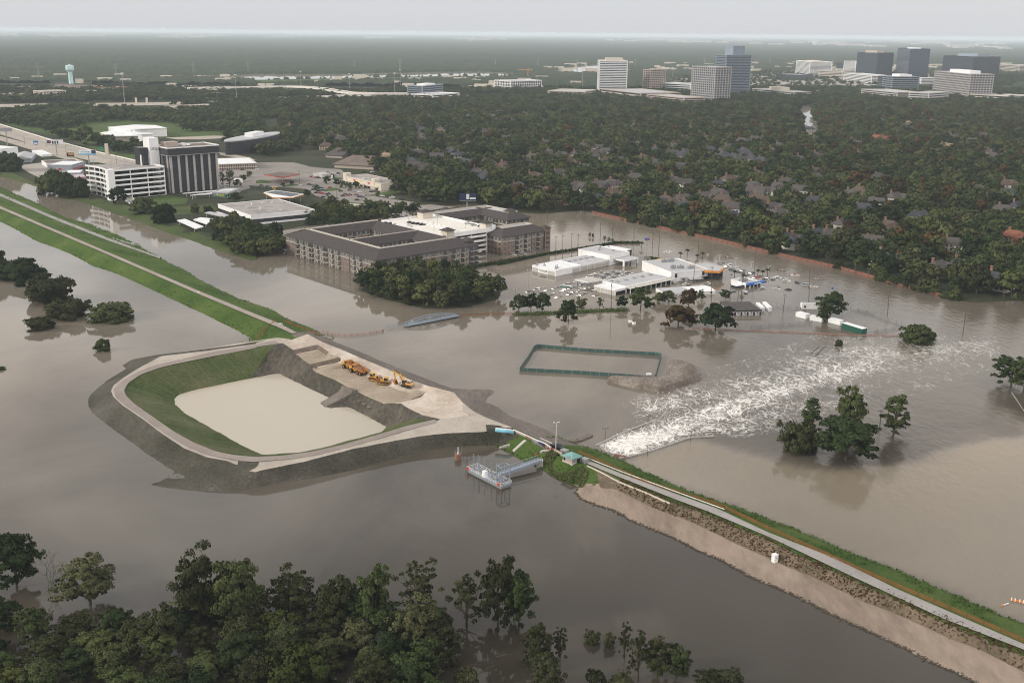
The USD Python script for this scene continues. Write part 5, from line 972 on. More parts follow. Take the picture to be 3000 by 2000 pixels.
far('office_tower', 'tallest grey glass tower with a stepped top', 'office tower', '13', (1852, 640), (1945, 650), (2092, 638), 262, 27, 'blue_steel', 'blue_glass', pent=(.1, .9, 20, 'blue_steel'), sp=0.35)
far('office_tower', 'gridded grey tower standing in front of the tallest one', 'office tower', '13', (1637, 690), (1850, 712), (1945, 703), 374, 16, 'grey_stone', 'blue_glass', 'grid', sp=0.3)
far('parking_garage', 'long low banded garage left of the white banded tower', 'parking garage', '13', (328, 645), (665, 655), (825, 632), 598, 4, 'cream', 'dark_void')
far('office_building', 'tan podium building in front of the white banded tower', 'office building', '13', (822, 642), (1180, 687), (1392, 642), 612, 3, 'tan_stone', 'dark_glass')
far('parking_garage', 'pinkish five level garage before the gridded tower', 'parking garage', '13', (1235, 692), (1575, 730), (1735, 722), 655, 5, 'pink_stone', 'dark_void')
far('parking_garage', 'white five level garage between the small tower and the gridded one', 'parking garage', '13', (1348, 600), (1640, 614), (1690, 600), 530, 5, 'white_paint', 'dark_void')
far('office_building', 'low dark banded building right of the tall pair of towers', 'office building', '14', (-150, 622), (232, 660), (316, 650), 602, 4, 'grey_stone', 'blue_glass', pent=(.3, .6, 8, 'cream'))
far('office_tower', 'white striped tower with a dark corner, leftmost of the right hand cluster', 'office tower', '14', (250, 436), (375, 462), (475, 445), 325, 13, 'white_paint', 'dark_glass', pent=(.3, .8, 4, 'cream'))
far('office_tower', 'white striped block half hidden behind the broad black tower', 'office tower', '14', (690, 410), (800, 414), (840, 404), 318, 10, 'white_paint', 'dark_glass')
far('office_tower', 'small dark cube left of the white striped block', 'office tower', '14', (626, 404), (690, 406), (712, 398), 330, 8, 'black_panel', 'blue_glass', 'glass', sp=0.2)
far('office_tower', 'broad black glass tower of the right hand cluster', 'office tower', '14', (803, 442), (990, 450), (1070, 440), 240, 18, 'black_panel', 'blue_glass', 'glass', sp=0.22, pent=(.15, .7, 8, 'tan_stone'))
far('office_tower', 'tall black glass tower with a pale corner line', 'office tower', '14', (1170, 436), (1282, 460), (1387, 448), 202, 22, 'sign_dark', 'blue_glass', 'glass', sp=0.25, pent=(.3, .7, 4, 'white_paint'))
far('office_tower', 'black notched tower behind the broad banded one at the right', 'office tower', '14', (1590, 476), (1868, 496), (1908, 474), 275, 17, 'black_panel', 'blue_glass', 'band', sp=0.3, pent=(.2, .85, 9, 'blue_steel'))
far('office_tower', 'broad dark banded tower in front at the right', 'office tower', '14', (1505, 622), (1835, 670), (1862, 646), 436, 11, 'grey_stone', 'dark_glass', 'grid', sp=0.4, pent=(.25, .8, 7, 'white_paint'))
far('office_tower', 'squat dark banded tower between the two black ones', 'office tower', '14', (1042, 592), (1128, 605), (1298, 596), 458, 8, 'blue_steel', 'dark_glass', sp=0.4, pent=(.1, .9, 6, 'white_paint'))
far('office_tower', 'dark glass slab joined to the left of the squat tower', 'office tower', '14', (1000, 580), (1040, 588), (1052, 580), 458, 8, 'black_panel', 'blue_glass', 'glass', sp=0.2)
far('parking_garage', 'long grey banded garage under the squat dark tower', 'parking garage', '14', (852, 648), (1180, 684), (1275, 668), 604, 5, 'pale_concrete', 'dark_void')
far('parking_garage', 'grey blue banded garage right of the long grey one', 'parking garage', '14', (1285, 694), (1470, 704), (1715, 692), 612, 5, 'pale_concrete', 'blue_glass')
far('parking_garage', 'cream garage left of the broad black tower', 'parking garage', '14', (462, 466), (680, 474), (800, 444), 412, 5, 'cream', 'dark_void')
far('parking_garage', 'cream garage in front of the broad black tower', 'parking garage', '14', (690, 496), (945, 526), (1000, 512), 450, 6, 'white_paint', 'dark_void')
far('parking_garage', 'white garage between the two dark towers', 'parking garage', '14', (1310, 542), (1400, 548), (1512, 528), 472, 6, 'white_paint', 'blue_glass')
far('parking_garage', 'white long garage at the right edge behind the trees', 'parking garage', '14', (2095, 402), (2300, 416), (2420, 404), 356, 5, 'cream', 'dark_void')
far('office_building', 'long blue grey slab building far behind the right hand towers', 'office building', '14', (1905, 400), (2050, 404), (2222, 352), 272, 9, 'blue_steel', 'blue_glass')
far('apartment_building', 'cream low apartment row at the right edge of the suburb', 'apartment building', '14', (1850, 672), (2230, 694), (2290, 676), 640, 3, 'cream', 'dark_glass')
far('office_building', 'low black glass building left of the striped tower', 'office building', '14', (70, 482), (300, 490), (322, 472), 442, 3, 'black_panel', 'blue_glass', 'glass')
far('office_building', 'small white banded building by the bayou', 'office building', '14', (395, 618), (502, 624), (520, 614), 592, 2, 'cream', 'dark_glass')
far('office_building', 'wide blue glass office with a white roof by the overpass', 'office building', '12', (1392, 645), (1530, 650), (1900, 606), 545, 6, 'blue_steel', 'blue_glass', 'band', sp=0.25, pent=(.2, .8, 4, 'white_paint'))
far('parking_garage', 'white open garage before the blue glass office', 'parking garage', '12', (1425, 690), (1620, 700), (2200, 648), 628, 4, 'white_paint', 'dark_void')
far('building_site', 'unfinished concrete frame building right of the blue glass office', 'building', '12', (2190, 582), (2340, 594), (2560, 580), 500, 4, 'white_paint', 'dark_void', 'grid', sp=0.2)
far('parking_garage', 'tan four level garage below the water tower', 'parking garage', '11', (312, 655), (400, 662), (578, 650), 595, 4, 'cream', 'dark_void', 'grid')
far('office_building', 'tan low garage at the left edge below the water tower', 'office building', '11', (-40, 655), (110, 664), (205, 655), 622, 3, 'cream', 'dark_void', 'grid')
far('shop_building', 'red brick and white low building right of the water tower', 'building', '11', (875, 600), (1010, 606), (1065, 590), 562, 2, 'wall_brick', 'white_paint')
far('shop_building', 'flat roofed white store among the trees above the school', 'building', '11', (1515, 770), (1600, 778), (1780, 740), 738, 1, 'tan_stone', 'cream', roof='white_roof')
T, W, D, Hh = far('store_building', 'long brown roofed hall left of the water tower', 'building', '11', (400, 592), (690, 604), (705, 580), 580, 1, 'tan_stone', 'cream'); r = MB(); gable(r, 0, W, 0, D, Hh, 9, axis='x'); r.build('pitched_roof', 'brown_roof', T)
# curved black office
oA, oB = P('11', 2200, 1180, GZ), P('12', 300, 1085, GZ); fo_ = F(oA, oB); T, W = fronted('office_building', 'black round ended office building among dark trees', 'office building', oA, oB); Hh = top_at(oB, '12', 322, 968)
out = [(W / 2 + W / 2 * math.cos(t), 14 + 14 * math.sin(t)) for t in np.linspace(0, 2 * math.pi, 33)[:-1]]
MB().poly(out, 0, Hh - 0.6).build('glass_wall', 'black_panel', T)
for k in range(1, 5): MB().poly(Polygon(out).buffer(0.25).exterior.coords, Hh * k / 5 - 0.25, Hh * k / 5 + 0.2).build('floor_band', 'dark_glass', T)
MB().poly(Polygon(out).buffer(0.5).exterior.coords, Hh - 0.6, Hh + 0.5).build('roof', 'grey_roof', T); MB().box(W * .4, W * .62, 8, 18, Hh + .5, Hh + 5).build('penthouse', 'white_paint', T)

# ---------------------------------------------------------------- low buildings of the near commercial strip
def simple(name, label, cat, c, A, B, C, yt, wall, roof, bands=(), z=GZ, par=0.8, units=0, group=None):
 """A flat roofed building with a parapet; bands: (z0, z1, material, proud) as shares of the height."""
 a, b, d = P(c, *A, z), P(c, *B, z), P(c, *C, z); f = F(a, b); D = max(6.0, f.loc(d)[1]); Hh = top_at(b, c, B[0], yt)
 T, W = fronted(name, label, cat, a, b, group)
 MB().box(0, W, 0, D, -0.5, Hh - par * 0.6).build('wall', wall, T)
 for p, q, m, o in bands:
  s = MB().box(-o, W + o, -o, 0.01, Hh * p, Hh * q).box(W - 0.01, W + o, 0.01, D, Hh * p, Hh * q).box(-o, 0.01, 0.01, D, Hh * p, Hh * q); s.build('wall_band', m, T)
 t = MB(); [t.box(*k, Hh - par, Hh) for k in ((-.1, W + .1, -.1, .4), (-.1, W + .1, D - .4, D + .1), (-.1, .4, .4, D - .4), (W - .4, W + .1, .4, D - .4))]; t.build('parapet', wall if wall != 'black_panel' else 'white_paint', T)
 MB().box(.4, W - .4, .4, D - .4, Hh - par * 0.6, Hh - par * 0.4).build('roof', roof, T)
 if units: rooftop(T, W, D, Hh - par * 0.4, units, n=units)
 return T, W, D, Hh, f
T, W, D, Hh, f = simple('office_building', 'low white office with black window bands and a stained flat roof', 'office building', '', (640, 624), (737, 659), (925, 641), 631, 'white_paint', 'stained_roof', [(.30, .62, 'black_panel', .06)], units=8)
MB().box(-0.6, W + 2.2, -2.0, -0.02, Hh * .18, Hh * .3).box(W + 0.1, W + 2.2, -0.02, D, Hh * .18, Hh * .3).build('lower_canopy', 'white_paint', T)
T, W, D, Hh, f = simple('shop_building', 'cream strip mall with a raised tower end and a grey roof', 'shop', '22', (805, 112), (1150, 188), (1278, 150), 118, 'cream', 'stained_roof', units=6)
MB().box(3, W * .93, -1.6, -0.02, Hh * .45, Hh * .6).build('awning', 'cream', T); [MB().box(W * (.05 + .1 * k), W * (.12 + .1 * k), -0.05, 0.0, 0.3, Hh * .42).build('shop_window', 'dark_glass', T) for k in range(9)]
for x, m in ((.28, 'sign_red'), (.42, 'sign_yellow'), (.66, 'sign_red')): MB().box(W * x, W * x + 3.2, -0.25, -0.11, Hh * .66, Hh * .84).build('shop_sign', m, T)
for x in (0.0, .76): MB().box(W * x, W * x + 5, -0.4, 5, 0, Hh * 1.35).build('end_tower', 'cream', T)
T, W, D, Hh, f = simple('motel_building', 'long tan two storey motel with a white roof', 'motel', '11', (2015, 1312), (2352, 1300), (2500, 1240), 1245, 'tan_stone', 'white_roof', [(.44, .52, 'cream', .9), (.93, 1.0, 'white_roof', 1.0)])
for k in range(16): MB().box(W * (k + .3) / 16, W * (k + .62) / 16, -0.05, -0.01, Hh * .54, Hh * .85).box(W * (k + .3) / 16, W * (k + .62) / 16, -0.05, -0.01, Hh * .06, Hh * .38).build('door', 'dark_glass', T)
T, W, D, Hh, f = simple('hall_building', 'brown pitched hall behind the filling station', 'building', '12', (720, 1290), (1080, 1310), (1170, 1240), 1275, 'tan_stone', 'dark_roof'); r = MB(); gable(r, 0, W, 0, D, Hh, 6.0, ov=1.5, axis='x', hip=6); r.build('pitched_roof', 'brown_roof', T)
T, W, D, Hh, f = simple('hall_building', 'grey roofed church like building before the suburb', 'building', '12', (640, 1195), (790, 1205), (850, 1160), 1180, 'tan_stone', 'dark_roof'); r = MB(); gable(r, 0, W, 0, D, Hh, 6.0, ov=1.5, axis='x', hip=3); r.build('pitched_roof', 'roof_grey', T)
simple('shop_building', 'small pale box shop beside the filling station', 'shop', '12', (528, 1372), (610, 1384), (645, 1368), 1350, 'pale_concrete', 'grey_roof')
T, W, D, Hh, f = simple('shop_building', 'sandwich shop with a green and yellow name on a grey wall', 'shop', '21', (1945, 240), (2095, 244), (2115, 195), 205, 'steel_grey', 'grey_roof')
for s, x, m in (('SUB', .10, 'sign_white'), ('WAY', .46, 'sign_yellow')):
 tx = meshkit.text_mesh(s, Hh * .36, 0.08, bold=True); tx.apply_transform(trimesh.transformations.rotation_matrix(math.pi / 2, [1, 0, 0])); tx.apply_scale([W * .32 / tx.extents[0], 1, 1]); tx.apply_translation([W * x - tx.bounds[0][0] * 1.0, -0.02, Hh * .42]); obj('lettering', tx, m, T)
MB().box(W * .06, W * .86, -0.015, -0.003, Hh * .32, Hh * .9).build('sign_panel', 'sign_green', T)
def canopy(name, label, c, pts, z, mat, under='white_trim', th=0.5, posts=True, cat='canopy', group=None, edge=None):
 q = PL(c, pts, z); o = q.mean(0); t = thing(name, label, cat, (o[0], o[1], 0), 0, group); l = q - [o[0], o[1], 0]
 MB().poly(l, z - th, z).build('roof', mat, t)
 if edge: MB().poly(Polygon(l[:, :2]).buffer(0.15, join_style=2).exterior.coords, z - th - 0.3, z - th * 0.4).build('fascia', edge, t)
 if posts:
  for k in range(len(l)):
   a = l[k] * 0.82 + l[(k + 1) % len(l)] * 0.04; MB().box(a[0] - .12, a[0] + .12, a[1] - .12, a[1] + .12, -1.0, z - th).build('post', under, t)
 return t
canopy('filling_station_canopy', 'red brown filling station canopy on white posts', '12', [(75, 1352), (235, 1328), (402, 1348), (250, 1378)], GZ + 6, 'brown_roof', edge='sign_red')
t = canopy('filling_station_canopy', 'white filling station canopy with dark solar strips behind the low office', '22', [(70, 200), (170, 178), (440, 215), (330, 245), (160, 245)], GZ + 6, 'white_roof', edge='orange_fascia')
q = PL('22', [(90, 200), (175, 182), (420, 216), (320, 238)], GZ + 6.2); o = np.array([*np.array(t.GetAttribute('xformOp:translate').Get())[:2], 0])
for k in range(9):
 a, b = q[0] + (q[3] - q[0]) * (k + .5) / 9 - o, q[1] + (q[2] - q[1]) * (k + .5) / 9 - o; MB().bar(a, b, 2.0, 0.1).build('solar_strip', 'black_panel', t)
for i, pts in enumerate([[(1625, 455), (1700, 442), (1872, 512), (1800, 532)], [(1775, 448), (1840, 428), (1958, 440), (1900, 490)], [(1878, 385), (1930, 374), (2112, 412), (2060, 425)], [(2062, 440), (2130, 430), (2200, 455), (2130, 475)]]):
 canopy('carport', ['long pale carport nearest to the channel bank', 'short carport behind the nearest one', 'narrow carport against the low white office', 'small carport half hidden by trees'][i], '21', pts, GZ + 3, 'white_roof' if i != 2 else 'grey_roof', cat='carport', group='carports by the low office')
for i, pts in enumerate([[(1675, 208), (1700, 203), (2150, 165), (2130, 176)], [(1750, 225), (1770, 220), (1960, 200), (1940, 212)]]): canopy('walkway_canopy', ['longer white walkway roof before the black tower', 'shorter white walkway roof before the sandwich shop'][i], '21', pts, GZ + 3.2, 'white_roof')
# school with a curved white roof
sA, sB = P('11', 1005, 1035, GZ), P('11', 1260, 1045, GZ); T, W = fronted('school_building', 'white roofed school with a sweeping curved wing on a lawn', 'school', sA, sB); fs = F(sA, sB); Hs = top_at(sB, '11', 1258, 1000)
fx = lambda x, y, z: fs.loc(P('11', x, y, z))
MB().poly([fx(925, 975, Hs), fx(1040, 1005, Hs), fx(1262, 1000, Hs), fx(1310, 985, Hs), fx(1150, 945, Hs)], 0, Hs).build('wall', 'tan_stone', T); MB().poly([fx(920, 972, Hs), fx(1040, 1006, Hs), fx(1265, 1001, Hs), fx(1320, 983, Hs), fx(1150, 940, Hs)], Hs, Hs + 0.7).build('roof', 'white_roof', T)
H3 = Hs + 4; MB().poly([fx(995, 925, H3), fx(1240, 940, H3), fx(1530, 930, H3), fx(1430, 908, H3), fx(1240, 903, H3)], 0, H3).build('wall', 'white_paint', T); MB().poly([fx(990, 922, H3), fx(1240, 941, H3), fx(1535, 930, H3), fx(1430, 905, H3), fx(1240, 900, H3)], H3, H3 + .8).build('roof', 'white_roof', T)
arc = [fx(1235, 930, Hs + 2), fx(1150, 945, Hs + 2), fx(1140, 965, Hs + 2), fx(1200, 980, Hs + 2), fx(1300, 988, Hs + 2), fx(1400, 985, Hs + 2), fx(1400, 978, Hs + 2), fx(1290, 975, Hs + 2), fx(1195, 962, Hs + 2), fx(1200, 945, Hs + 2)]
MB().poly(arc, 0, Hs + 2).build('curved_wing', 'white_paint', T); MB().poly(Polygon(arc).buffer(.6).exterior.coords, Hs + 2, Hs + 2.8).build('curved_roof', 'white_roof', T)
[MB().box(W * (.33 + .1 * k), W * (.39 + .1 * k), -0.4, -0.06, 0.5, Hs * .8).build('window', 'white_trim', T) for k in range(6)]
# storage sheds at the left
T, W, D, Hh, f = simple('warehouse', 'large white roofed warehouse at the left edge by the freeway', 'warehouse', '11', (-60, 1190), (170, 1165), (360, 1110), 1100, 'white_paint', 'white_roof', par=.3)
T, W, D, Hh, f = simple('warehouse', 'blue grey gabled shed below the large white warehouse', 'warehouse', '11', (95, 1245), (290, 1240), (330, 1195), 1205, 'blue_grey_siding', 'grey_roof', par=.2); r = MB(); gable(r, 0, W, 0, D, Hh, 3, axis='y'); r.build('pitched_roof', 'grey_roof', T)
T, W, D, Hh, f = simple('storage_building', 'white storage building with a parapet and a row of red doors', 'storage building', '11', (440, 1315), (660, 1318), (760, 1280), 1265, 'blue_grey_siding', 'white_roof', par=.6)
[MB().box(W * x, W * x + 3, -0.08, -0.01, 0.2, 3.4).build('roller_door', 'red_door', T) for x in (.45,)]; [MB().box(W + .01, W + .09, D * (.1 + .12 * k), D * (.19 + .12 * k), 0.2, 3.2).build('roller_door', 'red_door', T) for k in range(6)]
T, W, D, Hh, f = simple('storage_building', 'low white roofed storage row with two red doors nearest to the garage', 'storage building', '11', (590, 1375), (740, 1372), (790, 1345), 1335, 'blue_grey_siding', 'white_roof', par=.3); [MB().box(W * x, W * x + 3.4, -0.08, -0.01, 0.2, 3.2).build('roller_door', 'red_door', T) for x in (.1, .6)]
T, W, D, Hh, f = simple('shop_building', 'flat brown roofed white shop beside the storage doors', 'shop', '11', (385, 1262), (430, 1290), (680, 1240), 1250, 'white_paint', 'brown_roof', par=.9)
simple('shop_building', 'small rose painted building touching the white garage', 'shop', '11', (700, 1425), (795, 1420), (830, 1390), 1372, 'rose_paint', 'grey_roof')
simple('shop_building', 'small white roofed shed with a ribbed roof below the billboards', 'shop', '11', (385, 1190), (480, 1185), (490, 1140), 1165, 'white_paint', 'white_roof')
# ---------------------------------------------------------------- lawns, paving and roads on the dry land
def sheet(name, poly, mat, lift, step=30.0):
 g = poly if hasattr(poly, 'area') else Polygon(np.asarray(poly)[:, :2]).buffer(0)
 structure(name, zone_mesh(g, step, lambda q: shore_z(q) + lift), mat)
BANKUP = PL('21', [(-900, 60), (0, -12), (140, 30), (380, 140), (600, 200), (820, 228), (960, 270), (1100, 302), (1220, 338), (1420, 425), (1600, 480), (1860, 560), (2060, 645), (2352, 745)], GZ)
sheet('channel_bank', area(SHORE[:15], BANKUP[::-1]).intersection(NEARG.buffer(-.2)), 'bank_grass', 0.05, 8)
sheet('lawn', PL('21', [(1250, 262), (1530, 225), (1690, 235), (1790, 292), (1600, 322), (1400, 335)], GZ), 'lawn', 0.05)
sheet('lawn', PL('21', [(1590, 335), (1990, 300), (1995, 395), (1600, 415)], GZ), 'bank_grass', 0.05)
sheet('park_lawn', PL('11', [(20, 890), (350, 850), (1000, 840), (1640, 870), (2100, 960), (2080, 1015), (1600, 1000), (1000, 1080), (760, 1060), (560, 1005), (300, 955)], GZ), 'lawn', 0.05)
sheet('road_verge', PL('11', [(690, 1062), (900, 1095), (1080, 1165), (1390, 1140), (1400, 1262), (1200, 1212), (900, 1132)], GZ), 'lawn', 0.06)
sheet('lawn', PL('11', [(740, 645), (1400, 632), (1460, 655), (900, 690)], GZ), 'lawn', 0.05)
LOTS = np.vstack([PL('22', [(-750, -60), (-200, -70), (330, -80), (520, -30), (800, -10), (820, 100), (1160, 190), (1290, 175), (1340, 205), (1010, 225), (1480, 295), (1900, 335), (1560, 362), (1300, 312), (820, 295), (690, 270), (560, 240), (450, 160), (0, 150), (-240, 210), (-420, 150), (-760, 130)], GZ)])
ground_mat('lot_paving', [(0.30, (0.15, 0.14, 0.13)), (0.47, (0.215, 0.20, 0.185)), (0.6, (0.27, 0.255, 0.235)), (0.75, (0.34, 0.32, 0.30))], big=0.03, small=0.4, bump=0.03)
LOTSP = Polygon(LOTS[:, :2]).buffer(0)
sheet('paved_lots', LOTSP, 'lot_paving', 0.08, 20)
for pts in ([(0, 95), (60, 82), (170, 112), (0, 122)], [(235, 140), (330, 122), (410, 132), (260, 152)], [(560, 175), (760, 160), (780, 180), (640, 192)], [(690, 62), (800, 66), (790, 82), (690, 84)], [(1000, 232), (1300, 175), (1330, 205), (1130, 232)], [(820, 292), (980, 300), (1060, 315), (960, 322)]):
 sheet('planted_island', PL('22', pts, GZ), 'lawn', 0.16, 8)
sheet('yard', PL('11', [(170, 1270), (420, 1240), (660, 1320), (800, 1380), (640, 1430), (400, 1400), (250, 1330)], GZ), 'concrete_paving', 0.07)
fw = Polygon(PL('22', [(690, 385), (700, 330), (830, 300), (1050, 318), (1320, 315), (1340, 345), (1180, 365), (1000, 400), (760, 420)], GZ)[:, :2]).buffer(0)
structure('flooded_lot_water', zone_mesh(fw, 8, lambda q: np.full(len(q), GZ + 0.22)), 'still_water')
sheet('freeway', PL('11', [(-300, 815), (0, 888), (150, 932), (430, 1020), (640, 1088), (900, 1143), (1150, 1203), (1420, 1262), (1330, 1300), (1000, 1262), (700, 1200), (400, 1118), (150, 1030), (0, 985), (-300, 900)], GZ), 'highway_concrete', 0.10)
sheet('frontage_road', PL('11', [(-300, 930), (0, 1000), (200, 1052), (500, 1140), (800, 1238), (780, 1262), (400, 1160), (0, 1040), (-300, 960)], GZ), 'highway_concrete', 0.12)
for i, (a, b) in enumerate((([(-300, 815), (0, 890), (430, 1022), (900, 1145), (1400, 1258)], 0), ([(-300, 868), (0, 940), (420, 1068), (800, 1160), (1250, 1255)], 1))):
 l = dense(PL('11', a, GZ + 0.5), 12); t = thing('median_barrier', ['pale concrete barrier along the far edge of the freeway', 'dark concrete median barrier in the middle of the freeway'][i], 'barrier'); m = MB()
 for p, q_ in zip(l[:-1], l[1:]): m.bar(p, q_, 0.6, 1.0)
 m.build('barrier_wall', 'white_trim' if i == 0 else 'steel_grey', t)
sheet('school_road', PL('11', [(1520, 1015), (2080, 992), (2100, 1004), (2000, 1030), (1560, 1032)], GZ), 'highway_concrete', 0.1); sheet('street', PL('11', [(2010, 1150), (2200, 1175), (2352, 1215), (2352, 1235), (2180, 1200), (2010, 1172)], GZ), 'highway_concrete', 0.11)
sheet('cross_freeway', PL('11', [(-300, 722), (0, 708), (1500, 690), (2352, 662), (2352, 695), (1500, 716), (0, 735), (-300, 750)], GZ), 'highway_concrete', 0.1); sheet('cross_freeway', PL('12', [(0, 668), (1000, 640), (2300, 622), (2300, 650), (1000, 672), (0, 700)], GZ), 'highway_concrete', 0.11)
def far_sheet(name, pts, mat, lift):
 g = Polygon(np.asarray(pts)[:, :2]).buffer(0)
 structure(name, zone_mesh(g, 90, lambda q: np.full(len(q), GZ + lift)), mat)
far_sheet('interchange_lots', np.vstack([PL('11', [(1150, 640), (1600, 590), (2352, 560)], GZ), PL('12', [(0, 565), (650, 575), (900, 610), (600, 628), (0, 655)], GZ), PL('11', [(2352, 640), (1800, 660), (1400, 650)], GZ)]), 'pale_sand', 0.12)
far_sheet('district_paving', PL('14', [(-900, 480), (0, 420), (250, 400), (900, 420), (1590, 430), (2352, 430), (2352, 470), (1900, 520), (900, 540), (0, 545), (-800, 560)], GZ), 'concrete_paving', 0.12)
far_sheet('building_site_ground', PL('12', [(1900, 540), (2352, 525), (2800, 545), (2600, 590), (1900, 590)], GZ), 'pale_sand', 0.14)
RES = np.vstack([PL('11', [(1490, 452), (1700, 440), (2000, 445), (2352, 432)], GZ), PL('12', [(0, 436), (80, 430), (300, 432), (600, 432), (1000, 425), (1500, 415), (2000, 408), (2352, 418)], GZ), PL('12', [(2352, 445), (1750, 450), (1000, 462), (550, 475), (0, 484)], GZ), PL('11', [(2352, 486), (2100, 482), (1700, 468), (1500, 470)], GZ)])
RES2 = PL('13', [(350, 425), (480, 372), (560, 362), (720, 345), (800, 340), (800, 425), (600, 428), (420, 430)], GZ)
RES3 = PL('12', [(1760, 345), (1900, 335), (2150, 342), (2352, 352), (2352, 362), (2000, 362)], GZ)
for i, a in enumerate((RES, RES2, RES3)):
 g = Polygon(a[:, :2]).buffer(0); R = np.random.default_rng(i)
 structure('reservoir_water', zone_mesh(g, 60, lambda q: np.full(len(q), GZ + 0.2)), 'still_water')
DIKE = np.vstack([PL('11', [(2352, 488)], GZ), PL('12', [(0, 486), (550, 477), (1000, 464), (1750, 452), (2352, 447)], GZ), PL('12', [(2352, 470), (1750, 478), (1000, 498), (550, 515), (0, 520)], GZ), PL('11', [(2352, 520)], GZ)])
far_sheet('reservoir_dike', DIKE, 'lawn', 0.3)

# ---------------------------------------------------------------- woods between the roads and the far forest
CLEAR = [Polygon(PL('11', [(480, 503), (830, 503), (860, 580), (450, 580)], GZ)[:, :2]).buffer(0)] + [Polygon(a[:, :2]).buffer(0) for a in (RES, RES2, RES3, DIKE)] + [Polygon(np.vstack([PL('11', [(1100, 560), (1700, 570), (2352, 530)], GZ), PL('12', [(0, 528), (500, 528), (900, 580), (1390, 590), (1390, 660), (0, 705)], GZ), PL('11', [(2352, 705), (1700, 700), (1200, 660)], GZ)])[:, :2]).buffer(0),
 Polygon(PL('14', [(-900, 460), (0, 405), (250, 385), (900, 400), (1590, 420), (2352, 400), (2352, 480), (1900, 540), (900, 560), (0, 560), (-800, 570)], GZ)[:, :2]).buffer(0), Polygon(PL('12', [(1900, 535), (2352, 520), (2900, 545), (2600, 600), (1900, 600)], GZ)[:, :2]).buffer(0),
 Polygon(PL('11', [(0, 590), (900, 570), (1060, 590), (1060, 640), (560, 680), (0, 680)], GZ)[:, :2]).buffer(0), Polygon(PL('12', [(1390, 590), (1900, 560), (2200, 620), (2200, 690), (1400, 700)], GZ)[:, :2]).buffer(0)]
def canopy_fill(name, label, polys, gap, h, w, seed, leaves=18, size=1.3, keep=1.0, avoid=()):
 R = np.random.default_rng(seed); Q = []
 for g in polys:
  x0, y0, x1, y1 = g.bounds; X, Y = np.meshgrid(np.arange(x0, x1, gap), np.arange(y0, y1, gap)); X[::2] += gap / 2
  p = np.c_[X.ravel(), Y.ravel()] + R.uniform(-.42, .42, (X.size, 2)) * gap
  ok = shapely.contains_xy(g, p[:, 0], p[:, 1]) & (R.uniform(size=len(p)) < keep * np.clip(0.4 + 1.3 * meshkit.fbm(np.c_[p * 0.006, np.zeros(len(p))], 2, seed), 0.3, 1))
  for a in avoid: ok &= ~shapely.contains_xy(a, p[:, 0], p[:, 1])
  Q.append(p[ok])
 Q = np.vstack(Q); inst = UsdGeom.PointInstancer.Define(stage, path_for(name)); pr_ = []
 for j, lm in enumerate(['leaf_dark', 'leaf_green', 'leaf_dark', 'leaf_olive']):
  v, f, n, _ = crown(4.8, 4.1, 22, leaves, size, 900 + seed * 10 + j, 5.0, rag=0.5); pr_.append(obj('crown', (v, f), lm, inst.GetPrim(), normals=n).GetPath())
 inst.CreatePrototypesRel().SetTargets(pr_); inst.CreateProtoIndicesAttr(Vt.IntArray([int(i) for i in R.choice(4, len(Q), p=[.35, .35, .15, .15])]))
 inst.CreatePositionsAttr(Vt.Vec3fArray.FromNumpy(np.c_[Q, np.full(len(Q), GZ - 0.3)].astype(np.float32))); s = R.uniform(.7, 1.25, len(Q))
 inst.CreateScalesAttr(Vt.Vec3fArray.FromNumpy(np.c_[s * w / 10, s * w / 10, s * h / 9.5].astype(np.float32))); tag(inst.GetPrim(), label, 'trees', kind='stuff'); print(name, len(Q))
pg = lambda c, pts: Polygon(PL(c, pts, GZ)[:, :2]).buffer(0)
HWY = [pg('11', [(-300, 722), (0, 700), (1500, 682), (2352, 655), (2352, 700), (1500, 722), (0, 742), (-300, 755)]), pg('12', [(0, 660), (1000, 634), (2300, 616), (2300, 655), (1000, 680), (0, 708)])]
canopy_fill('park_trees', 'dark trees around the park lawn and the school on the left', [pg('11', [(-300, 780), (90, 800), (380, 755), (620, 748), (880, 762), (1500, 790), (2352, 745), (2352, 1000), (2200, 1010), (1900, 950), (1700, 970), (1640, 890), (1100, 862), (860, 880), (640, 930), (340, 930), (110, 905), (-300, 850)]),
 pg('11', [(870, 1045), (1000, 1055), (1100, 1105), (1380, 1125), (1385, 1172), (1080, 1172), (870, 1090)]), pg('', [(705, 345), (832, 405), (824, 425), (880, 432), (868, 450), (770, 462), (700, 438), (660, 425), (655, 380), (660, 345)]), pg('11', [(390, 960), (470, 955), (690, 1050), (640, 1060)])], 11.0, 10.5, 11.0, 1, keep=0.9)
canopy_fill('district_trees', 'trees between the office towers and along the freeway', [pg('', [(0, 262), (350, 258), (720, 268), (900, 298), (660, 318), (250, 300), (0, 312)]), pg('', [(720, 275), (1180, 268), (2300, 262), (3100, 268), (3100, 318), (2480, 310), (2300, 314), (2100, 316), (1760, 306), (1500, 300), (1180, 298), (900, 297)]), pg('14', [(1870, 480), (2352, 440), (2500, 440), (2500, 520), (1900, 590)])], 13, 11, 12.5, 2, avoid=HWY + CLEAR[:1])
canopy_fill('scattered_trees', 'scattered trees on the pale lots beside the interchange and the towers', [pg('11', [(1150, 600), (2352, 540), (2352, 655), (1400, 660)]), pg('12', [(0, 555), (650, 575), (600, 625), (0, 655)]), pg('14', [(-900, 470), (0, 410), (900, 425), (2352, 420), (1900, 540), (0, 555), (-800, 565)])], 22, 9, 10, 3, keep=0.55)
rows = np.concatenate([2640 * 1.0058 ** np.arange(0, 165), 2640 * 1.0058 ** 165 * 1.012 ** np.arange(0, 115)]); cols = np.linspace(-0.62, 0.62, 760)
YY, TT = np.meshgrid(rows, cols, indexing='ij'); R = np.random.default_rng(5)
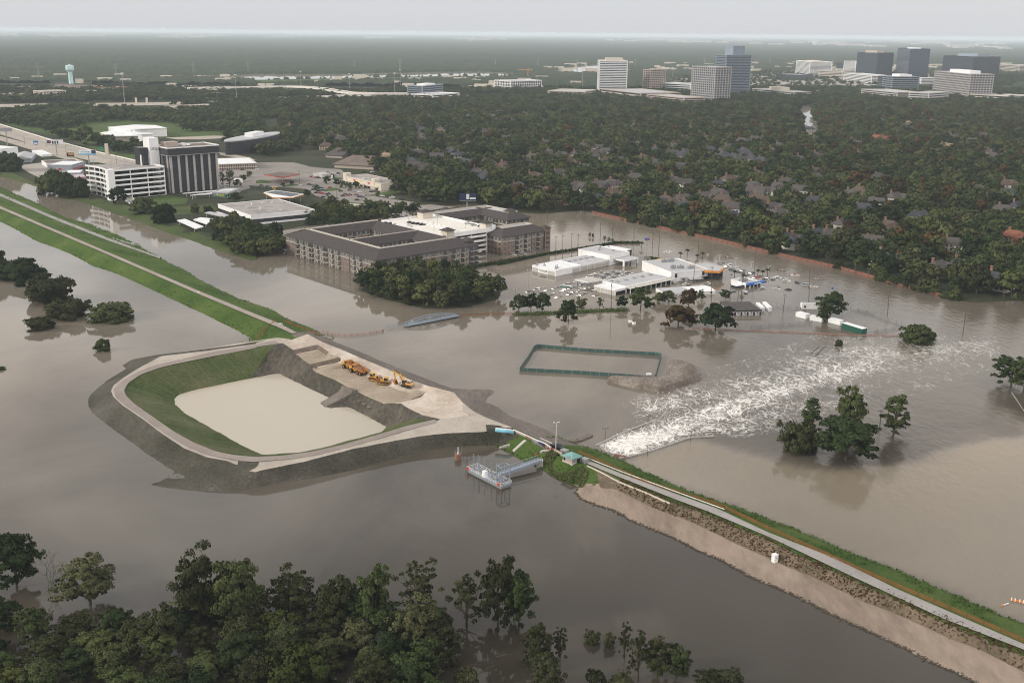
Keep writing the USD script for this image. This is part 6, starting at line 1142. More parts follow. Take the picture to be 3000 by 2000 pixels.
XX = TT * YY + R.uniform(-.35, .35, TT.shape) * YY * 0.0016; YY = YY + R.uniform(-.35, .35, YY.shape) * YY * 0.005
q3 = np.stack([XX.ravel(), YY.ravel(), np.zeros(XX.size)], 1)
hz_ = GZ + 3.0 + 7.0 * meshkit.noise(q3 * 0.085, 3) ** 0.8 + 5.0 * (meshkit.fbm(q3 * 0.008, 3, 6) - 0.5) + R.uniform(-1.6, 1.6, XX.size)
gone = np.zeros(XX.size, bool)
for g in CLEAR + HWY: gone |= shapely.contains_xy(g.buffer(3), q3[:, 0], q3[:, 1])
hz_[gone] = GZ - 3.0
q3[:, 2] = hz_; nr, nc = XX.shape; i = np.arange(nr * nc).reshape(nr, nc)
f = np.stack([i[:-1, :-1], i[:-1, 1:], i[1:, 1:], i[1:, :-1]], -1).reshape(-1, 4); f = f[~gone[f].all(1)]
ground_mat('forest_canopy', [(0.30, (0.016, 0.028, 0.014)), (0.48, (0.030, 0.046, 0.022)), (0.62, (0.048, 0.060, 0.030)), (0.8, (0.075, 0.075, 0.045))], big=0.004, small=0.035, bump=2.0, mixw=0.5)
tag(obj('far_forest', (q3, f), 'forest_canopy', smooth=True), 'endless dark forest canopy reaching to the horizon', 'forest', kind='stuff')
R = np.random.default_rng(8); m = MB()
for _ in range(900):
 u = R.uniform(-300, 3300); v = 96 + (u - 1500) * 0.0096 + (R.uniform(7, 26) if u < 1500 else R.uniform(8, 20 + (u - 1500) * 0.012))
 if meshkit.noise(np.array([u * 0.011, v * 0.16, 0]), 2) < 0.5: continue
 p = at(u, v, GZ); w = R.uniform(20, 100); d = R.uniform(30, 90); z = R.uniform(8, 16); m.box(p[0] - w, p[0] + w, p[1] - d, p[1] + d, GZ - 1, GZ + z + 11)
tag(m.build('far_town', 'pale_concrete'), 'pale roofs of distant suburbs strung along the horizon', 'distant town', kind='stuff')
R = np.random.default_rng(18); m = MB()
for _ in range(110):
 u = R.uniform(1600, 3100); v = R.uniform(186, 212); p = at(u, v, GZ); w, d, z = R.uniform(6, 24), R.uniform(6, 14), R.uniform(3, 8)
 m.box(p[0] - w, p[0] + w, p[1] - d, p[1] + d, GZ - 1, GZ + z + 6)
for _ in range(55):
 u = R.uniform(0, 1700); v = R.choice([R.uniform(226, 246), R.uniform(256, 290)]) if u < 750 else R.uniform(228, 262); p = at(u, v, GZ); w, d, z = R.uniform(5, 20), R.uniform(5, 10), R.uniform(3, 6)
 m.box(p[0] - w, p[0] + w, p[1] - d, p[1] + d, GZ - 1, GZ + z + 5)
tag(m.build('distant_low_buildings', 'cream'), 'pale low buildings scattered in the woods along the freeway and behind the towers', 'distant buildings', kind='stuff')

# ---------------------------------------------------------------- overpasses, water tower, pylons, high masts
def overpass(label, pts, z, w):
 l = dense(PL('12', pts, z), 25); t = thing('overpass', label, 'overpass'); L, Rr_ = [], []
 for k in range(len(l)):
  d = l[min(k + 1, len(l) - 1)] - l[max(k - 1, 0)]; n = np.array([-d[1], d[0], 0]) / np.linalg.norm(d[:2]); L.append(l[k] + n * w / 2); Rr_.append(l[k] - n * w / 2)
 m, b = MB(), MB()
 for k in range(len(l) - 1):
  m.quad(Rr_[k], Rr_[k + 1], L[k + 1], L[k]); m.quad(*[p - [0, 0, 2] for p in (L[k], L[k + 1], Rr_[k + 1], Rr_[k])])
  for s in (L, Rr_): b.bar(s[k] - [0, 0, .4], s[k + 1] - [0, 0, .4], 0.8, 3.2)
 m.build('deck', 'highway_concrete', t); b.build('parapet', 'deck_concrete', t)
 for k in range(1, len(l), 2): MB().box(l[k][0] - 1.6, l[k][0] + 1.6, l[k][1] - 1.2, l[k][1] + 1.2, GZ - 1, z - 2).build('pier', 'pale_concrete', t)
overpass('curved flyover ramp rising from the interchange', [(-650, 560), (-300, 552), (0, 549), (250, 543), (430, 547), (600, 562), (860, 602), (1100, 607), (1390, 608)], 12, 22)
overpass('long straight overpass before the blue glass office', [(-400, 690), (0, 672), (180, 658), (600, 640), (900, 622), (1390, 615)], 9, 24)
wb = P('11', 655, 520, GZ); wt = thing('water_tower', 'pale turquoise water tower with a fat round tank', 'water tower', (wb[0], wb[1], 0)); Hh = top_at(wb, '11', 637, 345)
pr = np.array([(0.2, 1), (.15, .99), (.44, .955), (.47, .93), (.47, .77), (.44, .73), (.3, .68), (.235, .64), (.235, .0)]); wr = Hh * 0.205
def lathe(prof, n=28): return trimesh.creation.revolve(np.array(prof), sections=n)
obj('tank', lathe([(0.001, Hh * .995), (wr * .35, Hh * .99), (wr * .93, Hh * .96), (wr, Hh * .92), (wr, Hh * .76), (wr * .93, Hh * .72), (wr * .62, Hh * .66), (wr * .55, Hh * .62), (0.001, Hh * .62)][::-1]), 'aqua_tank', wt, smooth=40)
obj('shaft', lathe([(0.001, 0), (wr * .62, 0), (wr * .54, Hh * .05), (wr * .54, Hh * .63), (0.001, Hh * .63)]), 'aqua_tank', wt, smooth=40); MB().box(-1, 1, -1, 1, Hh * .995, Hh * 1.03).cyl(0, 0, Hh, Hh * 1.06, .3).build('cap', 'white_trim', wt); MB().tube([(wr * 1.0 * math.cos(a), wr * math.sin(a), Hh * .79) for a in np.linspace(0, 6.283, 29)], 0.4, 5).build('railing', 'aqua_tank', wt)
PY = [('11', 357, 330, 468, 'behind the long brown hall'), ('11', 1072, 335, 470, 'right of the water tower'), ('11', 1780, 325, 432, 'in front of the forest left of centre'), ('11', 2280, 320, 425, 'by the left end of the bright water'), ('12', 905, 305, 385, 'over the middle of the bright water'), ('12', 1325, 290, 400, 'above the blue glass office'), ('12', 2200, 290, 352, 'at the far second sheet of water'),
      ('13', 236, 295, 372, 'by the building crane'), ('13', 598, 285, 372, 'at the right end of the bright water'), ('13', 1130, 300, 372, 'right of the white banded tower'), ('13', 1765, 285, 352, 'left of the tallest tower'), ('14', 15, 275, 345, 'right of the tallest tower'), ('14', 595, 278, 335, 'left of the broad black tower')]
pk = klass('class_pylon'); m = MB()
for sx in (-1, 1):
 for sy in (-1, 1): m.bar((sx * 4, sy * 4, 0), (sx * 1.0, sy * 1.0, 30), .5); m.bar((sx, sy, 30), (sx * .3, sy * .3, 45), .4)
m.build('legs', 'steel_grey', pk); m = MB()
for z0, z1 in ((0, 10), (10, 18), (18, 25), (25, 30)):
 a, b = 4 - 3 * z0 / 30, 4 - 3 * z1 / 30
 for s in (-1, 1): m.bar((-a, s * a, z0), (b, s * b, z1), .3); m.bar((a, s * a, z0), (-b, s * b, z1), .3); m.bar((s * a, -a, z0), (s * b, b, z1), .3)
m.build('lattice', 'steel_grey', pk); m = MB()
for z, w in ((31, 9), (36, 7.5), (41, 6)): m.bar((-w, 0, z), (w, 0, z), .6); m.bar((-w, 0, z), (0, 0, z + 2.5), .3); m.bar((w, 0, z), (0, 0, z + 2.5), .3)
m.build('crossarms', 'steel_grey', pk)
for c, x, a, b, w in PY:
 p = P(c, x, b, GZ); h = top_at(p, c, x, a); copy_of(pk, 'transmission_tower', f'hazy lattice power pylon standing {w}', 'pylon', p, 0.3, 'power line pylons before the far forest', scale=h / 45)
HM = [('11', 1125, 425, 695, 1145, 'beside the green field'), ('11', 2163, 440, 680, 2175, 'over the pale interchange lots'), ('12', 412, 408, 582, 416, 'left of the flyover'), ('12', 858, 428, 602, 862, 'at the bend of the flyover'), ('12', 1277, 425, 640, 1277, 'left of the blue glass office'), ('12', 1325, 396, 572, 1328, 'just behind the blue glass office'), ('13', 648, 338, 572, 646, 'left of the white banded tower'), ('13', 1472, 370, 512, 1468, 'above the white five level garage')]
for c, x, a, b, xb, w in HM:
 p = P(c, xb, b, GZ); h = top_at(p, c, xb, a); t = thing('high_mast_light', f'tall grey high mast light standing {w}', 'light mast', (p[0], p[1], 0), group='high mast lights of the interchange'); MB().tube([(0, 0, 0), (0, 0, h)], [h * .012, h * .006], 6).build('mast', 'steel_grey', t); MB().cyl(0, 0, h, h + 1.0, h * .05, n=8).build('lamp_ring', 'chrome_light', t)
cb = P('13', 146, 470, GZ); ct = thing('tower_crane', 'orange tower crane over the building site', 'crane', (cb[0], cb[1], 0)); h = top_at(cb, '13', 146, 375); MB().bar((0, 0, 0), (0, 0, h), 2).build('mast', 'orange_fascia', ct); MB().bar((-30, 0, h * .85), (12, 0, h * .85), 1.6).build('jib', 'orange_fascia', ct); MB().box(9, 13, -1.2, 1.2, h * .75, h * .85).build('counterweight', 'steel_grey', ct)
# ---------------------------------------------------------------- the flooded dealership
def walls(T, W, D, H, mat='white_paint', roof='white_roof', par=0.7, z0=-2.5, x0=0, y0=0):
 MB().box(x0, x0 + W, y0, y0 + D, z0, H - par + .1).build('wall', mat, T)
 t = MB(); [t.box(*k, H - par, H) for k in ((x0 - .06, x0 + W + .06, y0 - .06, y0 + .3), (x0 - .06, x0 + W + .06, y0 + D - .3, y0 + D + .06), (x0 - .06, x0 + .3, y0 + .3, y0 + D - .3), (x0 + W - .3, x0 + W + .06, y0 + .3, y0 + D - .3))]; t.build('parapet', mat, T)
 MB().box(x0 + .3, x0 + W - .3, y0 + .3, y0 + D - .3, H - par, H - par + .3).build('roof', roof, T)
def shutter(T, x0, x1, y, z1, axis='x', dots=True):
 m = MB(); n = 5
 for k in range(n):
  a, b = -1.5 + (z1 + 1.5) * k / n, -1.5 + (z1 + 1.5) * (k + 1) / n - .05
  m.box(x0, x1, y - .06, y, a, b) if axis == 'x' else m.box(y - .06, y, x0, x1, a, b)
 d = m.build('roller_door', 'blue_grey_siding' if False else 'pale_concrete', T)
 if dots:
  g = MB()
  for t in np.linspace(x0 + .4, x1 - .4, 6): g.box(t - .2, t + .2, y - .1, y - .062, .75, 1.0) if axis == 'x' else g.box(y - .1, y - .062, t - .2, t + .2, .75, 1.0)
  g.build('door_window', 'dark_glass', d)
 f = MB()
 if axis == 'x': f.box(x0 - .15, x0, y - .1, y, -2, z1 + .12).box(x1, x1 + .15, y - .1, y, -2, z1 + .12).box(x0, x1, y - .1, y, z1, z1 + .12)
 else: f.box(y - .1, y, x0 - .15, x0, -2, z1 + .12).box(y - .1, y, x1, x1 + .15, -2, z1 + .12).box(y - .1, y, x0, x1, z1, z1 + .12)
 f.build('door_frame', 'steel_grey', d)
a, b = P('g', 575, 716), P('g', 1592, 500); f = F(a, b); L = f.loc(P('g', 130, 612)); H = top_at(a, 'g', 575, 600); D = L[1]
T, W = fronted('dealership_service_building', 'left white car dealership with roller doors and a taller hall, standing in flood water', 'dealership', a, b)
wd = W * .455; walls(T, wd, D, H); walls(T, W - wd, D * .92, H + .15, roof='grey_roof', x0=wd + .02, y0=.35)
shutter(T, wd * .68, wd * .95, -.001, H * .62); [shutter(T, wd + (W - wd) * (k + .06) / 4, wd + (W - wd) * (k + .92) / 4, .349, H * .66) for k in range(4)]
shutter(T, D * .06, D * .30, -.001, H * .62, 'y', False); shutter(T, D * .76, D * .97, -.001, H * .62, 'y', False); MB().box(-1.4, -.02, D * .38, D * .66, H * .55, H * .62).build('door_canopy', 'grey_roof', T)
for k, (x, y) in enumerate(((wd * .12, D * .93), (wd * .25, D * .75), (wd * .18, D * .2), (wd * .3, D * .26))): MB().cyl(x, y, H - .4, H + 1.7, .28, n=8).box(x - .5, x + .9, y - .4, y + .4, H - .4, H + .25).build('vent_stack', 'steel_grey', T)
for k in range(5): MB().box(wd + 2 + k * (W - wd) / 5, wd + 4 + k * (W - wd) / 5, D * .6, D * .68, H - .2, H + .35).build('roof_vent', 'steel_grey', T)
for k in range(6): MB().box(3 + k * W / 6.5, 3.4 + k * W / 6.5, D * .3, D * .5, H - .28, H - .22).build('skylight', 'sign_white', T)
xt, yt_ = f.loc(P('g', 2150, 470)); H2 = top_at(b, 'g', 1597, 312); xq = xt + 1.5; walls(T, xq - W, D * 1.35, H2, roof='grey_roof', x0=W + .02, y0=-.6)
for k, (x, y) in enumerate(((W + 8, D * .8), (W + 14, D * 1.05), (W + 19, D * .9), (W + 12, D * .4))): MB().box(x, x + 1.2, y, y + 1.0, H2 - .4, H2 + .5).build('roof_unit', 'steel_grey', T)
hp0, hp1 = W + 3.6, xq - 1.0; zc = H2 * .62
MB().box(hp0, hp1, -8.5, -.62, zc - .9, zc).build('portico', 'white_paint', T); MB().box(hp0 + .3, hp1 - .3, -8.2, -.9, zc, zc + .1).build('portico_roof', 'grey_roof', T)
for x in (hp0 + .5, hp1 - .5): MB().box(x - .45, x + .45, -8.4, -7.5, -2, zc - .9).build('portico_column', 'white_paint', T)
MB().box(xq + .03, xq + 6.5, 3, D * 1.1, H2 - 2.2, H2 - .3).build('black_fascia', 'black_panel', T); MB().box(xq + .03, xq + 6.4, 3.1, D * 1.1, H2 - .3, H2 - .1).build('showroom_roof', 'white_roof', T); MB().box(xq + .03, xq + 5.6, 4, D, -2, H2 - 2.2).build('showroom_glass', 'dark_glass', T)
for x in (xq + .4, xq + 3.2, xq + 6): MB().box(x - .3, x + .3, 3, 3.6, -2, H2 - 2.2).build('pillar', 'black_panel', T)
a, b = P('h', 590, 543), P('h', 1192, 488); f = F(a, b); H = top_at(a, 'h', 590, 377); Dt = f.loc(P('h', 240, 292, H))
T, W = fronted('dealership_showroom', 'right white car dealership with orange canopy edges and a black glass corner', 'dealership', a, b)
D = min(max(Dt[1], 16), 34); back = f.loc(P('h', 880, 118, H)); D = max(D, back[1] * .95) if back[1] < 45 else D
walls(T, W, D, H, roof='grey_roof'); [MB().box(W * x, W * x + 1.5, -.06, -.005, H * .42, H * .82).build('window', 'dark_glass', T) for x in (.10, .84)]; MB().box(W * .82, W, -.1, -.005, -1, H * .28).build('garage_opening', 'dark_void', T); MB().box(W * .26, W * .42, -1.4, -.02, H * .36, H * .42).build('door_canopy', 'grey_roof', T)
MB().box(W * .3, W * .38, -.05, -.004, -1, H * .3).build('door', 'steel_grey', T); MB().box(W * .45, W * .8, -3.4, -.02, H * .2, H * .26).build('side_canopy', 'grey_roof', T)
MB().poly([(W - 2.5, -1.6), (W + 3.5, -6.0), (W + 13, 2.5), (W + 10, D * .5), (W - 2.5, D * .5)], H - 1.5, H - .3).build('orange_canopy', 'orange_fascia', T); MB().poly([(W - 2.2, -1.2), (W + 3.5, -5.5), (W + 12.5, 2.6), (W + 9.7, D * .48), (W - 2.2, D * .48)], H - .3, H - .2).build('canopy_roof', 'grey_roof', T)
for x, y in ((W + 1.0, -2), (W + 4.2, -3.6), (W + 10.5, 2.6)): MB().box(x - .8, x + .8, y - .4, y + 1.0, -2, H - 1.5).build('black_pillar', 'black_panel', T)
MB().box(W + .02, W + 7.5, 3, D * .45, -2, H - 1.55).build('showroom_glass', 'black_panel', T); MB().poly([(W * .28, D + .02), (W * .28 + 6, D + 3), (W * .28 + 9, D + .02)], H - 1, H - .2).build('orange_canopy', 'orange_fascia', T)
rooftop(T, W, D, H - .3, 5, 'steel_grey', 5)
a2 = P('g', 1905, 1028); b2 = a + (b - a) / np.linalg.norm(b - a) * .2; b2 = P('h', 586, 548); f2 = F(a2, b2); H_ = top_at(a2, 'g', 1903, 905)
T, W = fronted('dealership_workshop', 'long grey roofed workshop of the right dealership with a covered front', 'workshop', a2, b2); D = f2.loc(P('g', 1480, 800, H_))[1]; D = min(max(D, 8), 26)
walls(T, W, D, H_, roof='grey_roof'); MB().box(0, W, -3.6, -.02, H_ - .9, H_ - .7).build('front_canopy', 'pale_concrete', T); [MB().box(W * k / 9, W * k / 9 + .25, -3.5, -3.25, -2, H_ - .9).build('canopy_post', 'white_paint', T) for k in range(10)]; MB().box(.3, W - .3, -.06, -.01, -1, H_ * .55).build('shop_front', 'dark_void', T)
for k in range(5): MB().box(W * (.12 + .18 * k), W * (.12 + .18 * k) + 1.8, D * .6, D * .7, H_ - .5, H_ + .2).build('roof_vent', 'steel_grey', T)
a3, b3 = P('g', 1305, 994), P('g', 1702, 1086); f3 = F(a3, b3); T, W = fronted('dealership_garage', 'low white two bay garage at the left end of the long workshop', 'garage', a3, b3); H_ = top_at(b3, 'g', 1702, 975); D = f3.loc(P('g', 1902, 1024))[1]; walls(T, W, D, H_); [shutter(T, W * (k + .06) / 3, W * (k + .9) / 3, -.001, H_ * .72, dots=False) for k in range(3)]; MB().cyl(W * .5, D * .6, H_ - .4, H_ + 1.1, .3).build('vent_stack', 'steel_grey', T)
MB().box(W + .002, W + .08, 1, D - 1, -1, H_ * .6).build('side_opening', 'dark_void', T)
a4, b4 = P('h', 1816, 630), P('h', 2056, 592); f4 = F(a4, b4); H_ = top_at(a4, 'h', 1822, 560); T, W = fronted('sales_office', 'small white sales office with a blue sign band across its front', 'shop', a4, b4); D = min(max(f4.loc(P('h', 1570, 490, H_))[1], 7), 18); walls(T, W, D, H_, roof='grey_roof'); MB().box(W * .03, W + 2.2, -1.8, -.02, H_ * .62, H_ + .15).build('sign_band', 'blue_sign', T)
MB().box(W * .42, W * .9, -1.85, -1.81, H_ * .74, H_ * .92).build('sign_lettering', 'sign_white', T); MB().box(.3, W - .3, -.05, -.01, -1, H_ * .55).build('shop_window', 'dark_glass', T); [MB().box(W * x, W * x + .3, -1.6, -1.3, -2, H_ * .62).build('column', 'white_paint', T) for x in (.15, .4, .65, .9)]; MB().box(-5.5, -.1, 1, D * .5, H_ * .48, H_ * .6).build('side_canopy', 'white_roof', T); MB().box(-5.2, -.1, 1.2, D * .48, -2, H_ * .48).build('side_wall', 'black_panel', T); rooftop(T, W, D, H_ - .3, 9, 'steel_grey', 3)
a5, b5 = P('h', 600, 778), P('h', 1322, 736); f5 = F(a5, b5); H_ = top_at(b5, 'h', 1325, 682); T, W = fronted('white_warehouse', 'low white metal warehouse with a partly grey roof behind the brown trees', 'warehouse', a5, b5); D = min(max(f5.loc(P('h', 1190, 592, H_))[1], 8), 16); x0 = f5.loc(P('h', 392, 722, 0))[0]; walls(T, W - x0, D, H_, x0=x0, par=.3); r = MB()
for k in range(6):
 r = MB(); xa, xb = x0 + (W - x0) * k / 6 + .1, x0 + (W - x0) * (k + 1) / 6 - .1; gable(r, xa, xb, 0, D, H_ + .05, .8, ov=.05, axis='x'); r.build('roof_panel', 'white_roof' if k > 2 else 'grey_roof', T)
MB().box(W - 3, W - 2, -.05, -.01, .5, 1.6).build('window', 'dark_glass', T); [MB().box(x0 + 1 + k * 3.2, x0 + 3.6 + k * 3.2, -.05, -.01, 0, H_ * .6).build('opening', 'steel_grey', T) for k in range(3)]
canopy('lot_canopy', 'flat pale canopy over cars between the two dealership buildings', 'g', [(950, 768), (1230, 722), (1472, 765), (1185, 812)], 3.2, 'pale_concrete', 'black_panel', edge='white_paint')
a6, b6 = P('h', 1555, 1090), P('h', 2072, 1076); f6 = F(a6, b6); H_ = top_at(b6, 'h', 2074, 992); T, W = fronted('modular_building', 'long white modular office with a ribbed brown roof in five sections', 'modular building', a6, b6); D = min(max(f6.loc(P('h', 1805, 860, H_))[1], 8), 20); MB().box(0, W, 0, D, -2, H_ - .3).build('wall', 'white_paint', T); MB().box(-.2, W + .2, -.3, -.01, H_ - .55, H_ - .02).build('fascia', 'black_panel', T)
for k in range(5): MB().box(W * k / 5 + .08, W * (k + 1) / 5 - .08, -.3, D + .3, H_ - .3, H_).build('roof_section', 'roof_grey', T); MB().box(W * k / 5 + 2.2, W * k / 5 + 3.1, -.05, -.005, -1, 1.6).build('door', 'dark_glass', T); MB().box(W * k / 5 + .7, W * k / 5 + 1.6, -.45, -.02, .6, 1.9).build('air_conditioner', 'steel_grey', T)
def crate(name, label, c, A, B, wd_, h, mat, cat='container', top_='white_roof', group=None, z=0.0):
 p, q = P(c, *A, z), P(c, *B, z); d = q - p; L_ = np.linalg.norm(d[:2]); T = thing(name, label, cat, (p[0], p[1], z), math.atan2(d[1], d[0]), group); MB().box(0, L_, 0, wd_, -1.2, h).build('body', mat, T); MB().box(-.05, L_ + .05, -.05, wd_ + .05, h, h + .1).build('roof', top_, T); m = MB(); [m.box(x - .04, x + .04, -.05, -.005, -1, h - .1) for x in np.linspace(.3, L_ - .3, 9)]; m.build('ribs', mat, T); MB().box(L_ + .004, L_ + .06, .15, wd_ - .15, -1, h - .2).build('end_doors', mat, T); return T
crate('box_trailer', 'white box trailer beside the modular office', 'h', (2072, 1022), (2126, 1022), 10.5, 1.9, 'white_paint', 'trailer'); crate('box_trailer', 'white box trailer furthest right of the modular office', 'h', (2190, 1020), (2246, 1020), 11.5, 2.0, 'white_paint', 'trailer')
crate('container', 'tilted white container nearest to the flooded shed', '24', (345, 1362), (388, 1352), 6, 2.0, 'white_paint'); crate('container', 'white container partly behind the yellow green tree', '24', (382, 1372), (492, 1392), 2.6, 2.1, 'white_paint'); crate('container', 'white container between the trees and the green one', '24', (550, 1392), (660, 1420), 2.6, 2.1, 'white_paint'); crate('container', 'long dark green container with a white roof', '24', (672, 1446), (860, 1504), 3.2, 2.5, 'bottle_green')
a7, b7 = P('24', 310, 1268), P('24', 452, 1272); T, W = fronted('flooded_shed', 'small grey white shed in the flood beside a dark round tree', 'shed', a7, b7); walls(T, W, 4.2, 2.3, roof='grey_roof', par=.25); MB().box(1, 2, -.05, -.005, .6, 1.6).build('window', 'dark_glass', T)

# ---------------------------------------------------------------- the brick wall along the suburb
bw = thing('brick_wall', 'long red brick flood wall with pillars between the water and the suburb', 'wall')
BWL = [PL('23', [(735, 388), (1000, 446), (1360, 526), (1660, 592), (1810, 622), (2140, 702), (2352, 752)]), PL('24', [(190, 795), (640, 895), (1030, 1004), (1275, 1070), (1500, 1128), (1740, 1192)])]
flat('wall_red_brick', (0.21, 0.10, 0.075), 0.9, 0.15, vary=0.28, scale=0.6)
for l in (np.vstack(BWL),):
 l = dense(l, 5.2); l[:, 1] -= 1.0
 for k in range(len(l) - 1):
  MB().bar(l[k] + [0, 0, .3], l[k + 1] + [0, 0, .3], .28, 2.5 + (k % 4 == 0) * .15).build('panel', 'wall_red_brick', bw)
  MB().box(l[k][0] - .32, l[k][0] + .32, l[k][1] - .32, l[k][1] + .32, -1, 1.85).build('pillar', 'wall_red_brick', bw)

R = np.random.default_rng(14)
WL_ = dense(np.vstack(BWL), 1.0); BAN = [('23', 735, 1000), ('23', 1665, 1750), ('23', 1815, 2140), ('24', 190, 620), ('24', 700, 1020), ('24', 1150, 1270)]
for k in range(70):
 p = WL_[R.integers(len(WL_))]; u, v = px(p)
 if any(COL[c[1]] + a / 3.136 < u < COL[c[1]] + b / 3.136 for c, a, b in BAN): continue
 h = R.uniform(3.5, 8); plant(['mid_dark', 'mid_green', 'bush_dark', 'bush_olive'][R.integers(4)], (p[0], p[1] - R.uniform(-1.5, 1.5), 0), h if k % 4 else h * .6, R.uniform(5, 8.5), 'dark leafy growth hanging over the brick wall at the water edge', 'growth over the brick wall', 'overhanging_bush', 'bush')

# ---------------------------------------------------------------- hedges, the green fence, the islet
def hedge(name, label, line, w, h, mat, seed, n_per=16, size=.5):
 l = dense(line, .8); R = np.random.default_rng(seed); i = R.integers(0, len(l), len(l) * n_per); o = l[i] + np.c_[R.normal(size=(len(i), 2)) * w / 2.4, R.uniform(-.2, h, len(i))]
 N = R.normal(size=(len(i), 3)) * .6 + [0, -.3, .8]; N /= np.linalg.norm(N, axis=1, keepdims=True); t = np.cross(N, R.normal(size=N.shape)); t /= np.linalg.norm(t, axis=1, keepdims=True); b = np.cross(N, t); s = size * R.uniform(.6, 1.4, (len(i), 1))
 q = np.stack([o - t * s, o - b * s * .7, o + t * s, o + b * s * .7], 1).reshape(-1, 3); j = np.arange(len(i)) * 4
 return tag(obj(name, (q, np.stack([j, j + 1, j + 2, j + 3], 1)), mat, normals=np.repeat(N, 4, 0)), label, 'hedge')
hedge('hedge', 'long low green bank of grass just above the water before the dealership', PL('23', [(55, 1325), (400, 1310), (700, 1295), (1030, 1282)]), 3.2, .7, 'leaf_green', 1, 40)
hedge('hedge', 'dark hedge line running through the flood behind the dealership', PL('23', [(-120, 866), (0, 838), (300, 772), (600, 728), (960, 668), (1160, 668)]), 1.6, 1.3, 'leaf_dark', 2, 26)
hedge('hedge', 'overgrown bank below the right facade of the apartment block', PL('f', [(860, 1100), (1050, 1045), (1400, 985), (1830, 905)]), 2.2, 1.5, 'leaf_olive', 3, 34)
flat('seam_straw', (0.17, 0.165, 0.115), .9, .1)
gf = thing('site_fence', 'dark green panel fence around a flooded rectangular yard', 'fence'); FC = PL('33', [(70, 272), (155, 150), (213, 52), (700, 95), (1372, 132), (1345, 230), (1312, 352), (700, 305), (70, 272)])
l = dense(FC, 3.6); fh = 1.45; flat('fence_green', (0.055, 0.105, 0.10), 0.6, 0.3, vary=.2)
for k in range(len(l) - 1): MB().bar(l[k] + [0, 0, fh / 2 - .3], l[k] + (l[k + 1] - l[k]) * .985 + [0, 0, fh / 2 - .3], .08, fh + .6).build('panel', 'fence_green', gf); MB().box(l[k][0] - .09, l[k][0] + .09, l[k][1] - .09, l[k][1] + .09, -1, fh + .1).build('post', 'steel_grey', gf)
crate('site_cabinet', 'small white cabinet inside the near corner of the green fence', '33', (1238, 312), (1282, 312), 1.4, .5, 'white_paint', 'cabinet');
IS = np.vstack([PL('33', [(858, 365), (950, 388), (1150, 440), (1370, 464), (1500, 430), (1640, 395), (1750, 332), (1690, 250), (1580, 208), (1440, 190), (1425, 270), (1405, 345), (1300, 352), (1050, 348), (900, 340)])]); ISP = Polygon(IS[:, :2]).buffer(0)
isb = np.vstack([ring(ISP, -.15, 1.2), ring(ISP.buffer(4), -1.6, 3), ring(ISP.buffer(-.8), 1.7, 1.0), ring(ISP.buffer(-3), 2.3, 1.5), ring(ISP.buffer(-6), 2.6, 2)]); ist = LinearNDInterpolator(isb[:, :2], isb[:, 2], fill_value=-1.2)
v, f_ = zone_mesh(ISP.buffer(2.0), .6, lambda q: ist(q) + .25 * (meshkit.fbm(np.c_[q * .5, np.zeros(len(q))], 3, 2) - .5)); structure('earth_islet', (v, f_), 'islet_earth')

# ---------------------------------------------------------------- outlet walls, gate house, dam furniture
def wall_line(name, label, line, w, h, mat, cat='wall', part='wall', z0=-1.5):
 t = thing(name, label, cat); m = MB(); l = dense(line, 3)
 for p, q in zip(l[:-1], l[1:]): m.bar(p + [0, 0, (h + z0) / 2], q + [0, 0, (h + z0) / 2], w, h - z0)
 m.build(part, mat, t); return t
wall_line('training_wall', 'dark concrete wall along the near side of the white water', PL('33', [(985, 1072), (1050, 1068), (1300, 1000), (1640, 885), (1850, 877)]), .5, .35, 'grey_stone'); wall_line('training_wall', 'dark concrete wall along the far side of the white water', PL('33', [(775, 955), (1000, 850), (1200, 770), (1335, 722)]), .5, .35, 'grey_stone'); wall_line('training_wall', 'drowned earth wall curving away from the dam left of the white water', PL('33', [(530, 922), (600, 915), (690, 880), (720, 862)]), 2.0, .5, 'gravel_slope'); wall_line('outlet_sill', 'short red brown sill where the white water begins', PL('33', [(940, 1050), (1045, 1068)]), .6, .6, 'wall_red_brick')
ZD = 3.2
gp = [P('33', 465, 1108, 2.6), P('33', 550, 1144, 2.6), P('33', 620, 1112, 2.6)]; fg_ = F(gp[0], gp[1]); T, W = fronted('gate_house', 'small pinkish gate house with a teal pitched roof on the dam', 'gate house', gp[0], gp[1]); D = fg_.loc(gp[2])[1]; H = top_at(gp[1], '33', 550, 1078)
MB().box(0, W, 0, D, 0, H).build('wall', 'pink_stone', T); MB().box(-.06, W + .06, -.06, D + .06, 0, 3.4).build('base_course', 'pale_concrete', T); r = MB(); gable(r, 0, W, 0, D, H, 1.0, ov=.4, axis='x', hip=W * .48); r.build('roof', 'teal_roof', T)
MB().box(W * .1, W * .28, -.1, -.065, 3.6, 4.5).build('window', 'dark_void', T); MB().box(W + .07, W + .1, D * .3, D * .6, 3.5, 5).build('vent', 'steel_grey', T); MB().box(W + .07, W + .11, D * .55, D * .9, 2.4, 4.3).build('door', 'dark_void', T); MB().box(W * .5, W * .75, -.3, -.07, 5, 5.5).build('air_conditioner', 'steel_grey', T)
crate('control_cabinet', 'grey electrical cabinet right beside the teal roofed gate house', '33', (632, 1122), (672, 1140), 1.5, 1.9, 'steel_grey', 'cabinet', 'steel_grey', z=2.6)
fwall = thing('flood_wall', 'low concrete wall on the dam hung with pink, grey and blue banners', 'wall'); l = dense(PL('b', [(1268, 190), (1460, 275), (1640, 360), (1900, 470), (1980, 530)], ZD), 3.2); cm = ['pink_stone', 'pink_stone', 'wall_brick', 'blue_grey_siding', 'sign_dark', 'wall_brick', 'pale_concrete', 'sign_dark']
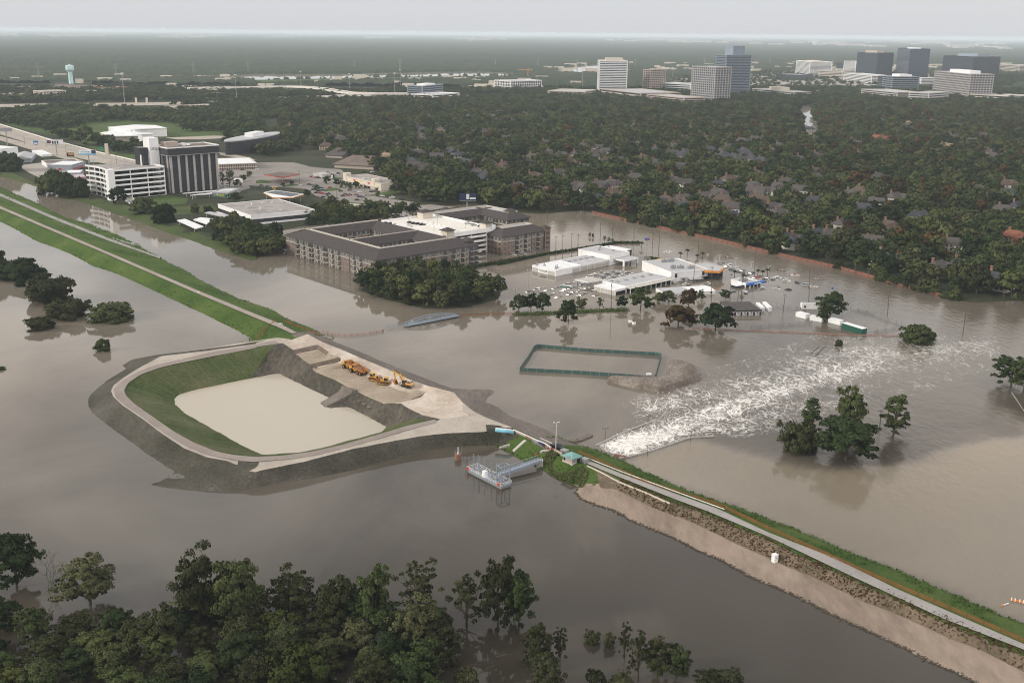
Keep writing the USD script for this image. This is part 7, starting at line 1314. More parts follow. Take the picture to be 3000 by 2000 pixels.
for k in range(len(l) - 1): MB().bar(l[k] + [0, 0, .3], l[k] + (l[k + 1] - l[k]) * .97 + [0, 0, .3], .25, 2.0).build('panel', cm[k % 8], fwall)
m = MB(); [m.bar(p + [0, 0, 1.36], q + [0, 0, 1.36], .4, .14) for p, q in zip(l[:-1], l[1:])]; m.build('coping', 'white_trim', fwall)
wall_line('flood_wall', 'white and pink wall stub between the rail gate and the gate house', PL('b', [(2030, 545), (2200, 625)], ZD), .3, 1.2, 'pink_stone', z0=-.8)
wall_line('retaining_wall', 'long white retaining wall below the dam road', PL('33', [(690, 1140), (800, 1190), (960, 1278), (1200, 1374), (1450, 1484)], ZD), .3, .1, 'cream', z0=-.85)
for pts, lb in (([(690, 1088), (1000, 1213), (1500, 1398), (1950, 1562)], 'white guard rail along the far side of the dam road'), ([(255, 905), (330, 938), (395, 965)], 'short white guard rail above the gate house')):
 t = thing('guard_rail', lb, 'guard rail'); l = dense(PL('33', pts, ZD), 3); m = MB(); [m.bar(p + [0, 0, .75], q + [0, 0, .75], .1, .2) for p, q in zip(l[:-1], l[1:])]; m.build('rail', 'rail_white', t)
 m = MB(); [m.box(p[0] - .08, p[0] + .08, p[1] - .08, p[1] + .08, p[2] - .4, p[2] + .8) for p in l]; m.build('posts', 'wood_pole', t)
def net_fence(label, line, h, part='orange_net', mat='net_orange', gap=3.0):
 t = thing('safety_fence', label, 'fence', group=None); l = dense(line, gap)
 m = MB()
 for p, q in zip(l[:-1], l[1:]):
  sag = .1
  for z in np.linspace(.12, h, 6): m.bar(p + [0, 0, z], q + [0, 0, z - sag * 0], .03, .05)
  for s in np.linspace(0, 1, 8)[:-1]: a = p + (q - p) * s; m.bar(a + [0, 0, .1], a + [0, 0, h], .05, .03)
 m.build(part, mat, t)
 for p in l: MB().box(p[0] - .05, p[0] + .05, p[1] - .05, p[1] + .05, p[2] - .6, p[2] + h + .25).build('post', 'wood_pole', t)
flat('net_orange', (0.28, 0.10, 0.035), 0.8, 0.1, vary=.3, scale=.3); flat('net_pale', (0.42, 0.22, 0.17), 0.8, 0.1, vary=.3, scale=.3)
net_fence('orange safety netting running along the dam beside the grass', cat(PL('33', [(610, 1020), (900, 1152), (1200, 1290), (1500, 1388), (1900, 1510)], ZD), PL('44', [(0, 158), (900, 565), (1900, 996), (2352, 1196), (2900, 1420)], ZD)), 1.0, gap=4.0)
net_fence('pale orange netting standing in the water off the levee end', PL('22', [(612, 1490), (700, 1512), (900, 1520), (1050, 1500), (1172, 1478)]), 1.0, mat='net_pale')
net_fence('orange netting across the grass at the levee end', np.c_[PL('22', [(-10, 1545), (90, 1480), (182, 1430)], 2.0)[:, :2], land_z(PL('22', [(-10, 1545), (90, 1480), (182, 1430)], 2.0))], 1.2); net_fence('orange netting on the downstream grass of the levee end', np.c_[PL('22', [(260, 1410), (420, 1460), (600, 1490)], 1.6)[:, :2], land_z(PL('22', [(260, 1410), (420, 1460), (600, 1490)], 1.6))], 1.0)
net_fence('red orange netting in the water along the tree row by the footbridge', cat(PL('22', [(1858, 1335), (2050, 1325), (2352, 1318)]), PL('23', [(30, 1312)])), .9); net_fence('long orange netting across the water right of the modular office', cat(PL('23', [(1660, 1450), (2050, 1470), (2352, 1480)]), PL('24', [(300, 1490), (700, 1510), (1230, 1522)])), .5, mat='net_pale', gap=5); net_fence('orange net around the reflected round tree', PL('23', [(420, 1360), (470, 1378), (620, 1365), (560, 1350)]), .4, mat='net_pale')
net_fence('wire fence posts in the water left of the flooded shed', PL('24', [(80, 1240), (170, 1270), (300, 1280)]), 1.4, part='wire', mat='steel_grey', gap=4); net_fence('wire fence crossing the water before the containers', PL('24', [(-150, 1450), (10, 1430), (300, 1415), (400, 1412)]), 1.2, part='wire', mat='steel_grey', gap=5); net_fence('wire fence crossing the water right of the green container', PL('24', [(760, 1270), (960, 1330), (1230, 1420), (1220, 1450), (980, 1490)]), 1.2, part='wire', mat='steel_grey', gap=5)
# wrack along the berm
R = np.random.default_rng(4); m = MB(); l = dense(D_WL[9:], .35)
for p in l:
 for _ in range(2):
  c_ = p + [R.normal() * .35, R.normal() * .35, .05]; a_ = R.uniform(0, 3.14); d_ = np.array([math.cos(a_), math.sin(a_), R.uniform(-.2, .3)]) * R.uniform(.2, .6); m.bar(c_ - d_ / 2, c_ + d_ / 2 + [0, 0, .05], R.uniform(.1, .3), R.uniform(.1, .35))
tag(m.build('debris_line', 'bark'), 'dark line of sticks and silt along the edge of the sandy berm', 'debris', kind='stuff')
E_b = dense(cat(BERM[2:]), 1.0); up_ = cKDTree(E_b[:, :2]); R = np.random.default_rng(6); q = []
for _ in range(2600):
 p = E_b[R.integers(len(E_b))]; d = np.array([0.45, 0.9]) * R.uniform(-.3, 4.6) + R.normal(size=2) * .3; q.append(p[:2] + d)
q = np.array(q); zz = land_z(q); o = np.c_[q, zz + .12]; N = R.normal(size=o.shape) * .6 + [0, -.3, .8]; N /= np.linalg.norm(N, axis=1, keepdims=True); t_ = np.cross(N, R.normal(size=N.shape)); t_ /= np.linalg.norm(t_, axis=1, keepdims=True); b_ = np.cross(N, t_); s_ = R.uniform(.18, .5, (len(o), 1)); qq = np.stack([o - t_ * s_, o - b_ * s_ * .6, o + t_ * s_, o + b_ * s_ * .6], 1).reshape(-1, 3); j = np.arange(len(o)) * 4
tag(obj('slope_scrub', (qq, np.stack([j, j + 1, j + 2, j + 3], 1)), 'leaf_rust', normals=np.repeat(N, 4, 0)), 'thin scrub on the eroded slope of the dam', 'scrub', kind='stuff')
GB = Polygon(PL('b', [(1850, 700), (2050, 620), (2352, 780), (2700, 1000), (2600, 1180), (2352, 1150), (2000, 960)], 1.2)[:, :2]); R = np.random.default_rng(9); x0, y0, x1, y1 = GB.bounds; q = np.c_[R.uniform(x0, x1, 9000), R.uniform(y0, y1, 9000)]; q = q[shapely.contains_xy(GB, q[:, 0], q[:, 1])]; z_ = land_z(q); ok_ = (z_ > .1) & (np.hypot(*(q - (gp[1] + [-1, 2.5, 0])[:2]).T) > 5.2); q, z_ = q[ok_], z_[ok_]; o = np.c_[q, z_ + R.uniform(.05, .6, len(q))]
N = R.normal(size=o.shape) * .6 + [0, -.3, .8]; N /= np.linalg.norm(N, axis=1, keepdims=True); t_ = np.cross(N, R.normal(size=N.shape)); t_ /= np.linalg.norm(t_, axis=1, keepdims=True); b_ = np.cross(N, t_); s_ = R.uniform(.2, .5, (len(o), 1)); qq = np.stack([o - t_ * s_, o - b_ * s_ * .6, o + t_ * s_, o + b_ * s_ * .6], 1).reshape(-1, 3); j = np.arange(len(o)) * 4
tag(obj('bank_bushes', (qq, np.stack([j, j + 1, j + 2, j + 3], 1)), 'leaf_green', normals=np.repeat(N, 4, 0)), 'rough green growth on the bank below the gate house', 'bushes', kind='stuff')
R = np.random.default_rng(19); q = []
for zn, cnt in (('levee_grass_bank', 9000), ('dam_grass_bank', 3500)):
 x0, y0, x1, y1 = Z[zn].bounds; a = np.c_[R.uniform(x0, x1, cnt * 14), R.uniform(y0, y1, cnt * 14)]; a = a[shapely.contains_xy(Z[zn], a[:, 0], a[:, 1])]; a = a[[px((*p, 2))[0] > -250 for p in a]]; z_ = land_z(a); a = np.c_[a, z_]; lim = {'inner_grass_slope': 3.3, 'dark_outer_bank': 3.2, 'dam_grass_bank': 2.4}.get(zn, 3.2); a = a[(a[:, 2] > -.12) & (a[:, 2] < lim)] if zn != 'inner_grass_slope' else a[a[:, 2] < lim]; w = meshkit.fbm(np.c_[a[:, :2] * .12, np.zeros(len(a))], 3, 1) > .5; q.append(np.vstack([a[w][:cnt], a[a[:, 2] < .35][:cnt // 3]]))
q = np.vstack(q); o = q + np.c_[np.zeros((len(q), 2)), R.uniform(.05, .4, len(q))]; N = R.normal(size=o.shape) * .5 + [0, -.4, .8]; N /= np.linalg.norm(N, axis=1, keepdims=True); t_ = np.cross(N, R.normal(size=N.shape)); t_ /= np.linalg.norm(t_, axis=1, keepdims=True); b_ = np.cross(N, t_); s_ = R.uniform(.15, .5, (len(o), 1)); qq = np.stack([o - t_ * s_, o - b_ * s_ * .6, o + t_ * s_, o + b_ * s_ * .6], 1).reshape(-1, 3); j = np.arange(len(o)) * 4
tag(obj('grass_tufts', (qq, np.stack([j, j + 1, j + 2, j + 3], 1)), 'leaf_grass', normals=np.repeat(N, 4, 0)), 'rough tufts of grass over the levee banks and along their water edges', 'grass', kind='stuff')
for x, y, h in [(650, 120, 6), (745, 140, 6), (800, 160, 6), (860, 172, 5), (925, 162, 6), (990, 75, 7), (470, 240, 6), (330, 130, 3), (-120, 100, 6), (-60, 60, 5), (-230, 60, 6), (560, 185, 5), (1120, 235, 4), (700, 75, 4), (250, 150, 4), (-170, 150, 6)]:
 plant('mid_dark' if x % 20 else 'mid_green', P('22', x, y, GZ), h, h * 1.15, f'small tree on a planted island of the lots, {"by the strip mall" if x > 540 else "by the filling station" if x > 200 else "near the black tower"}', 'trees on the parking lots')
tb = P('44', 60, 452, 1.0); t = thing('portable_toilet', 'white portable toilet cabin on the sandy berm', 'portable toilet', (tb[0], tb[1], .75), .5); MB().box(-.6, .6, -.6, .6, 0, 2.2).build('cabin', 'white_paint', t); MB().box(-.66, .66, -.66, .66, 2.2, 2.36).build('roof', 'white_roof', t); MB().box(-.4, .4, -.64, -.605, .1, 2.0).build('door', 'sign_white', t); MB().box(-.3, .3, -.67, -.645, 1.4, 1.6).build('vent', 'steel_grey', t)
bt = cat(PL('b', [(925, 140), (1000, 148), (1100, 162), (1200, 165)], 4.2), PL('b', [(1262, 190)], 3.6)); t = thing('water_barrier', 'blue and white plastic sheeted tube at the end of the ring road', 'flood barrier'); MB().tube(dense(bt, 1.5) + [0, 0, .25], .62, 9).build('tube', 'blue_sheet' if 'blue_sheet' in MAT else 'sign_cyan', t, smooth=40); MB().tube(dense(bt, 1.5) + [.05, .35, .62], .4, 8).build('top_sheet', 'white_roof', t, smooth=40)
for i, (p0, p1) in enumerate((((1195, 325), (1010, 425)), ((1500, 360), (1270, 520)), ((1960, 545), (1790, 660)))):
 a, b = P('b', *p0, 2.9), P('b', *p1, .7); t = thing('slope_steps', ['concrete steps down the grass nearest to the blue tube', 'concrete steps down the middle of the grass', 'concrete steps leading to the grey gangway'][i], 'steps'); n = 16
 for k in range(n):
  p = a + (b - a) * (k + .5) / n; z = float(land_z(p[None])[0]); d = (b - a) / np.linalg.norm(b - a); nn = np.array([-d[1], d[0], 0]); MB().bar(np.array([p[0], p[1], z]) - nn * .7, np.array([p[0], p[1], z]) + nn * .7, .45, .5).build('step', 'pale_concrete', t)

# seams of the erosion blankets
ic, pc = dense(IN_CR[:-1], 6.4), cKDTree(dense(POND[:, :2], .5)); pd_ = dense(np.r_[POND, POND[:1]], .5); m = MB()
for k in range(2, len(ic) - 2):
 d = ic[min(k + 2, len(ic) - 1)] - ic[k - 2]; nn = np.array([-d[1], d[0]]) / np.linalg.norm(d[:2]); nn = nn if np.dot(nn, PONDP.centroid.coords[0] - ic[k][:2]) > 0 else -nn; s = [ic[k][:2] + nn * t for t in np.linspace(.4, 24, 16)]; s = [q for q in s if not PONDP.contains(Point(q)) and Z['inner_grass_slope'].contains(Point(q))]
 if len(s) > 2: s = np.array(s); s = np.c_[s, land_z(s) + .03]; [m.bar(a, b, .09, .05) for a, b in zip(s[:-1], s[1:])]
tag(m.build('blanket_seams', 'seam_straw', None), 'pale seams of erosion matting running down the grass inside the pond', 'matting seams', kind='stuff')
l = dense(PL('32', [(1480, 885, 5), (1700, 852, 5), (1900, 838, 5), (2120, 832, 5)], 4.2), 3.0); w_ = dense(PL('32', [(1560, 1000), (1750, 965), (2000, 955), (2230, 950)]), 1.0); m = MB()
for k in range(len(l)):
 b = w_[int(k / (len(l) - 1) * (len(w_) - 1))]; s = np.array([l[k][:2] + (b[:2] - l[k][:2]) * t for t in np.linspace(.05, .95, 9)]); s = np.c_[s, land_z(s) + .04]; [m.bar(a, c_, .11, .06) for a, c_ in zip(s[:-1], s[1:])]
tag(m.build('bank_seams', 'seam_straw', None), 'pale seams of matting down the outer bank behind the pump platform', 'matting seams', kind='stuff')

# ---------------------------------------------------------------- the pump platform and its gangway
pA, pB, pC = P('b', 380, 880, .9), P('b', 1030, 1212, .9), P('b', 1155, 1130, .9); fp = F(pA, pB); T, W = fronted('pump_platform', 'grey steel pump platform with railings and tall pipes in the water', 'platform', pA, pB); D = max(4.0, fp.loc(pC)[1])
MB().box(0, W, 0, D, .55, .95).build('deck', 'galvanised', T); MB().box(.2, W - .2, .2, D - .2, .0, .54).build('under_frame', 'steel_grey', T)
r = MB()
for z in (1.45, 1.95): r.bar((0, 0, z), (W, 0, z), .07).bar((0, D, z), (W, D, z), .07).bar((0, 0, z), (0, D, z), .07).bar((W, 0, z), (W, D, z), .07)
for x in np.linspace(0, W, 15): r.bar((x, 0, .95), (x, 0, 1.98), .07).bar((x, D, .95), (x, D, 1.98), .07)
r.build('railing', 'rail_white', T)
for k, x in enumerate((.10, .18, .27, .36, .62, .70, .78, .86, .93)):
 X = W * x; y = D * (.55 if k % 2 else .35); MB().cyl(X, y, .95, 2.1, .42, .3).box(X - .7, X + .7, y - .5, y + .5, .95, 1.35).build('pump', 'steel_grey', T)
 MB().tube([(X, y, 1.9), (X, y, 6.2 if k not in (8,) else 4.0)], .11, 7).build('riser_pipe', 'galvanised', T)
MB().box(W * .44, W * .52, .1, 1.3, .95, 2.9).build('control_cabinet', 'white_paint', T); [MB().box(W * x, W * x + 1.0, -.08, -.02, .75, 1.75).build('warning_sign', 'sign_red', T) for x in (.0, .9)]
for p in range(4):
 x, y = W * (.80 + .14 * (p % 2)), D * (.25 + .8 * (p // 2)); MB().bar((x, y, -.5), (x, y, 6.4), .22).build('frame_post', 'galvanised', T)
m = MB()
for p in ((.80, .94),):
 for y in (D * .25, D * 1.05):
  for k in range(4): m.bar((W * .80, y, 1 + k * 1.35), (W * .94, y, 1 + (k + 1) * 1.35), .12)
  m.bar((W * .8, y, 6.4), (W * .94, y, 6.4), .2)
m.bar((W * .8, D * .25, 6.4), (W * .8, D * 1.05, 6.4), .2).bar((W * .94, D * .25, 6.4), (W * .94, D * 1.05, 6.4), .2); m.build('frame_bracing', 'galvanised', T)
gA_, gB_ = P('b', 1010, 960, 1.6), P('b', 1775, 690, 2.4); t = thing('gangway', 'grey steel gangway from the bank to the pump platform', 'footbridge'); d = gB_ - gA_; n = np.array([-d[1], d[0], 0]); n /= np.linalg.norm(n)
MB().bar(gA_, gB_, 2.0, .25).build('walkway', 'galvanised', t)
for s in (-1, 1):
 m = MB(); a, b = gA_ + n * s, gB_ + n * s; m.bar(a - [0, 0, .15], b - [0, 0, .15], .14, .8).bar(a + [0, 0, 1.1], b + [0, 0, 1.1], .1); [m.bar(a + (b - a) * k / 14, a + (b - a) * k / 14 + [0, 0, 1.1], .08) for k in range(15)]; m.build('side_rail', 'galvanised', t)
MB().box(gB_[0] - 1, gB_[0] + 1, gB_[1] - 1, gB_[1] + 1, -1, 2.2).build('abutment', 'pale_concrete', t)
wb_ = P('b', 205, 690, 0); t = thing('gauge_well', 'brown concrete gauge well with instruments standing in the water', 'gauge well', (wb_[0], wb_[1], 0)); MB().cyl(0, 0, -1, 1.9, 1.05, n=14).build('well', 'wall_brick', t); MB().cyl(0, 0, 1.9, 2.5, .25).cyl(.1, 0, 2.5, 4.2, .12).build('instrument', 'white_paint', t); m = MB(); [m.bar((.9 * math.cos(a), .9 * math.sin(a), 1.9), (.9 * math.cos(a), .9 * math.sin(a), 2.9), .06) for a in np.arange(8) * .785]; m.build('railing', 'steel_grey', t); MB().bar((1.3, 0, -1), (1.3, 0, 4.2), .1).build('gauge_pole', 'steel_grey', t)
a, b = P('b', 262, 690, .4), P('b', 870, 482, .4); t = thing('drowned_walkway', 'rails of a drowned walkway leading to the gauge well', 'walkway'); n = np.cross((b - a) / np.linalg.norm(b - a), [0, 0, 1]); m = MB()
for s in (-.6, .6): m.bar(a + n * s + [0, 0, .5], b + n * s + [0, 0, .5], .08); [m.bar(a + (b - a) * k / 8 + n * s - [0, 0, 1], a + (b - a) * k / 8 + n * s + [0, 0, .5], .08) for k in range(9)]
m.build('rails', 'wood_pole', t); MB().bar(P('b', 360, 690, 0), P('b', 360, 690, 3.5), .14).bar(P('b', 395, 700, 0), P('b', 395, 700, 3.2), .14).build('posts', 'wood_pole', t)
# footbridge
bA, bB = P('22', 1370, 1425, .4), P('22', 1852, 1330, .6); t = thing('arched_footbridge', 'blue grey arched steel footbridge half drowned beside the tree row', 'footbridge'); d = bB - bA; n = np.array([-d[1], d[0], 0]) / np.linalg.norm(d[:2]); N_ = 22
arch = lambda s: bA + d * s + [0, 0, 2.6 * math.sin(math.pi * min(1, s * .92 + .04)) * (1 - .15 * s)]
for sg in (-1.4, 1.4):
 m = MB()
 for k in range(N_): a, b = arch(k / N_) + n * sg, arch((k + 1) / N_) + n * sg; m.bar(a + [0, 0, .3], b + [0, 0, .3], .25, .3); m.bar(bA + d * k / N_ + n * sg + [0, 0, .1], bA + d * (k + 1) / N_ + n * sg + [0, 0, .1], .25, .3); m.bar(bA + d * k / N_ + n * sg, a + [0, 0, .3], .12); m.bar(bA + d * (k + 1) / N_ + n * sg, a + [0, 0, .3], .1)
 m.build('truss', 'blue_steel', t)
MB().bar(bA + [0, 0, .2], bB + [0, 0, .2], 2.6, .15).build('deck', 'blue_steel', t); m = MB(); e0 = P('22', 1195, 1448, .1)
for s in (-1, 1): m.bar(e0 + n * s + [0, 0, .9], bA + n * s + [0, 0, 1.0], .1); [m.bar(e0 + (bA - e0) * k / 10 + n * s - [0, 0, .6], e0 + (bA - e0) * k / 10 + n * s + [0, 0, .9], .08) for k in range(11)]
m.build('ramp_railing', 'blue_steel', t)

# ---------------------------------------------------------------- construction machines on the platform
flat('machine_yellow', (0.52, 0.27, 0.045), 0.5, 0.4, vary=.2, scale=.8); flat('rust_orange', (0.33, 0.14, 0.045), 0.7, 0.25, vary=.3, scale=.8); flat('dirt_load', (0.22, 0.165, 0.11), .95, .1, vary=.3)
def wheel(m, x, y, r, w): m.tube([(x, y - w / 2, r), (x, y + w / 2, r)], r, 14)
K = .92
def truck(c, A, B, label, load=True):
 """A: rear foot, B: front foot on the picture."""
 za = 2.0; a, b = P(c, *A, za), P(c, *B, za); d = b - a; a[2] = float(land_z(a[None], 0)[0]) + .06; T = thing('dump_truck', label, 'dump truck', a, math.atan2(d[1], d[0]), scale=K)
 for y in (-1.35, 1.35):
  for x in (1.2, 3.1, 7.6): m = MB(); wheel(m, x, y, .92, .7); m.build('tyre', 'rubber', T); m = MB(); wheel(m, x, y * 1.1, .92, .6) if 0 else m.tube([(x, y * 1.0 - .4 * np.sign(y) * -1, .92), (x, y + .38 * np.sign(y), .92)], .45, 10); m.build('hub', 'rust_orange', T)
 MB().box(.3, 5.5, -.7, .7, .9, 1.5).build('rear_frame', 'rust_orange', T); MB().box(5.5, 9.6, -.9, .9, .8, 1.5).build('front_frame', 'machine_yellow', T)
 p = [(-.5, 1.9), (.2, 1.45), (5.2, 1.45), (5.6, 3.3), (4.9, 3.4), (.2, 2.9)]
 MB().box(.2, 5.3, -1.5, 1.5, 1.5, 1.7).build('bed_floor', 'rust_orange', T)
 for s in (-1, 1): MB().add([(-.5, s * 1.5, 1.9), (.2, s * 1.5, 1.6), (5.2, s * 1.5, 1.6), (5.5, s * 1.62, 3.2), (.0, s * 1.62, 2.8), (-.5, s * 1.36, 1.9), (.2, s * 1.36, 1.6), (5.2, s * 1.36, 1.6), (5.5, s * 1.48, 3.2), (.0, s * 1.48, 2.8)], [(0, 1, 2, 3), (0, 3, 4, 4), (5, 6, 7, 8), (5, 8, 9, 9), (4, 3, 8, 9), (0, 4, 9, 5)]).build('bed_side', 'rust_orange', T)
 MB().box(5.2, 5.5, -1.5, 1.5, 1.6, 3.7).build('bed_front', 'rust_orange', T); MB().box(5.5, 6.4, -1.4, 1.4, 3.5, 3.7).build('canopy', 'rust_orange', T)
 if load:
  v, f = np.array([(x, y, 1.72 + 1.5 * max(0, 1 - ((x - 3.9) / 1.6) ** 2) * max(0, 1 - (y / 1.5) ** 2)) for x in np.linspace(2.2, 5.15, 9) for y in np.linspace(-1.35, 1.35, 7)]), []
  for i in range(8):
   for j in range(6): k = i * 7 + j; f.append((k, k + 7, k + 8, k + 1))
  MB().add(v, f).build('earth_load', 'dirt_load', T, smooth=True)
 MB().box(6.2, 7.7, -1.0, 1.0, 1.5, 2.0).build('cab_base', 'machine_yellow', T); MB().box(6.2, 7.6, -.95, .95, 2.0, 3.3).build('cab_glass', 'black_panel', T); MB().box(6.1, 7.7, -1.05, 1.05, 3.3, 3.45).build('cab_roof', 'machine_yellow', T); MB().box(7.7, 9.7, -1.0, 1.0, 1.5, 2.5).build('bonnet', 'machine_yellow', T); MB().cyl(7.9, .8, 2.5, 3.5, .1).build('exhaust', 'black_panel', T); MB().box(9.7, 9.8, -.7, .7, 1.2, 2.3).build('grille', 'black_panel', T)
truck('a', (770, 590), (270, 400), 'orange articulated dump truck with a load of earth in its bed'); truck('a', (560, 470), (180, 330), 'yellow articulated dump truck half hidden behind the loaded one', False)
def tracks(T, L, y, h, w, z0=0):
 for s in (-1, 1):
  MB().poly([(0, 0)] * 0 or [(x, z) for x, z in ((.35, 0), (L - .35, 0), (L, h * .45), (L - .3, h), (.3, h), (0, h * .45))], -w / 2, w / 2) if 0 else None
  v = np.array([(x, q, z) for q in (s * y - w / 2, s * y + w / 2) for x, z in ((.35, 0), (L - .35, 0), (L, h * .45), (L - .3, h), (.3, h), (0, h * .45))]); f = [(i, (i + 1) % 6, 6 + (i + 1) % 6, 6 + i) for i in range(6)] + [(0, 5, 4, 3), (0, 3, 2, 1), (6, 7, 8, 9), (6, 9, 10, 11)]
  MB().add(v, f).build('track', 'rubber', T); m = MB(); [m.tube([(x, s * y - w / 2 - .05, h * .4), (x, s * y + w / 2 + .05, h * .4)], h * .28, 8) for x in np.linspace(.6, L - .6, 5)]; m.build('rollers', 'rust_orange', T)
def dozer(c, A, B, label):
 a, b = P(c, *A, 2.0), P(c, *B, 2.0); d = b - a; a[2] = float(land_z(a[None], 0)[0]) + .06; T = thing('bulldozer', label, 'bulldozer', a, math.atan2(d[1], d[0]), scale=K * 1.02); tracks(T, 3.6, 1.0, 1.1, .6)
 MB().box(.1, 2.0, -.7, .7, .7, 1.5).build('body', 'machine_yellow', T); MB().box(2.0, 3.6, -.55, .55, .8, 2.0).build('bonnet', 'machine_yellow', T); MB().box(3.6, 3.68, -.5, .5, .85, 1.95).build('grille', 'black_panel', T); MB().box(.5, 1.9, -.7, .7, 1.5, 2.7).build('cab_glass', 'black_panel', T); MB().box(.35, 2.0, -.85, .85, 2.7, 2.85).build('cab_roof', 'machine_yellow', T); [MB().box(x - .05, x + .05, y - .05, y + .05, 1.5, 2.7).build('cab_post', 'machine_yellow', T) for x in (.5, 1.9) for y in (-.74, .74)]; MB().cyl(2.8, .35, 2.0, 3.1, .08).build('exhaust', 'black_panel', T)
 m = MB(); [m.bar((4.3 + .25 * math.cos(t), y0, z0), (4.3 + .25 * math.cos(t), y1, z0), .18, .3) for t, z0 in ((0, .25), (1, .5), (1.6, .8), (1, 1.1), (0, 1.35)) for y0, y1 in ((-1.75, 1.75),)]; m.build('blade', 'rust_orange', T); [MB().bar((1.6, y, .5), (4.3, y, .5), .16, .25).build('push_arm', 'machine_yellow', T) for y in (-1.45, 1.45)]; MB().bar((0, 0, .9), (-.9, 0, .5), .3).build('ripper', 'rust_orange', T)
dozer('a', (930, 690), (1180, 745), 'yellow bulldozer with a raised exhaust right behind the loaded dump truck'); dozer('a', (1470, 840), (1150, 820), 'yellow bulldozer facing left with its blade toward the other one')
def excavator():
 a, b = P('a', 1990, 990, 2.1), P('a', 1600, 905, 2.1); d = b - a; a[2] = float(land_z(a[None], 0)[0]) + .06; T = thing('excavator', 'yellow tracked excavator with its bent boom and bucket resting on the sand', 'excavator', a, math.atan2(d[1], d[0]), scale=K * 1.0)
 c_ = MB();
 for s in (-1, 1):
  v = np.array([(x - 2.3, q, z) for q in (s * 1.25 - .3, s * 1.25 + .3) for x, z in ((.35, 0), (4.25, 0), (4.6, .45), (4.3, .95), (.3, .95), (0, .45))]); f = [(i, (i + 1) % 6, 6 + (i + 1) % 6, 6 + i) for i in range(6)] + [(0, 5, 4, 3), (0, 3, 2, 1), (6, 7, 8, 9), (6, 9, 10, 11)]; MB().add(v, f).build('track', 'rubber', T); m = MB(); [m.tube([(x - 2.3, s * 1.25 - .35, .4), (x - 2.3, s * 1.25 + .35, .4)], .28, 8) for x in np.linspace(.6, 4, 6)]; m.build('rollers', 'bark', T)
 MB().box(-1, 1, -1, 1, .4, 1.0).cyl(0, 0, .95, 1.2, .9).build('undercarriage', 'rubber', T); MB().box(-2.5, 1.3, -1.35, 1.35, 1.2, 2.2).build('house', 'machine_yellow', T); MB().box(-3.0, -2.5, -1.3, 1.3, 1.2, 2.35).build('counterweight', 'machine_yellow', T); MB().box(-2.4, -.3, -1.3, 1.3, 2.2, 2.45).build('engine_cover', 'black_panel', T); MB().box(.0, 1.6, .35, 1.35, 1.25, 2.95).build('cab', 'black_panel', T); MB().box(-.05, 1.65, .3, 1.4, 2.95, 3.05).build('cab_roof', 'machine_yellow', T)
 m = MB()
 for p, q, w in (((1.2, 0, 1.7), (2.6, 0, 4.2), .75), ((2.6, 0, 4.2), (6.3, 0, 5.4), .65)): m.bar(p, q, .55, w, up=(0, 1, 0))
 m.build('boom', 'machine_yellow', T); MB().bar((6.7, 0, 5.9), (6.0, 0, 2.2), .42, .5, up=(0, 1, 0)).build('stick', 'machine_yellow', T); MB().bar((1.8, .4, 1.6), (3.4, .4, 4.2), .18).bar((1.8, -.4, 1.6), (3.4, -.4, 4.2), .18).build('boom_cylinder', 'black_panel', T); MB().bar((3.4, 0, 4.95), (6.5, 0, 6.0), .22).build('stick_cylinder', 'black_panel', T)
 v = np.array([(x, y, z) for y in (-.75, .75) for x, z in ((6.2, 2.2), (6.6, 1.2), (6.0, .1), (5.0, .05), (5.2, .6), (5.6, 1.6))]); f = [(i, (i + 1) % 6, 6 + (i + 1) % 6, 6 + i) for i in (0, 1, 2, 5)] + [(0, 1, 2, 3), (0, 3, 4, 5), (6, 9, 8, 7), (6, 11, 10, 9)]; MB().add(v, f).build('bucket', 'rust_orange', T)
 tx = meshkit.text_mesh('CAT', .55, .04, bold=True); tx.apply_transform(np.array([[0, 0, -1, -3.03], [-1, 0, 0, .75], [0, 1, 0, 1.55], [0, 0, 0, 1.]])); MB().box(-3.02, -3.0, -.95, .95, 1.4, 2.25).build('name_plate', 'sign_white', T); obj('lettering', tx, 'black_panel', T); MB().box(2.2, 3.2, -.29, -.28, 4.2, 4.6).build('boom_badge', 'black_panel', T)
 [MB().box(x, x + .05, -.9, .9, 2.45, 3.0).build('handrail', 'rail_white', T) for x in (-1.8, -.9)]
excavator()

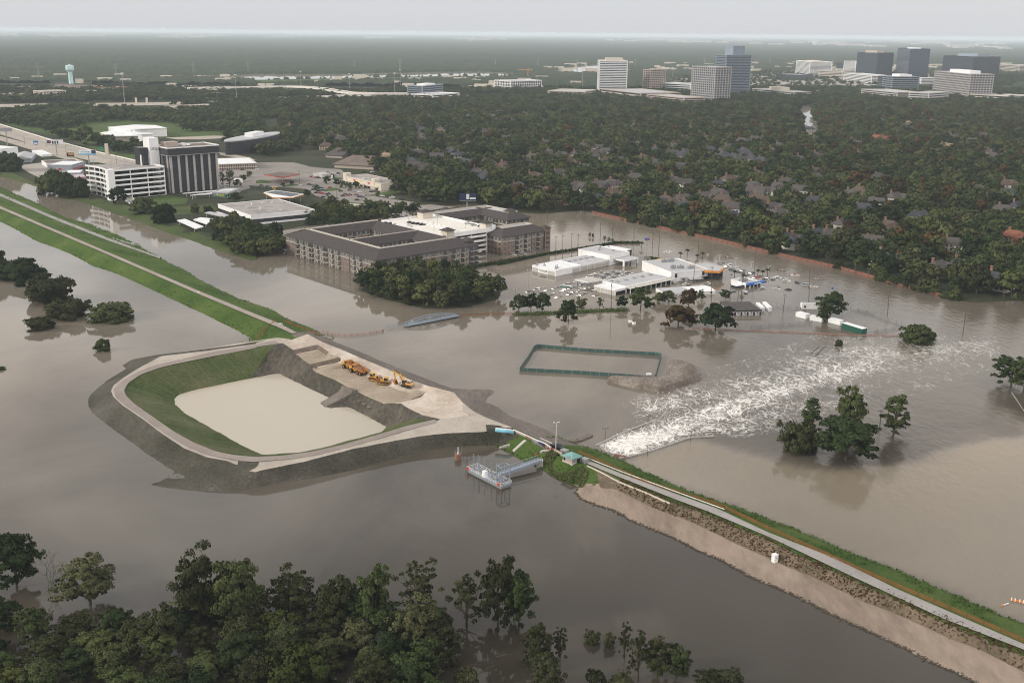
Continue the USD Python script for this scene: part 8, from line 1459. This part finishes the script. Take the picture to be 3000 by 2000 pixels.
# ---------------------------------------------------------------- cars
CK = {}
def car_class(key, col, kind='sedan'):
 MAT['paint_' + key] = flat('paint_' + key, col, .3, .5, vary=.06)
 c = klass('class_car_' + key + '_' + kind)
 secs = {'sedan': [(-2.2, .35, .8, .8), (-2.1, .3, .95, .86), (-1.5, .3, 1.0, .9), (-.2, .3, .98, .9), (1.0, .3, .95, .9), (1.9, .3, .85, .86), (2.25, .35, .65, .75)], 'van': [(-2.3, .4, 1.1, .85), (-2.2, .35, 1.15, .92), (0, .35, 1.1, .93), (1.3, .35, 1.05, .92), (2.1, .35, .95, .88), (2.35, .4, .75, .8)], 'pickup': [(-2.7, .5, 1.05, .9), (-2.6, .45, 1.1, .95), (-.6, .45, 1.1, .95), (.9, .45, 1.1, .95), (2.3, .45, 1.05, .92), (2.7, .5, .8, .85)]}[kind]
 v, f = [], []
 for x, z0, z1, w in secs: v += [(x, -w, z0), (x, w, z0), (x, w, z1 - .08), (x, w * .9, z1), (x, -w * .9, z1), (x, -w, z1 - .08)]
 for i in range(len(secs) - 1):
  for k in range(6): a, b = i * 6 + k, i * 6 + (k + 1) % 6; f.append((a, b, b + 6, a + 6))
 e = (len(secs) - 1) * 6; f += [(0, 5, 4, 3), (0, 3, 2, 1), (e, e + 1, e + 2, e + 3), (e, e + 3, e + 4, e + 5)]
 MB().add(v, f).build('body', 'paint_' + key, c)
 cab = {'sedan': (-1.75, -1.0, .35, 1.15, .96, 1.44), 'van': (-2.1, -1.85, .6, 1.5, 1.1, 1.78), 'pickup': (-.7, -.45, .8, 1.5, 1.1, 1.82)}[kind]; x0, x1, x2, x3, za, zb = cab
 g = [(x0, -.82, za), (x3, -.82, za), (x3, .82, za), (x0, .82, za), (x1, -.64, zb), (x2, -.64, zb), (x2, .64, zb), (x1, .64, zb)]
 MB().add(g, [(0, 1, 5, 4), (1, 2, 6, 5), (2, 3, 7, 6), (3, 0, 4, 7)]).build('windows', 'dark_glass', c); MB().box(x1 - .06, x2 + .06, -.68, .68, zb - .02, zb + .05).build('roof', 'paint_' + key, c)
 p = MB()
 for s in (-1, 1):
  for a, b in (((x0, za), (x1, zb)), ((x3, za), (x2, zb)), ((x0 * .4 + x3 * .6 - .3, za), (x1 * .4 + x2 * .6 - .3, zb))): p.bar((a[0], s * .825, a[1]), (b[0], s * .655, b[1]), .09, .07)
 p.build('pillars', 'paint_' + key, c)
 if kind == 'pickup': MB().box(-2.55, -.85, -.72, .72, 1.1, 1.115).build('bed', 'black_panel', c)
 for x in (-1.4, 1.4):
  for s in (-1, 1): m = MB(); m.tube([(x, s * .72, .34), (x, s * .93, .34)], .34, 12); m.build('wheel', 'rubber', c)
 MB().box(secs[-1][0] - .02, secs[-1][0] + .02, -.7, -.4, .5, .62).box(secs[-1][0] - .02, secs[-1][0] + .02, .4, .7, .5, .62).build('headlights', 'chrome_light', c); MB().box(secs[0][0] - .02, secs[0][0] + .02, -.75, -.5, .6, .72).box(secs[0][0] - .02, secs[0][0] + .02, .5, .75, .6, .72).build('tail_lights', 'red_door', c)
 CK[(key, kind)] = c
for k, col in (('white', (.72, .72, .71)), ('black', (.015, .015, .017)), ('silver', (.38, .39, .40)), ('grey', (.10, .105, .115)), ('red', (.32, .03, .025)), ('blue', (.04, .07, .16))):
 car_class(k, col)
for k in ('white', 'silver'): car_class(k, (.72, .72, .71) if k == 'white' else (.38, .39, .40), 'van')
car_class('white', (.72, .72, .71), 'pickup'); car_class('black', (.015, .015, .017), 'pickup')
KIND = {'sedan': 'car', 'van': 'van', 'pickup': 'pickup truck'}
def car(c, x, y, rz, col, label, kind='sedan', z=0.0, sink=0.0, group=None):
 p = P(c, x, y, z); return copy_of(CK[(col, kind)], 'parked_car' if kind == 'sedan' else kind, label, KIND[kind], (p[0], p[1], z - sink), rz, group, scale=.9)
ZR = GZ + .08
DRY = [(50, 140, 'black', 'sedan', 'left of the round yellow sign'), (105, 148, 'grey', 'sedan', 'just left of the round yellow sign'), (168, 156, 'white', 'sedan', 'behind the round yellow sign'), (410, 141, 'white', 'sedan', 'turning at the junction before the filling station'), (488, 130, 'black', 'sedan', 'right of the white one at the junction'), (555, 207, 'black', 'sedan', 'queued behind the solar roofed filling station'), (665, 218, 'black', 'pickup', 'on the road above the low office'), (620, 247, 'black', 'sedan', 'closest to the low office roof'), (740, 258, 'grey', 'sedan', 'at the edge of the flooded lot'),
       (800, 237, 'black', 'sedan', 'in the middle of the road before the strip mall'), (930, 273, 'black', 'sedan', 'driving towards the flood'), (1160, 239, 'white', 'sedan', 'before the grass right of the strip mall'), (1250, 253, 'white', 'pickup', 'on the road by the dense wood'), (1340, 268, 'black', 'pickup', 'last before the flooded road'), (950, 199, 'white', 'sedan', 'before the right end of the strip mall'), (780, 192, 'black', 'sedan', 'before the left end of the strip mall'), (860, 184, 'grey', 'sedan', 'under the trees of the strip mall'), (915, 191, 'silver', 'sedan', 'by the strip mall door'), (1060, 197, 'black', 'sedan', 'under the grey end of the strip mall'), (1095, 194, 'grey', 'sedan', 'last of the row at the strip mall'), (680, 160, 'red', 'sedan', 'at the planted island by the strip mall'), (510, 60, 'red', 'sedan', 'first of the row behind the filling station'), (540, 63, 'silver', 'sedan', 'second of the row behind the filling station'), (558, 66, 'red', 'sedan', 'third of the row behind the filling station'), (576, 69, 'black', 'sedan', 'last of the row behind the filling station'), (1070, 18, 'white', 'sedan', 'by the brown pitched hall'), (765, 292, 'red', 'pickup' if 0 else 'sedan', 'at the lip of the flooded lot')]
for x, y, col, kd_, w in DRY: car('22', x, y, -.05 if y > 190 else .45, col, f'{col} {KIND[kd_]} on dry paving, {w}', kd_, ZR, 0, 'cars on the dry road')
for x, y, col, kd_, w in [(1195, 488, 'black', 'sedan', 'at the far left of'), (1240, 492, 'black', 'sedan', 'second from the left on'), (1285, 500, 'white', 'sedan', 'half hidden on'), (1415, 482, 'black', 'sedan', 'in the row near the stair tower on'), (1450, 490, 'black', 'sedan', 'second in the row near the stair tower on'), (1490, 494, 'black', 'sedan', 'third in the row near the stair tower on'), (1525, 500, 'black', 'sedan', 'last in the row near the stair tower on'), (1410, 515, 'white', 'sedan', 'alone in front of the black row on'), (1945, 490, 'white', 'pickup', 'big and white near the middle of'), (2000, 504, 'silver', 'sedan', 'next to the white pickup on'), (2065, 515, 'black', 'sedan', 'near the right tower on'), (2085, 522, 'white', 'van', 'closest to the right tower on')]:
 car('22', x, y, .35, col, f'{col} {KIND[kd_]} {w} the white parking deck', kd_, DZ + .02, 0, 'cars on the parking deck')
for x, y, k, w in [(1660, 850, 'van', 'left white van standing in water under the east wing'), (1810, 828, 'van', 'right white van standing in water under the east wing'), (1955, 800, 'sedan', 'silver car almost drowned under the east wing')]: car('f', x, y, -.55, 'white' if k == 'van' else 'silver', w, k, 0, .75)
car('f', 1358, 868, -.5, 'silver', 'grey car drowned at the foot of the parking deck tower', 'sedan', 0, .95)
R = np.random.default_rng(33); ncar = 0
for i in range(46):
 g_ = [[(700, 62), (800, 66), (560, 50), (470, 62)], [(350, 110), (560, 140), (720, 190), (600, 235)], [(820, 215), (1100, 225), (1000, 250), (760, 240)], [(-200, -30), (60, -20), (-60, 60), (-200, 40)], [(620, 20), (780, 10), (790, 40), (640, 50)]][i % 5]; w_ = R.dirichlet(np.ones(4)); x, y = w_ @ np.array(g_); col = ['white', 'silver', 'grey', 'black', 'red', 'blue'][R.integers(6)]
 car('22', x, y, [-.05, .45][i % 2] + R.normal() * .05, col, f'small {col} car on the paved lots {["behind the filling station", "at the junction", "before the strip mall", "by the black tower", "left of the strip mall"][i % 5]}', 'sedan', ZR, 0, 'cars on the paved lots')
def lot(c, poly, n, rz, sink, where, rows=None, gap=3.4):
 global ncar
 g = Polygon(PL(c, poly)[:, :2]); x0, y0, x1, y1 = g.bounds; d = np.array([math.cos(rz), math.sin(rz)]); e = np.array([-d[1], d[0]]); o = np.array(g.centroid.coords[0]); cand = [o + d * (i * 6.4 + R.uniform(-.5, .5)) + e * (j * 2.9 + R.uniform(-.25, .25)) for i in range(-14, 15) for j in range(-26, 27)]
 cand = [p for p in cand if g.contains(Point(p))]; R.shuffle(cand)
 for p in cand[:n]:
  col = ['white', 'silver', 'grey', 'black', 'white', 'red', 'blue'][R.choice(7, p=[.3, .2, .18, .18, .06, .04, .04])]; kd_ = 'van' if col in ('white', 'silver') and R.random() < .25 else 'sedan'; s = R.uniform(*sink)
  copy_of(CK[(col, kd_)], 'flooded_car' if kd_ == 'sedan' else 'flooded_van', f'{col} {KIND[kd_]} drowned to the {"windows" if s < .85 else "roof"} {where}', KIND[kd_], (p[0], p[1], -s), rz + R.uniform(-.12, .12) + (math.pi if R.random() < .5 else 0), 'drowned cars of the dealership', scale=.9); ncar += 1
lot('23', [(430, 1045), (600, 1010), (760, 1085), (860, 1140), (640, 1170), (300, 1170), (60, 1130), (180, 1060)], 46, -.62, (.8, 1.12), 'in the lot left of the white two bay garage'); lot('23', [(640, 990), (780, 935), (1100, 915), (1130, 945), (960, 985), (830, 1010)], 26, .45, (.5, 1.0), 'between the two dealership buildings'); lot('23', [(1830, 830), (1960, 850), (2200, 930), (2352, 985), (2352, 1010), (2180, 985), (1990, 900)], 40, -.62, (.5, .95), 'in the sales lot right of the orange trimmed showroom'); lot('24', [(0, 960), (150, 985), (390, 1045), (380, 1062), (140, 1020), (0, 1000)], 12, -.5, (.5, .95), 'at the right end of the sales lot'); lot('23', [(1200, 1060), (1400, 1020), (1640, 990), (1850, 1040), (1800, 1070), (1500, 1050)], 13, .3, (.6, 1.0), 'between the workshop and the white warehouse'); lot('23', [(1960, 985), (2050, 1110), (2200, 1100), (2352, 1060), (2250, 1130), (2060, 1150)], 6, -.3, (.8, 1.1), 'around the blue signed office'); lot('23', [(1360, 745), (1390, 730), (1490, 755), (1470, 775)], 7, -.5, (.5, .8), 'in a loose group behind the right dealership'); lot('24', [(0, 1040), (60, 1050), (200, 1090), (190, 1100), (40, 1075)], 6, -.5, (.5, .8), 'in the short row before the round tree')
crate('work_boat', 'green flatbed with racks drowned in the car lot', 'g', (660, 905), (850, 930), 3.5, .5, 'sign_green', 'flatbed', 'grey_roof')
for c, x, y, rz, col, kd_, lb in [('b', 2110, 470, -.75, 'black', 'pickup', 'black pickup truck on the dam beside the gate house')]: car(c, x, y, rz, col, lb, kd_, ZD + .1, 0)
crate('utility_trailer', 'grey trailer behind the black pickup on the dam', 'b', (2160, 560), (2260, 595), 1.8, 1.0, 'steel_grey', 'trailer', 'steel_grey', z=ZD)
# lorries on the far road
crate('lorry', 'white box lorry with a blue cab on the road right of the black tower', '11', (2150, 1428), (2215, 1432), 3, 3.4, 'white_paint', 'lorry', z=ZR)

# ---------------------------------------------------------------- people and boats
import manifold3d as m3
def figure(pose='stand'):
 def bone(a, b, ra, rb): return m3.Manifold.hull(m3.Manifold.sphere(ra, 8).translate(a) + m3.Manifold.sphere(rb, 8).translate(b))
 if pose == 'stand': J = dict(h=(0, 0, .92), c=(0, .02, 1.38), n=(0, .02, 1.52), hd=(0, .04, 1.66), kl=(-.1, .03, .5), kr=(.1, .03, .5), fl=(-.11, 0, .07), fr=(.11, 0, .07), el=(-.28, .03, 1.12), er=(.28, .03, 1.12), wl=(-.27, .2, .95), wr=(.27, .2, .95))
 else: J = dict(h=(0, 0, .3), c=(0, .05, .78), n=(0, .06, .92), hd=(0, .09, 1.06), kl=(-.14, .42, .38), kr=(.14, .42, .38), fl=(-.14, .42, .05), fr=(.14, .42, .05), el=(-.27, .12, .55), er=(.27, .12, .55), wl=(-.2, .35, .5), wr=(.2, .35, .5))
 B = bone(J['h'], J['c'], .15, .17); parts = [bone(J['c'], J['n'], .14, .07), bone(J['n'], J['hd'], .06, .07), m3.Manifold.sphere(.115, 12).scale((.9, 1, 1.15)).translate(J['hd']), m3.Manifold.sphere(.025, 6).translate((J['hd'][0], J['hd'][1] + .115, J['hd'][2] - .01))]
 for s, k in ((-1, 'l'), (1, 'r')):
  sh = (s * .2, J['c'][1], J['c'][2] + .06); hp_ = (s * .1, J['h'][1], J['h'][2] - .02)
  parts += [bone(hp_, J['k' + k], .095, .065), bone(J['k' + k], J['f' + k], .06, .045), bone(J['f' + k], (J['f' + k][0], J['f' + k][1] + .14, J['f' + k][2] - .02), .05, .04), bone(sh, J['e' + k], .07, .05), bone(J['e' + k], J['w' + k], .048, .035), bone(J['w' + k], (J['w' + k][0], J['w' + k][1] + .12, J['w' + k][2] - .06), .035, .02)]
 for q in parts: B = B + q
 o = B.to_mesh(); return np.array(o.vert_properties[:, :3]), np.array(o.tri_verts), J
flat('skin', (.35, .22, .16), .6, .3); flat('jacket_red', (.42, .03, .025), .7, .2); flat('shirt_white', (.7, .7, .7), .8, .2); flat('trousers_dark', (.03, .035, .05), .9, .1); flat('vest_orange', (.7, .2, .02), .7, .2)
PC = {}
for pose in ('stand', 'sit'):
 for jk in ('jacket_red', 'shirt_white', 'vest_orange', 'trousers_dark'):
  c = klass(f'class_person_{pose}_{jk}'); v, f, J = figure(pose); obj('body', (v, f), 'skin', c, smooth=50)
  zc_ = v[f].mean(1); hd = np.array(J['hd'])
  tor = [i for i, p in enumerate(zc_) if J['h'][2] - .02 < p[2] < J['n'][2] - .03 and p[1] < .3]; leg = [i for i, p in enumerate(zc_) if p[2] <= J['h'][2] - .02 or (pose == 'sit' and p[1] > .2 and p[2] < .5)]; hair = [i for i, p in enumerate(zc_) if p[2] > hd[2] + .03 or (p[2] > hd[2] - .06 and p[1] < hd[1] - .02)]
  for nm_, ids, mt in (('jacket', tor, jk), ('trousers', leg, 'trousers_dark'), ('hair', hair, 'bark')):
   if not ids: continue
   ff_ = f[ids]; vs, inv = np.unique(ff_.ravel(), return_inverse=True); m_ = trimesh.Trimesh(v[vs], inv.reshape(-1, 3), process=False); obj(nm_, (m_.vertices + m_.vertex_normals * .014, m_.faces), mt, c, smooth=50)
  PC[(pose, jk)] = c
def person(c, x, y, z, jk, label, rz=0.0, pose='stand', group=None):
 p = P(c, x, y, z) if c else np.array([x, y, z]); return copy_of(PC[(pose, jk)], 'person', label, 'person', (p[0], p[1], p[2]), rz, group, scale=1.0)
person('b', 1705, 655, 2.35, 'jacket_red', 'person in a red jacket standing on the gangway', 2.2); person('b', 2005, 555, ZD + .05, 'jacket_red', 'person in a red jacket by the wall before the black pickup', 1.0); person('b', 1935, 500, ZD + .05, 'shirt_white', 'person in a white shirt behind the banner wall', .5)
for i, (x, y) in enumerate([(1345, 296), (1368, 296), (1425, 302), (1560, 325)]): person('22', x, y, GZ - (.0 if i < 3 else .6), ['trousers_dark', 'shirt_white', 'trousers_dark', 'trousers_dark'][i], ['person in dark clothes at the edge of the flooded road', 'person in a light shirt at the edge of the flooded road', 'person in dark clothes walking into the flooded road', 'person in dark clothes wading alone on the flooded road'][i], 1.0, group=None)
def boat(c, x, y, rz, L_, label, crew, mat='sign_white'):
 p = P(c, x, y); T = thing('boat', label, 'boat', (p[0], p[1], 0), rz); st_ = [(-L_ / 2, .8, .1), (-L_ / 2 + .3, .85, -.1), (0, .95, -.15), (L_ * .3, .75, -.05), (L_ / 2, .08, .25)]; v, f = [], []
 for a, w, k in st_: v += [(a, -w, .55), (a, -w * .7, k), (a, w * .7, k), (a, w, .55), (a, w * .88, .55), (a, w * .6, .15), (a, -w * .6, .15), (a, -w * .88, .55)]
 for i in range(4):
  for k in range(8): q, r_ = i * 8 + k, i * 8 + (k + 1) % 8; f.append((q, r_, r_ + 8, q + 8))
 f += [(0, 7, 6, 1), (1, 6, 5, 2), (2, 5, 4, 3)]; MB().add(v, f).build('hull', mat, T); [MB().box(x_ - .15, x_ + .15, -.8, .8, .38, .45).build('bench', 'wood_pole', T) for x_ in (-L_ * .25, 0, L_ * .2)]; MB().box(-L_ / 2 - .35, -L_ / 2, -.2, .2, 0, .9).build('outboard_motor', 'black_panel', T)
 for k, (a, b) in enumerate([(-L_ * .25, -.35), (-L_ * .22, .35), (0, -.35), (.05, .35), (L_ * .2, 0), (-L_ * .1, 0)][:crew]):
  q = np.array([p[0] + a * math.cos(rz) - b * math.sin(rz), p[1] + a * math.sin(rz) + b * math.cos(rz), .18]); person(None, *q, ['vest_orange', 'trousers_dark', 'shirt_white', 'jacket_red'][(k + int(x)) % 4], f'person sitting in the {label.split(" boat")[0]} boat, {["at the stern", "beside the stern rower", "amidships", "amidships on the far side", "at the bow", "in the middle"][k]}', rz - 1.57, 'sit', 'people in the rescue boats')
boat('23', 2002, 800, -.4, 5.0, 'dark rescue boat crossing the flooded street', 4, 'steel_grey'); boat('24', 128, 918, -.3, 4.6, 'grey rescue boat nearest to the brick wall', 3, 'steel_grey'); boat('24', 250, 965, -.25, 5.5, 'white rescue boat full of people beside the sales lot', 6); boat('24', 420, 1072, 0, 5.0, 'small white motor boat by the lamp at the right of the lot', 2)

# ---------------------------------------------------------------- poles, lamps, signs
def pole(c, x, yt, yb, w, xt=None, z=0.0, arm=True, base=None):
 p = P(c, x, yb, z); h = top_at(p, c, xt if xt is not None else x, yt); t = thing('utility_pole', f'wooden utility pole {w}', 'utility pole', (p[0], p[1], z), -.6, 'wooden utility poles standing in the flood' if z < .5 else 'wooden utility poles on dry ground'); lean = 0.0
 if xt is not None:
  lo = P(c, xt, yt, h + z); lean = float(np.clip((lo[0] - p[0]), -2, 2))
 MB().tube([(0, 0, -1.5), (lean, 0, h)], [.17, .11], 6).build('pole', 'wood_pole', t)
 if arm: MB().box(lean - 1.1, lean + 1.1, -.06, .06, h - .7, h - .55).build('crossarm', 'wood_pole', t); m = MB(); [m.cyl(lean + q, 0, h - .55, h - .3, .06, n=6) for q in (-1, -.4, .4, 1)]; m.build('insulators', 'steel_grey', t)
for a in [('23', 918, 528, 695, 'by the hedge line, second from the palms'), ('23', 809, 475, 645, 'tallest in the flooded street left of the hedge'), ('23', 1118, 520, 672, 'at the end of the hedge line'), ('23', 1291, 558, 712, 'behind the left dealership'), ('23', 603, 580, 802, 'right of the twin poles beside the east wing'), ('23', 545, 572, 812, 'second of the row beside the east wing'), ('23', 463, 590, 826, 'first of the row beside the east wing'), ('23', 402, 600, 752, 'touching the corner of the east wing'), ('23', 910, 1000, 1272, 'at the low bank before the two bay garage'), ('23', 1665, 830, 1022, 'before the orange trimmed showroom', 1685), ('23', 1832, 880, 1200, 'right of the brown trees', 1838), ('23', 2105, 940, 1200, 'taller of two before the modular office', 2120), ('23', 2002, 945, 1200, 'shorter of two before the modular office', 2014), ('23', 2072, 1085, 1200, 'short and alone behind the modular office', 2086), ('23', 1345, 400, 790, 'very tall and leaning behind the left dealership', 1366), ('23', 1708, 640, 770, 'behind the showroom beside the palms'), ('23', 2228, 770, 972, 'in the sales lot', 2236), ('24', 375, 885, 1215, 'by the flooded shed, tall', 388), ('24', 138, 1132, 1300, 'left of the flooded shed', 158), ('24', 1098, 1092, 1330, 'alone in open water right of the round tree', 1116), ('24', 1790, 1250, 1500, 'alone in the current at the right', 1826), ('24', 795, 822, 948, 'at the brick wall'), ('24', 2155, 1095, 1262, 'by the house at the right edge', 2170), ('23', 1795, 480, 605, 'at the brick wall near the boats', 1812), ('34', 1028, 625, 790, 'broken off beside the tall pine', 1040), ('22', 2062, 1055, 1190, 'at the right end of the round grove')]:
 pole(*a[:5], **({'xt': a[5]} if len(a) > 5 else {}))
for a in [('23', 655, 262, 362, 'with transformers at the corner of the wood'), ('23', 323, 382, 470, 'behind the east wing'), ('22', 1005, 170, 312, 'before the strip mall'), ('22', 740, 165, 282, 'left of the strip mall'), ('22', 1300, 255, 372, 'beside the flooded road'), ('22', 1500, 222, 330, 'by the dense wood at the flooded road'), ('22', 208, 95, 182, 'by the solar roofed filling station'), ('22', 400, 10, 140, 'at the filling station junction'), ('11', 228, 1020, 1080, 'beside the frontage road at the left'), ('11', 612, 1092, 1190, 'right of the small dark billboard'), ('11', 430, 1035, 1100, 'left of the wide billboard'), ('11', 1072, 1165, 1260, 'before the freeway by the garage')]:
 pole(*a[:5], z=GZ)
def lamp(c, x, yt, yb, w, z=0.0, heads=2, mat='galvanised', group=None):
 p = P(c, x, yb, z); h = max(1.5, top_at(p, c, x, yt)-z); t = thing('lamp_post', w, 'lamp post', (p[0], p[1], z), .2, group); MB().tube([(0, 0, -1.2), (0, 0, h)], [.11, .07], 6).build('post', mat, t); MB().bar((-.8, 0, h), (.8, 0, h), .08).build('arm', mat, t); [MB().box(q - .28, q + .28, -.16, .16, h - .02, h + .16).build('lamp_head', 'chrome_light' if mat != 'wood_pole' else 'black_panel', t) for q in ((-.75, .75) if heads == 2 else (.5,))]
lamp('33', 402, 745, 1002, 'tall white lamp post on the dam above the gate house', ZD, mat='rail_white')
for x, a, b, w in [(1243, 955, 1048, 'at the near wall of the white water'), (1642, 820, 912, 'at the far end of the near wall of the white water'), (1248, 682, 752, 'at the far wall of the white water'), (855, 800, 892, 'at the start of the far wall of the white water')]: lamp('33', x, a, b, f'dark twin lamp post {w}', 0, 2, 'wood_pole', 'lamp posts around the dam outlet')
for x, a, b, w in [(1385, 92, 185, 'behind the row of drowned cars, left one'), (1655, 150, 245, 'behind the row of drowned cars, middle one'), (1915, 212, 305, 'behind the row of drowned cars, right one'), (2192, 280, 380, 'among the palms of the sales lot'), (2165, 505, 600, 'right of the blue signed office')]: lamp('h', x, a, b, f'white twin globe lamp post {w}', 0, 2, 'rail_white', 'lamp posts of the sales lot')
lamp('23', 153, 912, 1100, 'lone grey lamp post in the water left of the dealership'); lamp('23', 28, 1092, 1140, 'small lamp post at the left end of the tree row'); lamp('24', 440, 990, 1070, 'white lamp post beside the small motor boat'); lamp('24', 925, 900, 950, 'white twin lamp by the brick wall', heads=2)
flat('bill_white', (.70, .72, .75), .5);
def billboard(c, xl, xr, yt, yb, ybase, label, face, blocks=(), words=(), z=GZ, px_=None):
 xm = (xl + xr) / 2 if px_ is None else px_; b = P(c, xm, ybase, z); s = np.linalg.norm(b - EYE) / FPX / (CROP[c][2] if c in CROP else 3.136); W_ = (xr - xl) * s; z1 = top_at(b, c, xm, yt) - z; z0 = top_at(b, c, xm, yb) - z; T = thing('billboard', label, 'billboard', (b[0], b[1], z), .08); h = z1 - z0
 x0 = (xl - xm) * s; MB().box(x0, x0 + W_, -.2, .2, z0, z1).build('panel', face, T); MB().cyl(0, .3, 0, z0 + h * .3, W_ * .035, n=8).build('pole', 'steel_grey', T); MB().box(x0, x0 + W_, -.6, .3, z0 - h * .07, z0 - .01).build('catwalk', 'steel_grey', T)
 for (fx0, fx1, fz0, fz1, m_) in blocks: MB().box(x0 + W_ * fx0, x0 + W_ * fx1, -.24, -.205, z0 + h * fz0, z0 + h * fz1).build('print', m_, T)
 for (s_, fx0, fx1, fz, fh_, m_) in words:
  tx = meshkit.text_mesh(s_, 1.0, .03); tx.apply_transform(trimesh.transformations.rotation_matrix(math.pi / 2, [1, 0, 0])); tx.apply_translation(-tx.bounds[0]); tx.apply_scale([W_ * (fx1 - fx0) / tx.extents[0], 1, h * fh_ / tx.extents[2]]); tx.apply_translation([x0 + W_ * fx0, -.245, z0 + h * fz]); obj('lettering', tx, m_, T)
billboard('d', 1335, 1585, 335, 412, 600, 'white and light blue billboard reading at home beside the freeway', 'bill_white', [(0, 1, .0, .3, 'sign_cyan'), (.72, .98, .25, .95, 'sign_dark')], [('at home', .1, .6, .45, .35, 'blue_sign')], px_=1465)
billboard('d', 808, 1045, 165, 238, 425, 'white billboard with dark figures and a blue red emblem by the freeway', 'bill_white', [(.02, .25, .15, .85, 'sign_dark'), (.08, .2, .35, .7, 'sign_red'), (.32, .42, .05, .7, 'black_panel'), (.47, .56, .05, .7, 'black_panel'), (.62, .70, .05, .75, 'black_panel')], px_=935)
billboard('d', 1112, 1215, 378, 440, 480, 'small dark billboard with an orange print before the white storage building', 'black_panel', [(.2, .95, .4, .8, 'orange_fascia')], px_=1160); billboard('d', 565, 632, 185, 245, 330, 'blue square shop sign above the white warehouse roof', 'blue_sign', [(.1, .9, .2, .5, 'sign_white')]); billboard('d', -20, 215, -30, 25, 255, 'big billboard seen from behind at the left edge', 'steel_grey', px_=120)
billboard('d', 1480, 1600, 455, 478, 590, 'white shop pylon sign under the light blue billboard', 'sign_white', [(.05, .95, -1.2, -.5, 'sign_white'), (.05, .95, -2.4, -1.4, 'sign_white')], px_=1540)
billboard('22', 1872, 2022, 212, 275, 345, 'navy billboard with white print behind the apartment block', 'sign_dark', [(.0, .18, .1, .9, 'sign_dark'), (.40, .58, .2, .95, 'bill_white'), (.62, .98, .2, .45, 'bill_white')], [('Cruise Line', .60, .98, .6, .25, 'sign_white')] if 0 else [], z=.2, px_=1940)
billboard('11', 912, 950, 1100, 1124, 1150, 'green road sign over the slip road', 'sign_green'); billboard('22', 155, 178, 148, 166, 182, 'round yellow shell like sign at the solar roofed filling station', 'sign_yellow', [(.2, .8, .2, .8, 'sign_red')], px_=166); billboard('23', 1216, 1262, 618, 640, 715, 'red and blue dealer sign by the palms', 'blue_sign', [(.5, .95, .2, .8, 'sign_red')], z=0, px_=1240); billboard('22', 690, 706, 18, 70, 100, 'tall white filling station price sign', 'sign_white', [(.1, .9, .6, .9, 'sign_dark')]); billboard('23', 1786, 1808, 760, 785, 815, 'small tan sign board among the palms', 'tan_stone', z=0); billboard('24', 582, 597, 1070, 1090, 1112, 'small blue sign behind the dark round tree', 'blue_sign', z=0)
t = thing('freeway_sign_column', 'pale sign column beside the freeway', 'sign column', P('11', 985, 1175, GZ)); MB().box(-1.6, 1.6, -1, 1, 0, 12).build('column', 'cream', t); [(lambda q: MB().box(-1.6, 1.6, -1, 1, 0, 10).build('column', 'cream', q))(thing('freeway_sign_column', lb, 'sign column', P('11', x, 700, GZ))) for x, lb in ((1252, 'left pale column by the cross freeway'), (1350, 'right pale column by the cross freeway'))]
sg = P('21', 1825, 1130, 4.2); t = thing('levee_sign', 'small white sign on two posts beside the levee track', 'sign', (sg[0], sg[1], 3.9), .6); MB().box(-.45, .45, -.04, .04, .7, 1.5).build('panel', 'sign_white', t); MB().box(-.05, .05, .0, .1, -.3, .7).build('post', 'wood_pole', t)
t = thing('levee_gate', 'small white barrier gate at the end of the levee track', 'gate', P('22', 225, 1420, 4.3)); MB().bar((-.9, 0, .5), (.9, 0, .5), .1).bar((-.9, 0, 0), (-.9, 0, 1), .12).bar((.9, 0, 0), (.9, 0, 1), .12).box(-.4, .4, -.05, .05, .5, 1.1).build('barrier', 'sign_white', t)
for i, (c, A, B, r_) in enumerate([('34', (395, 115), (475, 40), .22), ('34', (435, 135), (525, 45), .22), ('42', (1935, 1406), (2075, 1402), .2), ('42', (2010, 1498), (2190, 1402), .17), ('42', (2205, 1332), (2352, 1300), .2), ('34', (2240, 470), (2360, 650), .25)]):
 a, b = P(c, *A), P(c, *B); t = thing('floating_log', ['left one of two straight poles floating in the current', 'right one of two straight poles floating in the current', 'level floating log right of the thicket', 'slanting floating log right of the thicket', 'floating log with twigs at the upper right of the slanting one', 'long pale trunk floating at the right edge'][i], 'log', group=None); MB().tube([a, (a + b) / 2 + [0, 0, .05], b], [r_, r_ * .9, r_ * .6], 7).build('trunk', 'bark' if i < 5 else 'dead_wood', t); MB().bar((a + b) / 2, (a + b) / 2 + [.5, .4, .5], .08).build('branch_stub', 'bark', t)
ob = P('44', 2290, 822); t = thing('barricade', 'orange and white barricade drifting near the right edge', 'barricade', (ob[0], ob[1], 0), -.5); MB().box(-1.6, 1.6, -.1, .1, .1, .5).build('board', 'vest_orange', t); [MB().box(x - .12, x + .12, -.14, .14, .05, .75).build('leg', 'sign_white', t) for x in (-1.3, -.5, .5, 1.3)]
ob = P('44', 2185, 848); t = thing('barricade', 'small white barricade board floating left of the orange one', 'barricade', (ob[0], ob[1], 0), .5); MB().box(-1, 1, -.08, .08, .02, .25).build('board', 'sign_white', t); MB().box(-1.5, -1.2, -.12, .12, 0, .5).build('leg', 'vest_orange', t)
for i, (x, y) in enumerate([(1087, 1388), (1120, 1405)]): b = P('23', x, y); t = thing('floating_tank', ['left white drum floating under the tall green tree', 'right white drum floating under the tall green tree'][i], 'drum', (b[0], b[1], 0)); MB().cyl(0, 0, -.4, .75, .95, n=12).build('shell', 'sign_white', t); MB().cyl(0, 0, .75, .9, .5, n=12).build('lid', 'steel_grey', t)
